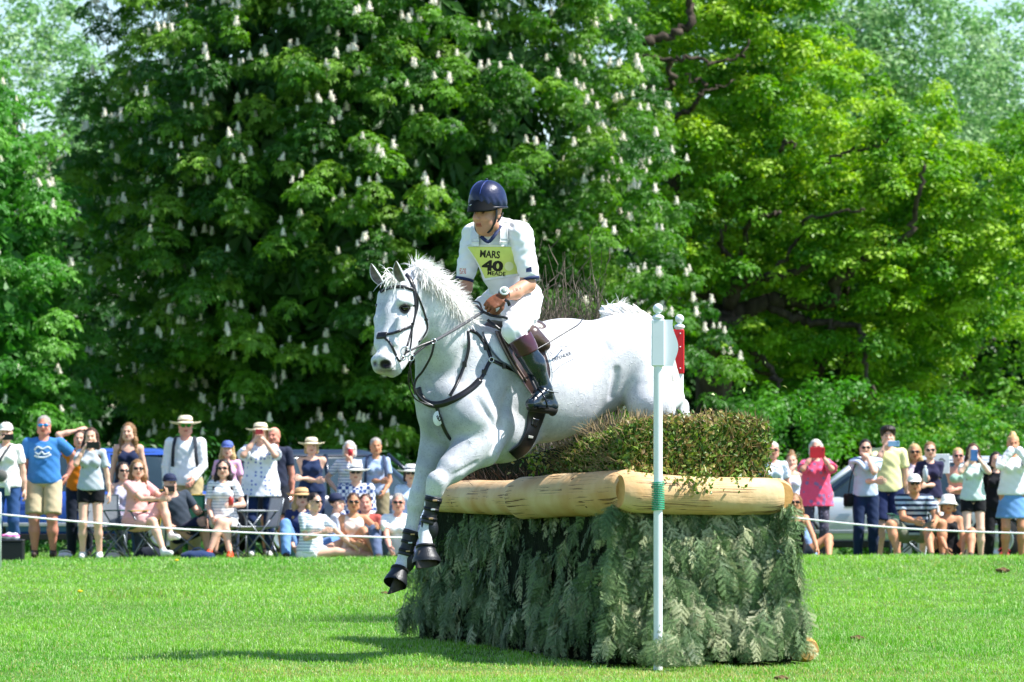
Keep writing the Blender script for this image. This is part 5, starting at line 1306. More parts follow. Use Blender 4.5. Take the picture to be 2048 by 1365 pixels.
    wr2 = lambda X, Y, Z, v: v+.0036*np.sin(Z*80+X*70+2*np.sin(Z*35))*np.sin(X*38+Y*28)
    V, Fs = sdf_mesh(brp, .008, mod=wr2); mesh('breeches', V-L0, Fs, br_m, t)
    # long boots: brown tops, black legs
    bt = mat('black_riding_boot', '10202c', rough=.22, var=.25, scale=9, bump=.004, bscale=22, spec=.6, coat=.4); btop = mat('mahogany_boot_top', '4a1f2c', rough=.28, var=.2, bump=.001, spec=.5, coat=.3)
    for (kx, ky, kd), (ax_, ay, ad), toe, heel, nm in ((( 1042, 676, -.53), (1090, 778, -.46), (1062, 808, -.60), (1104, 812, -.42), 'near'), ((958, 676, .30), (975, 790, .38), (945, 812, .30), (985, 820, .42), 'far')):
        bo = mesh('boot', *(lambda VF: (VF[0]-L0, VF[1]))(sdf_mesh([C((kx+8, ky+25, kd+.01), ((kx+ax_)/2+3, (ky+ay)/2+2, (kd+ad)/2), 22.5, 21, .02), C(((kx+ax_)/2+3, (ky+ay)/2+2, (kd+ad)/2), (ax_, ay, ad), 21, 13.5, .03),
                  C((ax_, ay, ad), heel, 14, 12, .02), C(heel, toe, 11, 10, .02), C((ax_-6, ay+10, ad-.04), toe, 13, 9.5, .02)], .007)), bt, t)
        V, Fs = tube(spline([W(kx-2, ky, kd), W(kx+6, ky+14, kd), W(kx+13, ky+30, kd+.01)], 12), R_(1)*np.linspace(24.5, 24, 12), 28); mesh('boot_top', V-L0, Fs, btop, bo)
        s0 = np.array([heel[0]+2, heel[1]+8, heel[2]]); V, Fs = sdf_mesh([C(tuple(s0), (toe[0]-1, toe[1]+7, toe[2]), 9.5, 8.5, .01), C(tuple(s0), (heel[0]+1, heel[1]+13, heel[2]), 9, 8, .01)], .007); mesh('sole', V-L0, Fs, mat('boot_sole', '23211f', rough=.6), bo)
        if nm == 'near':
            V, Fs = tube(spline([W(1080, 775, -.58), W(1092, 781, -.6), W(1107, 786, -.5)], 10), .006, 8); mesh('spur_strap', V-L0, Fs, mat('spur_leather', '0e0e10', rough=.3), bo)
            V, Fs = tube(spline([W(1094, 782, -.60), W(1108, 784, -.5), W(1117, 786, -.42)], 10), .0035, 8); mesh('spur', V-L0, Fs, STEEL, bo)
    # gloves: fingers closed round the rein
    gm = mat('tan_glove', '7d4a30', rough=.55, var=.2, scale=40, bump=.0015, bscale=120)
    hvv, hff = hand_template(.0042, 1.25, 1.0)
    for wp, d, pn, nm in ((LW, nrm(W(966, 620, -.53)-W(*LW)), (-.1, .75, -.65), 1), (RW, np.array((-.45, -.55, -.55)), (.5, .6, -.6), -1)):
        Rm = hand_frame(d, pn); v = hvv*np.array((1, nm, 1)); f = hff if nm > 0 else [hff[0][:, ::-1]]
        V = place(v, Rm, W(*wp)-nrm(d)*.0, 1.22); parts = [(V, f), tube(np.array([W(*wp)-nrm(d)*.035, W(*wp)+nrm(d)*.02]), np.array([.034, .034]), 18)]
        mesh('glove', *(lambda VF: (VF[0]-L0, VF[1]))(cat_mesh(parts)), gm, t)
    # forearm tattoo dates
    AR = arms
    for s, x, y in (('1-211', 1036, 577), ('51IV', 1034, 582)):
        pass
    drape_text('tattoo', '5 III V', 1034, 579, 17, 6, math.radians(18), AR, .001, t, dark, .0)
    # watch
    wt = thing('wrist_watch', W(1006, 590, -.6), 'big white faced sports watch on the black strap on the rider\'s wrist', 'watch'); wl = np.array(wt.location)
    wc = W(1008, 589, -.455); d = nrm(W(*LW)-W(1030, 586, -.37)); V, Fs = tube(np.array([wc-d*.014, wc+d*.014]), .041, 24); mesh('strap', V-wl, Fs, mat('black_watch_strap', '15161a', rough=.5), wt)
    nf = nrm(np.array((.05, -.85, .5))); V, Fs = lathe([(0, 0), (.031, 0), (.033, .004), (.033, .010), (.028, .013), (.0, .013)], c=wc+nf*.036-wl, axis=nf, seg=28); mesh('case', V, Fs, mat('white_watch_case', 'e6e9ea', rough=.25), wt)
    V, Fs = lathe([(0, 0), (.021, 0), (.021, .002), (0, .002)], c=wc+nf*.0495-wl, axis=nf, seg=24); mesh('dial', V, Fs, mat('lcd_dial', '8f9c92', rough=.2), wt)
    free('strap_tail', [W(1010, 600, -.52), W(1016, 604, -.50), W(1019, 612, -.49)], .022, wt, MATS['black_watch_strap'])
    # helmet with silk cover and peak
    hel = thing('riding_helmet', W(975, 400, -.26), 'navy silk covered riding helmet with black peak on the rider', 'helmet'); hl = np.array(hel.location)
    hc2 = hc_+hu*.106-fwd*.012; HB2 = HR
    wrn = lambda X, Y, Z, v: v+.0028*np.sin((X-hc2[0])*150+np.sin(Z*40)*2)*np.clip((Z-hc2[2]+.02)*-14+.6, 0, 1)
    V, Fs = sdf_mesh([elli(hc2, (.118, .140, .124), HB2, .02), elli(hc2-hu*.04, (.119, .138, .08), HB2, .03)], .0065, carve=[elli(hc2-hu*.152, (.3, .3, .085), HB2, .01)], mod=wrn)
    mesh('silk_cover', V-hl, Fs, mat('navy_silk', '0d1b42', rough=.38, var=.15, scale=12, spec=.5, bump=.004, bscale=26), hel)
    n = 25; an = np.linspace(-1.18, 1.18, n); cols_ = 7; G = []
    for rr in np.linspace(0, 1, cols_):
        for a_ in an:
            ext = 1+.02+.27*rr*math.cos(a_)**1.2; drop = -.002-.056*rr*math.cos(a_)**.8-.030*abs(math.sin(a_))**2-.02*rr
            G.append(hc2+HR@np.array((math.sin(a_)*.121*(1+.04*rr), -math.cos(a_)*.139*ext, drop)))
    G = np.array(G); q = grid_faces(cols_, n); m_ = len(G); mesh('peak', np.vstack([G, G-hu*.008])-hl, [q, q[:, ::-1]+m_, np.array([(m_-n+i, m_-n+i+1, 2*m_-n+i+1, 2*m_-n+i) for i in range(n-1)])], mat('black_gloss_peak', '05070a', rough=.6, spec=.25), hel)
    a_ = np.linspace(0, 2*math.pi, 60); rim = np.array([hc2+HR@np.array((math.sin(x)*.120, -math.cos(x)*.140, -.066+.006*math.cos(x))) for x in a_]); V, Fs = tube(rim, .0075, 8, cap=False); mesh('rim', V-hl, Fs, mat('dark_rim', '10162a', rough=.4), hel)
    for sx in (-.045, .045):
        pth = np.array([hc2+HR@np.array((sx*math.cos(q)**.3 if abs(q) < 1.5 else 0, -math.cos(q)*.136, math.sin(q)*.1195+.003)) for q in np.linspace(.25, 1.45, 20)]); V, Fs = tube(pth, .0026, 6); mesh('seam', V-hl, Fs, mat('silk_seam', '2c4590', rough=.4), hel)
    V, Fs = lathe([(0, 0), (.012, 0), (.010, .006), (0, .008)], c=hc2+hu*.127-hl, axis=hu, seg=14); mesh('button', V, Fs, MATS['navy_silk'], hel)
    V, Fs = lathe([(0, 0), (1, 0)], seg=6)
    emc = hc2+HR@np.array((-.012, -.174, -.040)); V, Fs = tube(np.array([emc+HR@np.array((-.012, 0, .008)), emc, emc+HR@np.array((.012, 0, .008))]), .003, 6); mesh('emblem', V-hl, Fs, STEEL, hel)
    for s in (-1, 1):
        pts = [hc_+HR@(np.array(v)*hs_) for v in ((s*.080, -.012, .03), (s*.078, -.022, -.03), (s*.055, -.045, -.092), (0, -.060, -.124))]
        p = spline(pts, 20); out = nrm(p-hc_); V, Fs = ribbon(p+out*.004, out, .018, .003); mesh('chin_strap', V-hl, Fs, LEA, hel)
        pts = [hc_+HR@(np.array(v)*hs_) for v in ((s*.078, .045, .0), (s*.078, .01, -.035), (s*.066, -.03, -.07))]
        p = spline(pts, 14); out = nrm(p-hc_); V, Fs = ribbon(p+out*.004, out, .015, .003); mesh('chin_strap', V-hl, Fs, LEA, hel)
    # the saddle
    sd_ = thing('saddle', W(1035, 680, -.1), 'dark brown leather jumping saddle under the rider', 'saddle'); sl0 = np.array(sd_.location)
    sm_ = mat('brown_saddle_leather', '5a4640', rough=.30, col2='3a2b28', scale=10, spec=.55, coat=.25, bump=.002, bscale=30)
    V, Fs = sdf_mesh([C((985, 664, -.16), (1040, 668, -.03), 22, 24, .05), C((1040, 672, -.03), (1072, 668, .02), 28, 26, .05), C((1060, 650, .0), (1082, 668, .05), 14, 15, .04), C((1062, 672, -.30), (1088, 690, -.26), 22, 14, .04), C((985, 655, -.14), (978, 668, -.16), 12, 14, .03)], .008)
    mesh('seat', V-sl0, Fs, sm_, sd_)
    HBD = HORSE_BODY+HORSE_NECK
    fl = patch('flap', [(990, 662), (1002, 690), (1022, 728), (1044, 762), (1064, 790)], [(1060, 668), (1085, 695), (1098, 728), (1100, 756), (1086, 786)], sm_, .030, 24, 16, prims=HBD, parent=sd_)
    pk = []
    for off, wd in ((0, .012), (7, .008)):
        p, nn = onhorse([(993+off, 664), (1005+off, 690), (1025+off, 728), (1047+off, 762)], .036, HBD); pk.append(ribbon(p, nn, wd, .003))
    V, Fs = cat_mesh(pk); mesh('piping', V-sl0, Fs, mat('saddle_piping', '8a7872', rough=.35), sd_)
    g_ = strap('girth', [(1078, 806), (1074, 825), (1068, 850), (1060, 875), (1046, 897), (1026, 912)], .135, sd_, mat('black_girth', '101113', rough=.4, spec=.5), .012, HBD, th=.006)
    strap('girth_buckle', [(1072, 838), (1068, 852)], .060, sd_, mat('girth_billet', '1d1e22', rough=.2, spec=.7), .02, HBD, n=8, th=.004)
    strap('girth_mark', [(1062, 872), (1061, 877)], .052, sd_, mat('girth_label', 'b9b9b2', rough=.5), .022, HBD, n=6, th=.002)
    # stirrup
    lt_ = LEA
    free('stirrup_leather', [W(1056, 745, -.50), W(1066, 768, -.56), W(1073, 782, -.60)], .022, sd_); 
    iron = [W(1074, 776, -.60), W(1066, 790, -.62), W(1074, 812, -.64), W(1094, 816, -.60), W(1098, 800, -.58), W(1086, 784, -.60), W(1074, 776, -.60)]
    iron = [W(1071, 775, -.55), W(1083, 786, -.66), W(1092, 803, -.69), W(1094, 815, -.67)]
    V, Fs = tube(spline(iron, 16), .0065, 8); mesh('stirrup', V-sl0, Fs, mat('dark_stirrup', '2b2d31', rough=.2, metal=.9), sd_)
    V, Fs = tube(spline([W(1071, 775, -.55), W(1066, 790, -.48), W(1068, 806, -.44)], 12), .006, 8); mesh('stirrup', V-sl0, Fs, MATS['dark_stirrup'], sd_)
    V, Fs = box(W(1082, 816, -.55)-sl0, (.075, .14, .014), rotz(.3), .004); mesh('stirrup_tread', V, Fs, MATS['dark_stirrup'], sd_, smooth=False)
    pd_ = thing('saddle_pad', W(1010, 690, -.3), 'white saddle pad with dark trim showing in front of the saddle', 'saddle pad')
    patch('pad', [(966, 664), (972, 680), (985, 703), (1003, 723), (1018, 733)], [(1080, 680), (1095, 705), (1104, 738), (1104, 762), (1090, 790)], mat('white_pad', 'eef1f6', rough=.8, bump=.002, bscale=90), .012, 24, 18, prims=HBD, parent=pd_)
    p, nn = onhorse([(966, 664), (972, 680), (985, 703), (1003, 723), (1022, 735), (1050, 765)], .018, HBD); V, Fs = ribbon(p, nn, .010, .004); mesh('trim', V-np.array(pd_.location), Fs, mat('grey_trim', '5a6070', rough=.7), pd_)
    # whip held behind the leg
    wp = thing('riding_whip', W(1120, 672, -.3), 'thin black riding whip lying back over the horse\'s flank', 'whip')
    q = spline([W(1072, 700, -.52), W(1100, 684, -.42), W(1136, 662, -.30), W(1156, 650, -.22), W(1166, 638, -.15)], 30); V, Fs = tube(q, np.interp(np.linspace(0, 1, 30), [0, .7, .75, 1], [.006, .007, .006, .004]), 8); mesh('shaft', V-np.array(wp.location), Fs, LEA, wp)
    # clipped / printed quarter mark on the horse: a sketched vehicle outline and a word
    ink = mat('grey_flank_print', '4c4e55', rough=.6)
    drape_text('flank_lettering', 'DEFENDER', 1124, 713, 40, 7, math.radians(21), HBD, .003, horse, ink, .012)
    for pts, w_ in (([(1106, 698), (1118, 694), (1130, 692)], .004), ([(1128, 692), (1134, 694), (1134, 700)], .005), ([(1097, 708), (1101, 705), (1105, 709)], .004), ([(1122, 703), (1127, 700), (1129, 701)], .004), ([(1099, 712), (1103, 711)], .004),
                    ([(1103, 748), (1120, 733), (1135, 724), (1148, 718)], .003)):
        strap('flank_print', pts, w_, horse, ink, .002, HBD, n=16, th=.0006)
rider()
# ------------------------------------------------------------------ the crowd behind the rope
HEADT = {g: head_template(.0062, g == 'm') for g in 'fm'}
HANDT = {'relax': hand_template(.0055, .38, .3), 'grip': hand_template(.0055, .95, .9), 'flat': hand_template(.0055, .15, .1)}
SKIN = {k: mat('skin_'+k, c, rough=.55, attr=True, var=.07, scale=12, spec=.3) for k, c in
        dict(fair='e6b59c', pink='e8a58f', tan='c98f6c', light='efc3aa', ruddy='dd937c').items()}
HAIRM = {k: mat('hair_'+k, c, rough=.5, col2=c2, scale=28, bump=.006, bscale=60, stretch=(1, 1, .18), spec=.35) for k, (c, c2) in
         dict(brown=('5a3b26', '2f1d12'), dark=('2b1d16', '120c0a'), blonde=('d9bd84', '9b7a48'), grey=('b9b2a8', '77706a'), white=('e8e4dc', 'a8a298'), light=('9a7448', '5e4126'), red=('8c5230', '54301c')).items()}
GLASS = mat('dark_sunglass_lens', '0b0b0d', rough=.1, spec=.7)
GLASSC = {'dark': GLASS, 'blue': mat('blue_mirror_lens', '3f9fe0', rough=.08, metal=.7), 'green': mat('green_mirror_lens', '2f8f35', rough=.08, metal=.6), 'clear': mat('clear_spectacle_rim', '5a4a44', rough=.3)}
STRAW = {'cream': mat('cream_straw', 'f2e6c4', rough=.8, bump=.002, bscale=200), 'tan': mat('tan_straw', 'd8b07c', rough=.8, bump=.002, bscale=200), 'white': mat('white_hat_cloth', 'f4f1ea', rough=.8, bump=.001, bscale=150),
         'navy': mat('navy_cap_cloth', '1d2848', rough=.8), 'blue': mat('blue_cap_cloth', '5568a8', rough=.8)}
def cloth(c, pat=None, c2=None):
    nm = 'cloth_'+c+(('_'+pat+'_'+c2) if pat else '')
    if nm in MATS: return MATS[nm]
    m = mat(nm, c, rough=.8, var=.06, scale=7, bump=.010, bscale=9, sheen=.1, spec=.15)
    if pat:
        n = m.node_tree.nodes; l = m.node_tree.links; b = n['Principled BSDF']; tc = n.new('ShaderNodeTexCoord')
        if pat in ('stripe', 'wide'):
            sx = n.new('ShaderNodeSeparateXYZ'); l.new(tc.outputs['Object'], sx.inputs[0]); mu = n.new('ShaderNodeMath'); mu.operation = 'MULTIPLY'; mu.inputs[1].default_value = 26.0 if pat == 'stripe' else 15.0; l.new(sx.outputs[2], mu.inputs[0])
            fr = n.new('ShaderNodeMath'); fr.operation = 'FRACT'; l.new(mu.outputs[0], fr.inputs[0]); f = n.new('ShaderNodeMath'); f.operation = 'LESS_THAN'; f.inputs[1].default_value = .32 if pat == 'stripe' else .5; l.new(fr.outputs[0], f.inputs[0])
        elif pat == 'flower':
            f0 = n.new('ShaderNodeTexVoronoi'); f0.inputs['Scale'].default_value = 13; l.new(tc.outputs['Object'], f0.inputs['Vector']); f = n.new('ShaderNodeMath'); f.operation = 'LESS_THAN'; f.inputs[1].default_value = .33; l.new(f0.outputs['Distance'], f.inputs[0])
        elif pat == 'dots':
            f0 = n.new('ShaderNodeTexVoronoi'); f0.inputs['Scale'].default_value = 17; f0.inputs['Randomness'].default_value = .4; l.new(tc.outputs['Object'], f0.inputs['Vector']); f = n.new('ShaderNodeMath'); f.operation = 'LESS_THAN'; f.inputs[1].default_value = .26; l.new(f0.outputs['Distance'], f.inputs[0])
        else:  # check
            f0 = n.new('ShaderNodeTexChecker'); f0.inputs['Scale'].default_value = 22; l.new(tc.outputs['Object'], f0.inputs['Vector']); f = f0
        mx = n.new('ShaderNodeMix'); mx.data_type = 'RGBA'; l.new(f.outputs[1] if pat == 'check' else f.outputs[0], mx.inputs[0]); l.new(b.inputs['Base Color'].links[0].from_socket, mx.inputs[6]); mx.inputs[7].default_value = (*lin(c2), 1)
        l.new(mx.outputs[2], b.inputs['Base Color'])
    return m
SHOE = mat('shoe_dark', '3a2c24', rough=.6); SHOEW = mat('shoe_white', 'e8e6e2', rough=.6)
GR = 'spectators standing or sitting behind the rope'
HANDS = dict(down=(.25, -.02, .80), hip=(.19, -.06, 1.00), phone=(.055, -.24, 1.50), phone1=(.06, -.22, 1.46), chin=(.02, -.13, 1.46), cross=(-.13, -.20, 1.13), fold=(-.08, -.22, 1.10),
             belly=(.08, -.26, 1.12), hold=(.12, -.30, 1.18), head=(.05, .02, 1.70), low=(.12, -.20, .95), point=(.30, -.35, 1.10))
def person(px, ytop, D, label, sex='f', mode='stand', skin='fair', hair=('short', 'brown'), hat=None, glasses=None, top=('tee', 'ffffff'), bottom=('jeans', '23375c'), L='down', R='down',
           yaw=0., h=None, wid=1., shoes='dark', legs=None, lean=0., headyaw=0., seat=.43, roll=0., hatc=None, zoff=0., bpack=None, shift=0.):
    x = (px-1024)/F*D; g0 = float(gz(x, D)); ztop = CAMZ+(HY-ytop)/F*D; hatx = {'straw': .035, 'cap': .015, 'bucket': .03}.get(hat[0] if hat else None, .0)
    if mode == 'stand':
        if h is None: h = min(max(ztop-hatx-g0, 1.55), 1.88)
        z0 = ztop-hatx-h
    else:
        h = h or 1.68; z0 = g0
    k = h/1.70; f_ = sex == 'f'
    t = thing('person', (x, D, z0), label, 'person', GR, rz=math.radians(yaw))
    # --- joints in the person's own frame (x = photo right, -y = towards us)
    if mode == 'stand': pel = np.array((0, 0, .93)); spine = nrm(np.array((roll, -lean, 1.0)))
    else:
        pz = {'chair': seat+.10, 'ground': .13, 'crouch': .42}[mode]; spine = nrm(np.array((roll, -lean, 1.0)))
        tz = (ztop-hatx-z0)/k; pel = np.array((-(roll)*.5, 0, pz))
        # seat height follows from where the head has to be
        pel[2] = max(min(tz-.86*spine[2]+.06, pz+.16), pz-.05)
    a = spine; side = np.array((1.0, 0, 0)); side = nrm(side-a*np.dot(side, a)); fr = -np.cross(a, side); fr = fr if fr[1] < 0 else -fr
    TBs = np.stack([side, -fr, a], 1)
    def T(x_, y_, z_): return pel+side*x_-fr*y_+a*(z_-.93)
    sw = (.148 if f_ else .172)*(.4+.6*wid); hw = (.165 if f_ else .155)*wid
    chest, waist, pelv = T(0, 0, 1.27), T(0, 0, 1.10), T(0, 0, .96)
    neck0, neck1 = T(0, .01, 1.40), T(0, -.005, 1.50); hcn = T(0, -.012, 1.585)
    S_ = {'L': T(-sw, 0, 1.385), 'R': T(sw, 0, 1.385)}
    yawh = math.radians(headyaw); HRm = rotz(yawh)
    arms, hands, AJ = [], [], {}; af = (1.0 if f_ else 1.15)*(wid*.5+.5)
    for s, spec in (('L', L), ('R', R)):
        sg = -1 if s == 'L' else 1
        tg = HANDS[spec] if isinstance(spec, str) else spec
        if isinstance(spec, str):
            tg = np.array((tg[0]*sg, tg[1], tg[2])); tgw = T(*tg) if mode != 'stand' or True else tg
            hint = dict(phone=(sg*.75, -.1, -1), phone1=(sg*.5, -.2, -1), chin=(sg*.6, -.3, -1), head=(sg*1.0, -.2, .6), hip=(sg, .5, 0)).get(spec, (sg*.5, .6, -.5))
        else: tgw = np.array(tg[:3], float); hint = (sg*.5, .5, -.5) if len(tg) < 6 else tg[3:6]
        e, wv = ik(S_[s], tgw, .285, .245, hint); AJ[s] = (S_[s], e, wv)
        af = 1.0 if f_ else 1.15; af *= (wid*.5+.5)
        arms += [cone(S_[s], e, .044*af, .036*af, .03), cone(e, (e+wv)/2, .035*af, .033*af, .02), cone((e+wv)/2, wv, .033*af, .023*af, .02)]
        d = nrm(wv-e); up_ = spec in ('phone', 'phone1', 'chin', 'head')
        if up_: d = nrm(d+np.array((-sg*.5, 0, .35)))
        pn = np.array((-sg, .1, 0)) if not up_ else np.array((-sg*.6, .8 if spec == 'chin' else .2, 0))
        tmp = HANDT['grip' if spec in ('phone', 'phone1', 'hold', 'chin') else 'relax']
        fl = 1 if sg < 0 else -1
        Vh = tmp[0]*np.array((1, fl, 1)); Fh = tmp[1] if fl > 0 else [tmp[1][0][:, ::-1]]
        Vh = place(Vh, hand_frame(d, pn), wv, .94 if f_ else 1.05); hands.append((Vh, Fh))
    # legs
    hip = {'L': T(-.09*wid, 0, .90), 'R': T(.09*wid, 0, .90)}
    lg = {}
    for s, sg in (('L', -1), ('R', 1)):
        if mode == 'stand': foot = np.array((sg*.11, 0, .075)); hint = (0, -1, 0)
        elif mode == 'chair': foot = np.array((sg*.12, -.44, .075)); hint = (0, -.5, 1)
        elif mode == 'crouch': foot = np.array((sg*.24, -.34, .075)); hint = (sg*.4, -.6, .6)
        else: foot = np.array((sg*.25, -.46, .07)); hint = (sg*.5, -.2, 1)
        if legs and s in legs: v = legs[s]; foot = np.array(v[:3], float); hint = v[3:6] if len(v) > 3 else hint
        if mode == 'stand' and z0 != 0: pass
        kn, an = ik(hip[s], foot, .43, .42, hint); lg[s] = (hip[s], kn, an)
    lf = 1.0 if f_ else 1.08; lf *= (.6+.4*wid)
    legp = []
    for s in 'LR':
        hp, kn, an = lg[s]; legp += [cone(hp, kn, .082*lf, .055*lf, .04), cone(kn, kn+(an-kn)*.35, .052*lf, .055*lf, .03), cone(kn+(an-kn)*.35, an, .055*lf, .034, .03)]
    tor = [elli(chest, (.140*wid*(1 if f_ else 1.12), .098*wid, .165), TBs, .05), elli(waist, (.118*wid*(1 if f_ else 1.16), .092*wid, .13), TBs, .06), elli(pelv, (hw, .112*wid, .125), TBs, .05),
           cone(S_['L'], S_['R'], .050, None, .05), cone(neck0, neck1, .052 if f_ else .062, .048 if f_ else .058, .03)]
    if f_: tor += [elli(T(sg*.062, -.085*wid, 1.265), (.058, .052, .055), TBs, .03) for sg in (-1, 1)]
    feet = [] if shoes != 'bare' else [cone(lg[s][2]+np.array((0, .02, -.03)), lg[s][2]+np.array((0, -.13, -.045)), .035, .028, .02) for s in 'LR']
    V, Fs = sdf_mesh(tor+arms+legp+feet, .0165)
    hv, hf, hcl = HEADT[sex]
    parts = [(V, Fs), (place(hv, HRm, hcn), hf)]+hands
    Vb, Fb = cat_mesh(parts); cb = np.ones((len(Vb), 3)); cb[len(V):len(V)+len(hv)] = hcl
    mesh('body', Vb*k, Fb, SKIN[skin], t, cols=cb)
    # --- clothes
    tk, tcol = top[0], top[1]; tm = cloth(*top[1:]) if len(top) > 2 else cloth(tcol)
    wav = lambda am: (lambda X, Y, Z, v: v+am*np.sin(X*46+Z*17)*np.sin(Z*38+Y*21))
    g = .014
    tp = [dict(q) for q in tor[:3]]+[cone(S_['L'], S_['R'], .046 if f_ else .050, None, .05)]+([dict(q) for q in tor[5:]] if f_ else [])
    def grow(q, g_):
        q = dict(q)
        if q['t'] == 'c': q['ra'] += g_; q['rb'] += g_
        else: q['r'] = q['r']+g_
        return q
    def cut(base, n_, am):
        base = np.asarray(base); n_ = np.asarray(n_)
        return lambda X, Y, Z, v: np.maximum(v+am*np.sin(X*46+Z*17)*np.sin(Z*38+Y*21), (X-base[0])*n_[0]+(Y-base[1])*n_[1]+(Z-base[2])*n_[2])
    slv, hem = [], .90
    if tk in ('tee', 'long', 'polo', 'blouse', 'smock'):
        pr = [grow(q, g) for q in tp]; hem = dict(tee=.90, polo=.92, long=.87, blouse=.91, smock=.78)[tk]
        if mode != 'stand': hem = max(hem, .93)
        if tk != 'smock': pr += [cone(T(0, 0, 1.08), T(0, 0, hem-.06), .150*wid+.006, hw+.020, .06, TBs[:, 1], 1.38)]
        else: pr += [cone(T(0, -.0, 1.15), T(0, -.01, .74), .165*wid, .225*wid, .08, TBs[:, 1], 1.5)]
        for s in 'LR':
            a0, e, wv = AJ[s]
            if tk in ('tee', 'polo'): q = a0+(e-a0)*.66; slv.append(sdf_mesh([cone(a0, a0+(e-a0)*.85, .046*af+.013, .042*af+.016, .03)], .0145, mod=cut(q, nrm(e-a0), .002)))
            elif tk == 'smock': slv.append(sdf_mesh([cone(a0, a0+(e-a0)*1.1, .056, .088, .03)], .0145, mod=cut(e, nrm(e-a0), .004)))
            else: q = wv-(wv-e)*(.12 if tk == 'long' else .2); slv.append(sdf_mesh([cone(a0, e, .046*af+.013, .038*af+.012 if tk == 'long' else .062, .03), cone(e, wv, .038*af+.012, .038 if tk == 'long' else .058, .02)], .0145, mod=(lambda X, Y, Z, v: v+.004*np.sin(X*50+Z*60)*np.sin(Z*38+Y*40))))
        cv = [elli(T(0, -.05, 1.455), (.062, .075, .055), TBs, .01)]
    elif tk in ('tank', 'cami', 'dress', 'crop'):
        pr = [grow(q, .010) for q in (tp[:3]+tp[4:])]; hem = .93
        if tk == 'crop': pr = [elli(T(0, 0, 1.26), (.148*wid, .106*wid, .105), TBs, .04)]+pr[3:]; hem = 1.17
        pr += [cone(T(sg*.10, -.02, 1.395), T(sg*.09, -.06, 1.30), .030 if tk in ('tank', 'dress') else .014, None, .02) for sg in (-1, 1)]
        if tk == 'tank': pr.append(elli(T(0, 0, 1.36), (.13*wid, .085, .065), TBs, .03))
        if tk in ('tank', 'cami'): pr.append(cone(T(0, 0, 1.08), T(0, 0, .88), .138*wid, hw+.012, .06, TBs[:, 1], 1.38))
        if tk == 'dress' and mode == 'stand': pr.append(cone(T(0, 0, 1.0), T(0, 0, .60), .15*wid, .22*wid, .08, TBs[:, 1], 1.4)); hem = .6
        cv = [elli(T(0, -.07, 1.44 if tk != 'cami' else 1.40), (.07, .08, .06), TBs, .01)]
    V, Fs = cat_mesh([sdf_mesh(pr, .0155, carve=cv, mod=cut(T(0, 0, hem), -a, .005))]+slv); mesh({'tee': 't_shirt', 'long': 'shirt', 'polo': 'polo_shirt', 'blouse': 'blouse', 'smock': 'smock', 'tank': 'vest_top', 'cami': 'camisole', 'dress': 'dress', 'crop': 'crop_top'}[tk], V*k, Fs, tm, t)
    bk = bottom[0]; bm_ = cloth(*bottom[1:])
    pr = [elli(pelv, (hw+.013, .122*wid+.004, .12), TBs, .04)]; ex = []
    for s in 'LR':
        hp, kn, an = lg[s]
        if bk in ('jeans', 'leggings', 'trousers'):
            e_ = {'jeans': .014, 'leggings': .008, 'trousers': .026}[bk]
            pr += [cone(hp, kn, .082*lf+e_, .056*lf+e_, .03), cone(kn, kn+(an-kn)*.35, .056*lf+e_, .057*lf+e_, .02), cone(kn+(an-kn)*.35, kn+(an-kn)*(.97 if bk != 'leggings' else .86), .057*lf+e_, .040+e_*1.4, .02)]
        elif bk in ('shorts', 'short'):
            f0 = .88 if bk == 'shorts' else .40; q = hp+(kn-hp)*f0; ex.append(sdf_mesh([cone(hp, hp+(kn-hp)*(f0+.1), .100*lf, (.094 if bk == 'shorts' else .090)*lf, .02)], .0165, mod=cut(q, nrm(kn-hp), .003)))
        elif bk == 'skirt' and mode != 'stand': q = hp+(kn-hp)*.62; pr.append(cone(hp, q, .105*lf, .115*lf, .12))
    if bk == 'skirt' and mode == 'stand': ex.append(sdf_mesh([cone(T(0, 0, 1.0), T(0, 0, .5), .135*wid, .235*wid, .05, TBs[:, 1], 1.35)], .0165, mod=cut(T(0, 0, .60), -a, .006)))
    V, Fs = cat_mesh([sdf_mesh(pr, .0165, mod=cut(np.array((0, 0, -5.)), np.array((0, 0, -1.)), .004))]+ex); bo = mesh({'jeans': 'jeans', 'leggings': 'leggings', 'trousers': 'trousers', 'shorts': 'shorts', 'short': 'shorts', 'skirt': 'skirt'}[bk], V*k, Fs, bm_, t)
    if shoes != 'bare':
        for s in 'LR':
            kn, an = lg[s][1], lg[s][2]; dn = nrm(an-kn)
            fd = np.array((0, -1, 0)); 
            if mode != 'stand' and abs(dn[2]) < .6: fd = nrm(np.array((dn[0]*.3, dn[1]*.3, .9)))
            sp = [cone(an+dn*.02, an+dn*.025+fd*.14, .040, .034, .03), cone(an-dn*.02, an+dn*.03, .040, .043, .02)]
            V, Fs = sdf_mesh(sp, .011); mesh('shoe', V*k, Fs, {'dark': SHOE, 'white': SHOEW, 'orange': mat('orange_shoe', 'd9552c', rough=.5)}[shoes], t)
    # --- hair
    hk, hcol = hair; hm = HAIRM[hcol]; H = lambda x_, y_, z_: hcn+HRm@np.array((x_, y_, z_))
    hp_ = [elli(H(0, .024, .052), (.083, .092, .082), HRm, .02)]
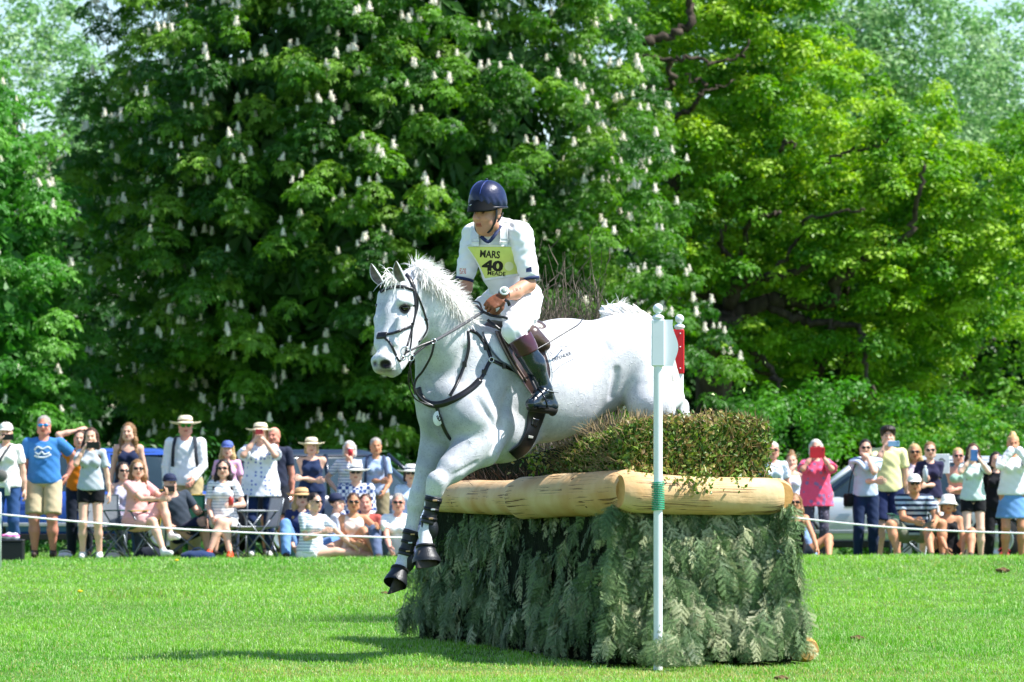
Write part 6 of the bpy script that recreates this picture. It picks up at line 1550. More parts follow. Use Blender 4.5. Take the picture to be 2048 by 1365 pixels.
    if hk in ('long', 'wavy'):
        for sg in (-1, 1):
            hp_ += [cone(H(sg*.068, .02, .03), H(sg*.085, .005, -.10), .030, .034, .04), cone(H(sg*.085, .005, -.10), T(sg*.105, -.04 if sg > 0 else -.05, 1.33), .034, .026, .04), cone(T(sg*.105, -.05, 1.34), T(sg*.095, -.085, 1.20), .026, .012, .03)]
        hp_ += [cone(H(0, .06, 0), H(0, .09, -.16), .07, .06, .04, None), cone(H(0, .09, -.16), H(0, .10, -.30), .06, .03, .04)]
    elif hk == 'bob': hp_ += [cone(H(sg*.070, .02, .03), H(sg*.076, .0, -.075), .030, .030, .04) for sg in (-1, 1)]+[cone(H(0, .06, 0), H(0, .06, -.08), .07, .055, .04)]
    elif hk == 'tied': hp_ += [elli(H(0, .11, .03), (.03, .03, .03), None, .02)]
    elif hk == 'bun': hp_ += [elli(H(0, .05, .135), (.048, .045, .040), None, .015)]
    elif hk == 'mop': hp_ += [elli(H(0, -.02, .095), (.098, .088, .055), None, .03), elli(H(0, .03, .06), (.098, .10, .08), None, .03)]
    cvh = [elli(H(0, -.085, -.022), (.066, .070, .095 if hk != 'none' else .11), HRm, .015)]
    if hk != 'none':
        V, Fs = sdf_mesh(hp_, .0095, carve=cvh, mod=lambda X, Y, Z, v: v+.0035*np.sin(X*210)*np.sin(Z*25+X*30)+.002*np.sin(Z*160)); mesh('hair', V*k, Fs, hm, t)
    if glasses:
        gm = GLASSC[glasses]; n = 13; an = np.linspace(-1.22, 1.22, n); G = []
        for s in (-1, 1):
            cc = np.array((s*.034, -.0, .014)); w2 = .027; hh = .019 if glasses != 'green' else .024; m_ = 16; aa = np.linspace(0, 2*math.pi, m_, endpoint=False)
            ring_ = np.stack([cc[0]+w2*np.sign(np.cos(aa))*np.abs(np.cos(aa))**.7, np.full(m_, -.100), cc[2]+hh*np.sign(np.sin(aa))*np.abs(np.sin(aa))**.75], 1); ring_[:, 1] += .45*(ring_[:, 0]**2)*6
            if glasses == 'clear':
                Vr, Fr = tube(np.vstack([ring_, ring_[:1]]), .0022, 5, cap=False); G.append((Vr, Fr)); continue
            V0 = np.vstack([ring_, ring_+np.array((0, .005, 0)), ring_.mean(0)[None]+np.array((0, -.003, 0)), ring_.mean(0)[None]+np.array((0, .004, 0))]); j = np.arange(m_); j2 = (j+1) % m_
            G.append((V0, [np.stack([j, j2, j2+m_, j+m_], 1), np.stack([j2, j, np.full(m_, 2*m_)], 1), np.stack([j+m_, j2+m_, np.full(m_, 2*m_+1)], 1)]))
            G.append(tube(np.array([(s*.060, -.086, .018), (s*.074, -.05, .018), (s*.078, .01, .012)]), .0032, 6))
        G.append(tube(np.array([(-.010, -.1, .018), (0, -.103, .020), (.010, -.1, .018)]), .003, 6))
        V, Fs = cat_mesh(G); mesh('sunglasses' if glasses != 'clear' else 'spectacles', place(V, HRm, hcn)*k, Fs, gm, t)
    if hat:
        hm = STRAW[hat[1]]; tilt = -.12; Rt = np.array(((1, 0, 0), (0, math.cos(tilt), -math.sin(tilt)), (0, math.sin(tilt), math.cos(tilt)))); Rh = HRm@Rt
        if hat[0] == 'straw':
            pf = [(.0, .135), (.03, .130), (.062, .128), (.082, .115), (.090, .08), (.094, .052), (.11, .046), (.15, .040), (.182, .046), (.190, .052), (.182, .041), (.15, .034), (.10, .040), (.09, .046)]
            V, Fs = lathe(pf, seg=30); V[:, 2] += .012*np.abs(V[:, 0]/.19)**2*np.where(np.hypot(V[:, 0], V[:, 1]) > .1, 1, 0)+.0; V[:, 2] += -.03*np.clip(-V[:, 1]/.19, 0, 1)*(np.hypot(V[:, 0], V[:, 1]) > .1); V[:, 1] *= 1.08
            o = mesh('sun_hat', (place(V, Rh, H(0, .01, .0)))*k, Fs, hm, t)
            V, Fs = lathe([(.0935, .056), (.0955, .058), (.0935, .074), (.0915, .075)], seg=30); V[:, 1] *= 1.08; mesh('hat_band', place(V, Rh, H(0, .01, 0))*k, Fs, mat('hat_band_brown', '5a4634', rough=.7) if hat[1] != 'white' else STRAW['navy'], o)
        elif hat[0] == 'bucket':
            V, Fs = lathe([(0, .13), (.05, .128), (.080, .118), (.094, .05), (.115, .012), (.135, -.012), (.13, -.012), (.09, .045)], seg=28); V[:, 1] *= 1.1; mesh('bucket_hat', place(V, Rh, H(0, .01, 0))*k, Fs, hm, t)
        else:
            V, Fs = lathe([(0, .128), (.04, .125), (.070, .105), (.090, .06), (.092, .03), (.088, .03)], seg=28); V[:, 1] *= 1.12; o = mesh('cap', place(V, Rh, H(0, .012, .008))*k, Fs, hm, t)
            n = 15; an = np.linspace(-1.1, 1.1, n); G = np.array([(math.sin(q)*.088*(1+.02*r), -math.cos(q)*.098*(1+r*.68*math.cos(q)), .036-.022*r*math.cos(q)) for r in (0, .5, 1) for q in an]); q = grid_faces(3, n)
            mesh('peak', place(np.vstack([G, G-np.array((0, 0, .005))]), Rh, H(0, .012, .008))*k, [q, q[:, ::-1]+len(G)], hm, o)
    if bpack:
        m = cloth(bpack)
        for sg in (-1, 1):
            p = spline([T(sg*.105, .06, 1.43), T(sg*.115, -.03, 1.445), T(sg*.13, -.115*wid-.02, 1.33), T(sg*.14, -.11*wid-.02, 1.18), T(sg*.15, -.04, 1.08)], 16)
            o_ = nrm(p-T(0, .03, 1.25)); V, Fs = ribbon(p+o_*.006, o_, .05, .006); mesh('backpack_strap', V*k, Fs, m, t)
    M = Matrix.Translation(t.location) @ Matrix.Rotation(math.radians(yaw), 4, 'Z'); Mn = np.array(M)
    def world(p): return (Mn[:3, :3]@(np.asarray(p)*k)+Mn[:3, 3])
    info = dict(t=t, L=world(AJ['L'][2]), R=world(AJ['R'][2]), T=lambda x_, y_, z_: world(T(x_, y_, z_)), k=k)
    return info
def phone(pos, label, col='16181c', size=(.15, .009, .075), rz=0., bev=.003):
    t = thing('phone', pos, label, 'phone', rz=rz); mesh('case', *box((0, 0, 0), size, None, bev), mat('phone_'+col, col, rough=.3), t, smooth=False)
    mesh('camera', *lathe([(0, 0), (.008, 0), (.008, .003), (0, .004)], c=(size[0]*.38, -size[1]/2, size[2]*.25), axis=(0, -1, 0), seg=12), GLASS, t)
    return t
def bottle(pos, label, col, r=.033, h=.2, tr=False):
    t = thing('bottle', pos, label, 'bottle'); m = mat('bottle_'+col, col, rough=.2, spec=.5)
    mesh('flask', *lathe([(0, 0), (r, .002), (r, h*.68), (r*.9, h*.76), (r*.45, h*.86), (r*.42, h*.93), (0, h*.93)], seg=18), m, t)
    mesh('lid', *lathe([(r*.5, h*.90), (r*.5, h), (0, h)], seg=14), mat('bottle_lid', 'dfe4e8', rough=.4), t); return t
def cup(pos, label, col='f2f2f0', h=.12):
    t = thing('drink_cup', pos, label, 'cup'); mesh('cup', *lathe([(0, 0), (.028, 0), (.038, h), (.034, h), (.026, .01)], seg=18), mat('cup_'+col, col, rough=.5), t)
    mesh('lid', *lathe([(.040, h-.003), (.040, h+.006), (.02, h+.012), (0, h+.012)], seg=18), mat('cup_lid', 'f4f4f4', rough=.4), t); return t
def camp_chair(px, D, label, col, rz=0., trim='d8b93a', high=.82, scale=1.0):
    x = (px-1024)/F*D; t = thing('camp_chair', (x, D, float(gz(x, D))), label, 'chair', 'folding camp chairs by the rope', rz=rz)
    fm = mat('chair_steel_tube', '6d7379', rough=.35, metal=.7); cm = cloth(col); s = scale
    A = lambda *p: np.array(p)*s
    for sg in (-1, 1):
        for a, b in (((sg*.27, -.24, 0), (sg*.25, .24, .62)), ((sg*.27, .26, 0), (sg*.25, -.24, .62)), ((-.27*sg, -.26, 0), (.24*sg, -.24, .42)), ((-.27*sg, .27, 0), (.24*sg, .25, .42)), ((sg*.25, .25, .38), (sg*.26, .33, high))):
            mesh('leg' if b[2] < .7 else 'upright', *tube(np.array([A(*a), A(*b)]), .011, 8), fm, t)
        V, Fs = box(A(sg*.26, -.01, .62), np.array((.07, .52, .016))*s, None, .004); mesh('armrest', V, Fs, cm, t, smooth=False)
        mesh('arm_trim', *tube(np.array([A(sg*.298, -.27, .622), A(sg*.298, .25, .622)]), .006, 6), mat('chair_trim_'+trim, trim, rough=.6), t)
    n = 9; u, v = np.meshgrid(np.linspace(-1, 1, n), np.linspace(-1, 1, n)); G = np.stack([u*.25, v*.25, .42-.05*(1-u*u)*(1-v*v)], -1).reshape(-1, 3)*s; q = grid_faces(n, n)
    mesh('seat', np.vstack([G, G-np.array((0, 0, .008))]), [q, q[:, ::-1]+n*n], cm, t)
    v2 = (v+1)/2; G = np.stack([u*.26, .25+.08*v2+.03*(1-u*u), .40+v2*(high-.40)], -1).reshape(-1, 3)*s
    mesh('backrest', np.vstack([G, G+np.array((0, .008, 0))]), [q, q[:, ::-1]+n*n], cm, t)
    e = [G.reshape(n, n, 3)[:, 0], G.reshape(n, n, 3)[:, -1], G.reshape(n, n, 3)[-1]]; mesh('back_trim', *cat_mesh([tube(x_, .006, 6) for x_ in e]), mat('chair_trim_'+trim, trim, rough=.6), t)
    return t
def bag(px, D, label, col, size, kind='bag', z=0.):
    x = (px-1024)/F*D; w_, d_, h_ = size; t = thing(kind, (x, D, float(gz(x, D))+z), label, 'bag'); m = cloth(col)
    V, Fs = sdf_mesh([elli((0, 0, h_*.46), (w_/2, d_/2, h_*.46), None, .03), elli((0, 0, h_*.25), (w_*.5, d_*.52, h_*.27), None, .05)], .013, mod=lambda X, Y, Z, v: v+.006*np.sin(X*40)*np.sin(Z*35)); mesh('pouch', V, Fs, m, t)
    mesh('handle', *tube(spline([(-.08, 0, h_*.88), (-.03, 0, h_*1.12), (.03, 0, h_*1.12), (.08, 0, h_*.88)], 12), .008, 6), m, t); return t

def crowd():
    T_, B_ = 'tee', 'jeans'
    # ---- left of the fence
    a = person(12, 846, 57.6, 'woman in white cap and white T-shirt at the left edge, phone raised, jeans', hair=('tied', 'blonde'), hat=('cap', 'white'), top=('tee', 'f6f4f0'), bottom=('jeans', '2f4f80'), L='phone', R='down', wid=1.08)
    phone(a['T'](.05, -.26, 1.535), 'black phone of the woman in the white cap'); 
    cs = thing('shoulder_bag', a['T'](-.05, -.17, 1.05), 'small grey shoulder bag hanging on the woman in white cap', 'bag'); V, Fs = sdf_mesh([elli((0, 0, 0), (.09, .04, .08), None, .02)], .012); mesh('pouch', V, Fs, cloth('6a6a66'), cs)
    p = spline([(-.08, 0, .06), (.03, .01, .26), (.12, .10, .40)], 10); V, Fs = ribbon(p, np.broadcast_to(np.array((0, -1., 0)), p.shape), .03, .003); mesh('strap', V, Fs, cloth('4a4f55'), cs)
    bottle(a['T'](.04, -.19, .80), 'white water bottle hanging beside the left jeans leg', 'eceeee', .035, .2)
    a = person(88, 834, 57.8, 'grey bearded man in blue T-shirt and khaki cargo shorts, blue mirrored sunglasses', 'm', skin='ruddy', hair=('short', 'grey'), glasses='blue', top=('tee', '3f7fc0'), bottom=('shorts', 'c9b795'), L='down', R=(.27, .10, 1.0), wid=1.18, shoes='dark')
    v, fs = text3d('AWAY', .02); 
    lg = thing('shirt_print', a['T'](0, -.16, 1.27), 'white hat shaped print on the blue T-shirt of the bearded man', 'print') if False else None
    # the white printed mark on his chest (part of his shirt)
    sh = [c for c in a['t'].children if c.name.startswith('t_shirt')][0]
    pts = [[(-.10, 1.30), (-.06, 1.34), (0, 1.315), (.06, 1.34), (.10, 1.31)], [(-.09, 1.28), (-.05, 1.25), (-.01, 1.28), (.02, 1.25), (.08, 1.27)], [(-.10, 1.235), (-.03, 1.215), (.04, 1.22), (.10, 1.25)]]
    parts = []
    for q in pts:
        p = spline([(x, -.128*1.18-.004*abs(x)*30*0, z) for x, z in q], 14); p[:, 1] += .9*p[:, 0]**2*1.2; parts.append(ribbon(p*a['k'], np.broadcast_to(np.array((0, -1., .1)), p.shape), .022, .003))
    mesh('chest_print', *cat_mesh(parts), mat('white_print', 'e8eef4', rough=.7), sh)
    a = person(182, 858, 56.6, 'girl with long brown hair in grey T-shirt and tight black shorts holding a phone', skin='fair', hair=('long', 'brown'), top=('tee', 'b9c1cb'), bottom=('short', '101116'), L='phone1', R='down', wid=.92, shoes='white')
    phone(a['T'](.05, -.26, 1.49), 'black phone held by the girl in grey T-shirt', size=(.16, .009, .08))
    person(160, 862, 58.6, 'person in orange and black T-shirt standing behind the girl, one hand on the head', 'm', skin='fair', hair=('short', 'brown'), top=('tee', 'e8801c'), bottom=('jeans', '1c2433'), L='head', R='down', wid=1.0)
    person(257, 848, 59.5, 'young woman with very long light brown hair in navy strappy top standing', skin='fair', hair=('long', 'light'), top=('cami', '1b2748'), bottom=('jeans', '3c5376'), L='down', R='down', wid=.95, headyaw=-10)
    camp_chair(208, 57.6, 'grey folding chair between the girl in grey and the green chair', '8a8f94', rz=.3, trim='6d7379')
    person(246, 924, 58.3, 'seated dark haired woman in lavender sleeveless top and sunglasses', mode='chair', hair=('bob', 'dark'), glasses='dark', top=('tank', 'c9c4dc'), bottom=('jeans', '39434f'), L='low', R=(.12, -.35, .62), yaw=18, wid=1.0)
    camp_chair(262, 57.0, 'green camp chair with yellow trim holding the woman in pink', '1d5a45', rz=-.75, high=.88)
    a = person(274, 944, 57.0, 'seated curly haired woman in pink dress and sunglasses looking down at her phone', mode='chair', skin='fair', hair=('long', 'light'), glasses='dark', top=('tee', 'efb3ae'), bottom=('skirt', 'efb3ae'), L=(.05, -.42, .78), R=(.12, -.45, .86), yaw=42, headyaw=-30, seat=.45, shoes='white', legs={'L': (-.05, -.62, .12, 0, -.6, .8), 'R': (.16, -.50, .32, .1, -.6, .8)})
    phone(a['R']+np.array((.04, -.02, .05)), 'black phone in the lap of the woman in pink', rz=.3)
    camp_chair(372, 57.8, 'green camp chair with yellow arms under the man in navy cap', '1d5a45', rz=.1)
    person(345, 976, 57.9, 'person in navy cap sitting low in the second green chair with bare knees up', 'm', mode='chair', skin='fair', hair=('short', 'brown'), hat=('cap', 'navy'), top=('tee', '3a4450'), bottom=('shorts', '1d2440'), L='low', R=(.25, -.3, .62), yaw=30, seat=.30, roll=-.3, legs={'L': (.32, -.40, .08, .3, -.4, 1), 'R': (.46, -.30, .08, .3, -.2, 1)})
    a = person(371, 829, 59.2, 'tall man in wide cream straw hat, green mirrored glasses and white shirt', 'm', skin='pink', hair=('short', 'light'), hat=('straw', 'cream'), glasses='green', top=('long', 'f6f7fa'), bottom=('trousers', 'b9a67c'), L='down', R='low', wid=1.12, bpack='2a2f38', headyaw=8)
    person(455, 882, 60.0, 'blonde woman in blue cap and pink T-shirt standing behind', skin='fair', hair=('long', 'blonde'), hat=('cap', 'blue'), top=('tee', 'e8b3d4'), bottom=('jeans', '2d3a55'), wid=.95)
    a = person(447, 928, 57.6, 'seated woman with long dark hair, sunglasses and white striped T-shirt, legs crossed', mode='chair', skin='fair', hair=('long', 'dark'), glasses='dark', top=('tee', 'f1f1f3', 'stripe', 'aab2bd'), bottom=('short', 'e6e2dc'), L='low', R=(.16, -.26, .70), yaw=-5, seat=.46, shoes='orange', legs={'L': (.16, -.50, .075, .1, -.5, 1), 'R': (-.10, -.55, .10, .2, -.5, 1)})
    bottle(a['R']+np.array((-.02, -.06, .0)), 'red drinks can in the hand of the dark haired seated woman', 'd94a44', .033, .13)
    camp_chair(452, 58.2, 'dark camp chair under the dark haired woman with the red can', '23262c', rz=0, trim='4a4d52')
    camp_chair(505, 57.4, 'empty pale grey folding chair tipped beside the striped woman', 'a9adb2', rz=-1.2, trim='8c9096', high=.78)
    a = person(521, 843, 59.0, 'woman in cream hat photographing, loose white smock with blue flowers, navy leggings', skin='fair', hair=('bob', 'light'), hat=('straw', 'cream'), top=('smock', 'f4f6fc', 'dots', '7d8ccc'), bottom=('leggings', '1e2f55'), L='phone', R='phone', wid=1.22, shoes='white')
    phone(a['T'](0, -.27, 1.60), 'small red and black camera held up by the woman in white smock', 'b3363e', (.10, .03, .07))
    person(548, 856, 60.3, 'balding pink faced man in dark navy shirt mostly behind the white smock', 'm', skin='ruddy', hair=('none', 'grey'), top=('tee', '2a3044'), bottom=('shorts', '20242e'), wid=1.1, headyaw=-20)
    person(623, 872, 59.4, 'woman in cream straw hat and sleeveless navy top with folded arms', skin='fair', hair=('bob', 'blonde'), hat=('straw', 'cream'), top=('tank', '1f2f52'), bottom=('jeans', '1d2c4e'), L='fold', R='cross', wid=1.12, headyaw=5)
    person(603, 968, 57.8, 'woman sitting on the grass in tan sun hat, sunglasses and navy polo shirt', mode='ground', skin='fair', hair=('long', 'blonde'), hat=('straw', 'tan'), glasses='dark', top=('polo', '26315a'), bottom=('jeans', '6f9ad0'), L='low', R=(.22, -.22, .30), yaw=10, wid=1.05, h=1.72, legs={'L': (-.25, -.40, .08, -.3, -.6, .4), 'R': (.1, -.45, .08, .6, -.4, .3)})
    person(627, 999, 57.2, 'woman with tied dark hair and sunglasses in striped T-shirt and white trousers, lounging sideways', mode='ground', skin='fair', hair=('tied', 'dark'), glasses='dark', top=('tee', 'e9eef3', 'stripe', '8c9db0'), bottom=('short', 'f0efec'), L=(.02, -.25, .35), R=(.50, -.30, .12), yaw=25, headyaw=20, roll=.10, shoes='bare', wid=.98, legs={'L': (.75, -.30, .06, .3, -.2, .5), 'R': (.80, -.10, .08, 0, .3, .6)})
    a = person(699, 884, 59.6, 'blonde bobbed woman in spectacles and striped T-shirt with check shirt round her waist', skin='fair', hair=('bob', 'white'), glasses='clear', top=('tee', 'eef1f5', 'stripe', '8394b4'), bottom=('skirt', 'dfe5f0', 'check', '3a4a80'), L='hip', R='chin', wid=1.08)
    cup(a['R']+np.array((.0, -.05, .03)), 'red drink held up by the bobbed woman in stripes', 'c8323a', .10)
    person(752, 878, 59.2, 'slim short haired person in pale blue T-shirt with backpack straps and khaki trousers', skin='tan', hair=('short', 'grey'), top=('tee', 'a9bcdc'), bottom=('trousers', '8f8468'), L='fold', R='low', bpack='3a4560', wid=.98, headyaw=8)
    person(712, 938, 58.6, 'person in white brimmed hat and sunglasses seated behind in white shirt', 'm', mode='chair', skin='fair', hair=('short', 'grey'), hat=('straw', 'white'), glasses='dark', top=('long', 'f1f2f4', 'check', '33508c'), bottom=('trousers', '54606c'), L='low', R='low', wid=1.1)
    a = person(707, 993, 57.4, 'woman on the grass in peach sleeveless top and sunglasses stretching out a cup', mode='ground', skin='tan', hair=('tied', 'brown'), glasses='dark', top=('tank', 'f3d5c8'), bottom=('short', 'd8b79c'), L=(.02, -.30, .22), R=(.30, -.38, .42), yaw=5, shoes='bare', legs={'L': (.28, -.40, .06, .4, -.3, 1), 'R': (.52, -.25, .06, .5, -.2, .7)})
    cup(a['R']+np.array((.06, -.03, -.04)), 'white paper cup held out over the grass')
    person(672, 1006, 58.0, 'person in blue cap and white T-shirt on the grass turned away', mode='ground', skin='fair', hair=('short', 'dark'), hat=('cap', 'navy'), top=('tee', 'e8edf4'), bottom=('jeans', '27365a'), yaw=100, L='low', R='low', wid=.95)
    person(731, 1004, 58.4, 'partly hidden pink faced person seated behind the peach top', 'm', mode='ground', skin='pink', hair=('short', 'brown'), top=('tee', 'b9574e'), bottom=('shorts', '39434f'), L='low', R='low', wid=.9)
    person(797, 990, 57.3, 'short haired woman in white T-shirt and dark sunglasses sitting on the grass', mode='ground', skin='pink', hair=('short', 'grey'), glasses='dark', top=('tee', 'f3f4f6'), bottom=('jeans', '5a6784'), L=(-.10, -.42, .16), R=(.14, -.42, .14), wid=1.2, lean=.12)
    person(822, 940, 58.8, 'person in white panama hat, sunglasses and pale blue shirt half behind the horse\'s leg', mode='chair', skin='fair', hair=('bob', 'dark'), hat=('straw', 'white'), glasses='dark', top=('long', 'c3d8ee'), bottom=('jeans', '2c3e60'), L='low', R='low', wid=1.05)
    # ---- right of the fence
    person(1546, 886, 59.6, 'white haired woman in sunglasses and pale patterned shirt beside the hedge', skin='pink', hair=('short', 'white'), glasses='dark', top=('tee', 'dfe8f2', 'dots', '7f98ba'), bottom=('trousers', 'c7ccd4'), wid=1.05)
    person(1583, 908, 59.9, 'young woman with pinned up hair in pale blue sundress, hand at her mouth', skin='fair', hair=('bun', 'light'), top=('dress', 'dbe2f4'), bottom=('skirt', 'dbe2f4'), L='chin', R='down', wid=.95)
    a = person(1632, 881, 58.0, 'white haired woman in pink flowered blouse photographing with a red tablet, patterned leggings', skin='pink', hair=('bob', 'white'), glasses='dark', top=('smock', 'f0567a', 'flower', '9a6f9c'), bottom=('leggings', '4a4655', 'dots', '7a7488'), L='phone', R='phone', wid=1.15)
    phone(a['T'](0, -.27, 1.53), 'red cased tablet held up by the woman in pink', 'd81f34', (.19, .012, .14))
    person(1589, 1012, 57.2, 'young woman in black strap top and sunglasses sitting on the grass below the log end', mode='ground', skin='tan', hair=('long', 'light'), glasses='dark', top=('cami', '141418'), bottom=('short', '27303c'), L=(-.16, -.25, .22), R=(.28, -.36, .12), shoes='bare', wid=.92, legs={'L': (-.42, -.30, .08, -.4, -.3, .8), 'R': (.42, -.36, .07, .7, -.3, .3)})
    person(1556, 1030, 57.6, 'sunburnt person in white top seated at the corner of the fence', 'm', mode='ground', skin='ruddy', hair=('short', 'grey'), top=('tee', 'eceef2'), bottom=('jeans', '8fb0d8'), yaw=30, L='low', R='low', wid=1.1)
    a = person(1731, 881, 58.2, 'dark haired man in sunglasses, pale blue sweater over shoulders, hand on chin, navy jeans', 'm', skin='fair', hair=('short', 'dark'), glasses='dark', top=('polo', 'bccbdf'), bottom=('jeans', '1c2c4c'), L='cross', R='chin', wid=.98)
    V, Fs = tube(spline([a['T'](-.20, -.02, 1.40), a['T'](-.10, -.14, 1.40), a['T'](0, -.17, 1.30), a['T'](.10, -.14, 1.40), a['T'](.20, -.02, 1.42), a['T'](.1, .12, 1.44), a['T'](-.1, .12, 1.44), a['T'](-.20, -.02, 1.40)], 40), .038, 10, flat=(1, .7)); o = mesh('sweater', V-np.array(a['t'].location), Fs, cloth('c5d6ea'), a['t'])
    bg_ = thing('camera_bag', a['T'](-.24, -.05, .87), 'black bag hanging at the hip of the man with the sweater', 'bag'); mesh('pouch', *box((0, 0, 0), (.13, .07, .17), None, .02), cloth('17181c'), bg_); mesh('strap', *tube(spline([(0, 0, .09), (.03, -.03, .3), (.10, -.05, .5)], 10), .008, 6), cloth('17181c'), bg_)
    a = person(1776, 856, 58.9, 'tall youth with mop of dark hair in pale yellow T-shirt and navy shorts, phone raised', 'm', skin='fair', hair=('mop', 'dark'), top=('tee', 'f3efae'), bottom=('shorts', '1d2a52'), L='phone1', R='down', wid=1.02, shoes='white')
    phone(a['T'](.05, -.27, 1.50), 'pale blue phone of the youth in yellow', '8fb8dc')
    person(1829, 890, 59.6, 'woman with long straight blonde hair, sunglasses and pale pink shirt', skin='tan', hair=('long', 'blonde'), glasses='dark', top=('long', 'f0dcec'), bottom=('jeans', 'dfe3ee'), wid=.92)
    camp_chair(1822, 58.0, 'dark green folding chair under the crouching man in striped polo', '2f5a48', trim='2f5a48', high=.6)
    person(1826, 975, 57.5, 'man in white cap and sunglasses with navy striped polo, elbows on spread knees', 'm', mode='crouch', skin='tan', hair=('short', 'dark'), hat=('cap', 'white'), glasses='dark', top=('polo', '27304a', 'wide', 'b6c4d6'), bottom=('shorts', '8d8f7c'), L=(-.02, -.48, .52), R=(.24, -.50, .50), lean=.30, wid=1.12, legs={'L': (-.22, -.42, .075, -.5, -.6, .6), 'R': (.34, -.40, .075, .5, -.6, .6)})
    a = person(1860, 886, 59.3, 'woman with tied back hair and sunglasses, navy polo and white skirt, holding a water bottle', skin='fair', hair=('tied', 'light'), glasses='dark', top=('polo', '2b2a48'), bottom=('skirt', 'e9ebf2'), L='hold', R='fold', wid=.98)
    bottle(a['L']+np.array((.02, -.05, -.03)), 'clear plastic water bottle in front of the navy polo', 'cfdbe6', .034, .22)
    person(1896, 995, 57.3, 'seated girl in white bucket hat, sunglasses and black vest top', mode='ground', skin='tan', hair=('bob', 'light'), hat=('bucket', 'white'), glasses='dark', top=('cami', '17171b'), bottom=('short', '17171b'), L=(-.05, -.35, .15), R=(.16, -.28, .10), wid=.95, h=1.66)
    a = person(1916, 898, 60.2, 'blonde woman in sunglasses and sage green crop top behind the bucket hat', skin='pink', hair=('tied', 'blonde'), glasses='dark', top=('crop', '9cc4ae'), bottom=('skirt', '39434f'), L='fold', R='fold', wid=1.0)
    a = person(1946, 889, 58.4, 'girl with long brown hair, mint T-shirt and black shorts holding her phone sideways', skin='light', hair=('long', 'brown'), top=('tee', 'd3e6df'), bottom=('short', '15161a'), L='phone', R='phone', wid=.95, shoes='dark')
    phone(a['T'](-.01, -.27, 1.545), 'blue phone of the girl in mint T-shirt', '4f7fc0', (.09, .01, .15))
    person(1992, 906, 60.2, 'person dressed all in black with dark hair standing behind the rope', skin='fair', hair=('long', 'dark'), top=('long', '14151a'), bottom=('jeans', '14151a'), wid=1.0)
    a = person(2026, 872, 58.6, 'blonde woman with bun, white blouse and blue denim skirt at the right edge, phone raised', skin='tan', hair=('bun', 'blonde'), top=('blouse', 'f3f3f5'), bottom=('skirt', '6f9fd6'), L='phone', R='phone', wid=1.12)
    phone(a['T'](-.02, -.27, 1.50), 'pale phone of the woman in white blouse', 'cfd8dc')
    person(1566, 930, 61.0, 'small head of a pink faced person far behind between the two women', 'm', skin='pink', hair=('short', 'brown'), top=('tee', '8fa4c0'), bottom=('jeans', '2c3e60'), h=1.5)
    # white board carried behind, bags, boxes
    c = P(1884, 928, 60.0); t = thing('white_board', c, 'white notice board with dark mark held behind the navy polo', 'board'); mesh('panel', *box((0, 0, 0), (.20, .012, .26), None, .004), mat('white_board', 'eceff2', rough=.5), t, smooth=False); mesh('mark', *tube(spline([(-.04, -.009, .05), (0, -.009, .07), (.04, -.009, .03)], 8), .007, 6), MATS['black_print'], t)
    x = (26-1024)/F*55.5; t = thing('cool_box', (x, 55.5, float(gz(x, 55.5))), 'black square box on the grass behind the white stake', 'box'); mesh('box', *box((0, 0, .125), (.27, .26, .25), None, .012), mat('black_box', '16181d', rough=.5), t, smooth=False); mesh('lid', *box((0, 0, .262), (.28, .27, .026), None, .008), mat('black_lid', '24262c', rough=.4), t, smooth=False)
    t2 = thing('folded_towel', (x-.03, 55.5, float(gz(x, 55.5))+.275), 'pink and white bundle lying on the black box', 'towel'); V, Fs = sdf_mesh([elli((0, 0, .04), (.11, .08, .045), None, .02), elli((.06, 0, .03), (.06, .07, .035), None, .02)], .011, mod=lambda X, Y, Z, v: v+.006*np.sin(X*70)); mesh('cloth', V, Fs, cloth('f07fb8', 'wide', 'f4f0f2'), t2)
    bag(396, 56.6, 'navy rucksack lying flat on the grass by the orange shoe', '23365c', (.42, .25, .13), 'rucksack')
    bag(300, 57.3, 'dark bag in the shade under the green chair', '1c2230', (.34, .25, .18), 'rucksack')
    bag(225, 57.2, 'pale food bag on the grass below the green chair', 'd9cdbd', (.18, .14, .10), 'carrier_bag')
    bag(130, 58.0, 'white crumpled bag on the grass by the brown boots', 'eef0f2', (.17, .12, .09), 'carrier_bag')
    bag(1712, 58.6, 'small white bag on the grass by the silver car', 'e9ebee', (.10, .08, .05), 'carrier_bag')
    bag(2008, 58.8, 'red bag behind the tanned legs of the woman in denim', 'b3243a', (.16, .14, .18), 'rucksack')
    c = P(360, 1000, 58.0); 
crowd()

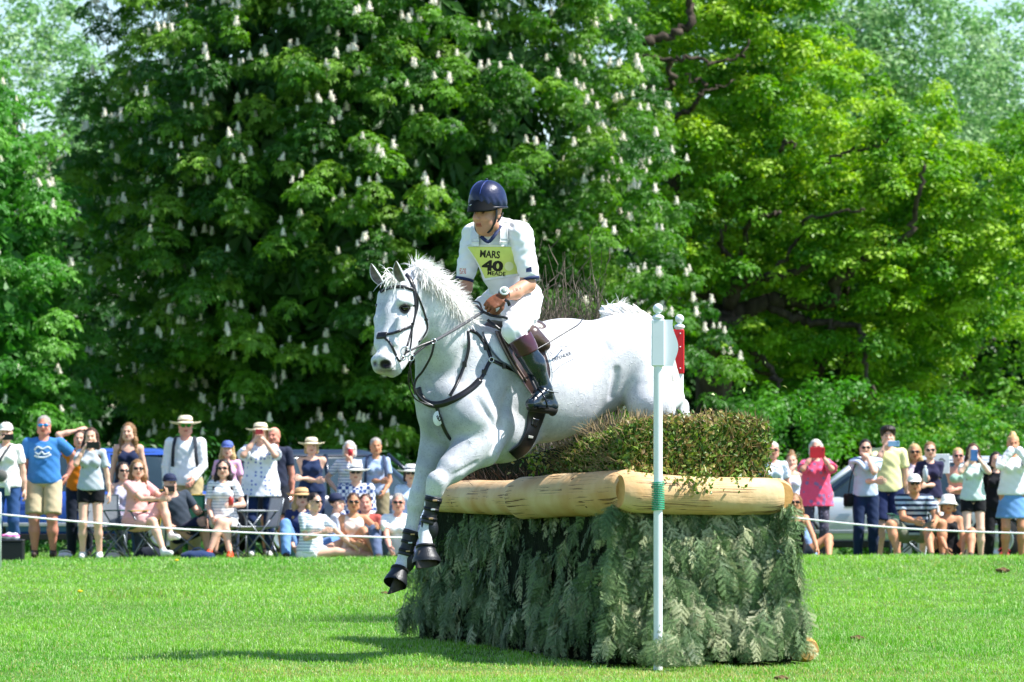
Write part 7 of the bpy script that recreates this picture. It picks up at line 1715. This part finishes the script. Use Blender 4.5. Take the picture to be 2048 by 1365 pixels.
# ------------------------------------------------------------------ rope and stakes
def rope():
    m = mat('white_rope', 'f3f4f4', rough=.7, bump=.001, bscale=300); w_ = mat('white_stake', 'f0f1f1', rough=.4)
    def stake(px, D, lab):
        x = (px-1024)/F*D; z = float(gz(x, D)); t = thing('rope_stake', (x, D, z), lab, 'stake', 'white stakes holding the rope'); mesh('post', *lathe([(0, -.1), (.016, -.1), (.016, .88), (.010, .90), (0, .90)], seg=12), w_, t)
        mesh('hook', *tube(spline([(0, -.014, .72), (.0, -.03, .715), (0, -.03, .735)], 8), .004, 6), mat('hook_steel', '8a8f94', rough=.3, metal=.8), t)
    stake(0, 52.0, 'white rope stake at the left edge of the photo'); stake(1330, 53.5, 'white rope stake hidden behind the brush fence'); stake(2120, 53.5, 'white rope stake just past the right edge')
    def run(nm, pts, lab):
        p = spline([P(*q) for q in pts], 80); c = p[0]; t = thing('rope', c, lab, 'rope', 'white crowd ropes'); mesh('cord', *tube(p-c, .0105, 8), m, t)
    run('rope', [(0, 1029, 51.97), (160, 1044, 52.2), (320, 1056, 52.6), (500, 1066, 52.9), (700, 1073, 53.1), (850, 1075, 53.3), (1100, 1062, 53.4), (1330, 1016, 53.46)], 'white rope sagging in front of the seated crowd on the left')
    run('rope', [(1330, 1016, 53.46), (1450, 1024, 53.4), (1560, 1033, 53.4), (1700, 1048, 53.4), (1850, 1060, 53.4), (2048, 1067, 53.4), (2120, 1066, 53.4)], 'white rope in front of the spectators on the right')
rope()

# ------------------------------------------------------------------ cars parked behind the crowd
def car(px, D, label, paint, L=4.4, rz=0., dark=False, H=1.46, grp='cars parked behind the spectators'):
    x = (px-1024)/F*D; t = thing('parked_car', (x, D, float(gz(x, D))), label, 'car', grp, rz=rz)
    pm = mat('car_paint_'+paint, paint, rough=.25, var=.02, spec=.6, coat=.8, metal=.25); gm = mat('car_window', '2a3a40', rough=.06, spec=.8, coat=.5, var=.1); pl = mat('car_black_trim', '16171a', rough=.5); gr = mat('car_grey_trim', '9a9fa3', rough=.4)
    # body loft along the length
    st = np.linspace(-L/2, L/2, 45); u = st/(L/2); hw = .88*(1-.10*np.abs(u)**5-.05*np.abs(u)**14); top = .93-.10*np.clip(u, 0, 1)**1.5-.05*np.clip(-u, 0, 1)**3-.16*np.abs(u)**16; bot = .22+.10*np.abs(u)**8
    sec = [(0, 0.0), (.80, 0.0), (.97, .10), (1.0, .35), (.99, .62), (.95, .86), (.84, .98), (.5, 1.0), (0, 1.0)]
    sec = sec+[(-a, b) for a, b in sec[-2:0:-1]]
    V = np.array([[(s, a*w_, bt+(tp-bt)*b) for a, b in sec] for s, w_, tp, bt in zip(st, hw, top, bot)]).reshape(-1, 3); k = len(sec); i = np.arange(len(st)-1)[:, None]*k; j = np.arange(k)[None]; j2 = (j+1) % k
    Q = np.stack([i+j, i+j2, i+k+j2, i+k+j], -1).reshape(-1, 4); c0 = len(V); V = np.vstack([V, V[:k].mean(0), V[-k:].mean(0)]); jj = np.arange(k); T = np.vstack([np.stack([(jj+1) % k, jj, np.full(k, c0)], 1), np.stack([len(V)-2-k+jj, len(V)-2-k+(jj+1) % k, np.full(k, c0+1)], 1)])
    mesh('body', V, [Q[:, ::-1], T[:, ::-1]], pm, t)
    def cabin(nm, m, sc, z0, z1, x0b, x0t, x1t, x1b, wb, wt, seg=14):
        rings = []
        for f in np.linspace(0, 1, 7):
            z = z0+(z1-z0)*f; a = x0b+(x0t-x0b)*f**1.2; b = x1b+(x1t-x1b)*f**1.2; w_ = wb+(wt-wb)*f**1.3; q = np.linspace(0, 2*math.pi, 40, endpoint=False); ex = .42
            X = (a+b)/2+(b-a)/2*np.sign(np.cos(q))*np.abs(np.cos(q))**ex; Y = w_*np.sign(np.sin(q))*np.abs(np.sin(q))**ex; rings.append(np.stack([X, Y, np.full(40, z)], 1))
        V = np.vstack(rings); ii = np.arange(6)[:, None]*40; j = np.arange(40)[None]; j2 = (j+1) % 40; Q = np.stack([ii+j, ii+j2, ii+40+j2, ii+40+j], -1).reshape(-1, 4); V = np.vstack([V, V[-40:].mean(0)]); jj = np.arange(40)
        return mesh(nm, V, [Q, np.stack([240+jj, 240+(jj+1) % 40, np.full(40, 280)], 1)], m, t)
    cabin('windows', gm, 1, .84, H-.05, -L*.46, -L*.33, L*.10, L*.27, .80, .60)
    cabin('roof', pm, 1, H-.09, H, -L*.365, -L*.30, L*.07, L*.125, .63, .50)
    for sg in (-1, 1):
        for xa, xb in ((-L*.40, -L*.33), (-L*.13, -L*.12), (.06*L, .05*L), (L*.262, L*.11)):
            mesh('pillar', *tube(np.array([(xa, sg*.795, .86), (xb, sg*.635, H-.07)]), .03, 8), pm, t)
        mesh('side_trim', *box((0, sg*.885, .42), (L*.78, .02, .05), None, .006), gr, t, smooth=False)
        mesh('sill', *box((0, sg*.86, .25), (L*.56, .04, .09), None, .01), pl, t, smooth=False)
        for xx in (-L*.10, L*.14): mesh('door_handle', *box((xx, sg*.885, .76), (.16, .025, .028), None, .008), gr, t, smooth=False)
        for xx in (-L*.30, L*.305):
            w_ = mesh('wheel', *lathe([(0, -.1), (.30, -.1), (.325, -.07), (.325, .07), (.30, .1), (.0, .1)], c=(xx, sg*.80, .32), axis=(0, 1, 0), seg=28), mat('tyre_rubber', '17181a', rough=.8), t)
            mesh('rim', *lathe([(0, .108), (.06, .112), (.09, .104), (.19, .100), (.205, .108), (.215, .10)] if sg > 0 else [(0, -.108), (.06, -.112), (.09, -.104), (.19, -.10), (.205, -.108), (.215, -.10)], c=(xx, sg*.80, .32), axis=(0, 1, 0), seg=28), mat('alloy_rim', 'b9bec2', rough=.3, metal=.8), w_)
            a = np.linspace(.0, math.pi, 16); V, Fs = tube(np.array([(xx+.37*math.cos(q), sg*.862, .30+.37*math.sin(q)) for q in a]), .028, 8); mesh('wheel_arch', V, Fs, pl, t)
        mesh('headlight', *box((L*.465, sg*.62, .68), (.12, .34, .15), None, .03), mat('headlamp_glass', 'dfe6ea', rough=.1), t); mesh('tail_light', *box((-L*.470, sg*.66, .74), (.08, .26, .18), None, .03), mat('tail_lamp', 'a3181c', rough=.2), t)
        mesh('mirror', *box((L*.20, sg*.98, .93), (.12, .18, .12), None, .03), pm, t)
    for sg in (-1, 1): mesh('bumper', *box((sg*L*.487, 0, .36), (.16, 1.55, .20), None, .04), gr, t)
    mesh('number_plate', *box((L*.505, 0, .42), (.02, .5, .11), None, .004), mat('plate_white', 'e6e8e2', rough=.4), t, smooth=False)
    return t
car(140, 62.3, 'blue car parked behind the man in the blue T-shirt', '2f57b0', L=4.2, rz=math.pi+.12)
car(672, 63.5, 'dark blue car half hidden behind the standing woman in stripes', '1d2636', L=4.3, rz=.55, H=1.5)
car(1790, 62.5, 'silver car parked behind the spectators on the right', 'c3c9ce', L=4.6, rz=math.pi-.06)
def parasol():
    c = P(785, 968, 66); t = thing('red_canopy', (c[0], 66, 0), 'low red canopy top glimpsed behind the panama hat', 'canopy'); z = c[2]
    mesh('roof', *lathe([(0, z+.05), (.4, z-.02), (.75, z-.12), (.76, z-.17), (.74, z-.17), (.4, z-.05)], seg=20), mat('red_canvas', 'c81f30', rough=.7), t); mesh('pole', *lathe([(0, 0), (.02, 0), (.02, z)], seg=8), MATS['chair_steel_tube'], t)
parasol()
CL = ['flying highest, left of the bushy oak trunk', 'flying over the hedge, second highest', 'flying level with the horse hock, right of the hedge end', 'in the air above the woman in pink', 'in the air just above the hedge\'s right end', 'close above the hedge top near its middle', 'nearest the horse\'s hind leg', 'in the air above the hedge\'s right half', 'flying furthest right of all', 'in the air right of the red flag']
def clippings():
    r = np.random.default_rng(12); m = mat('flying_clipping', 'b8c48a', rough=.6, trans=.2)
    for k, (px, py) in enumerate([(1530, 722), (1581, 713), (1600, 795), (1640, 770), (1602, 842), (1490, 775), (1430, 790), (1565, 772), (1668, 818), (1462, 738)]):
        D = 30.6+r.normal(0, .3); c = P(px, py, D); V, Fs, _ = leaf_cards(np.zeros((1, 3)), r.normal(size=(1, 3)), np.array([.035]), r, 'leaf')
        o = mesh('leaf_clipping', np.vstack([V, V+np.array((0, .0015, 0))]), [Fs[0], Fs[0][:, ::-1]+4], m); o.location = c; tag(o, 'tiny leaf clipping '+CL[k], 'leaf', 'leaf clippings flying above the hedge')
clippings()
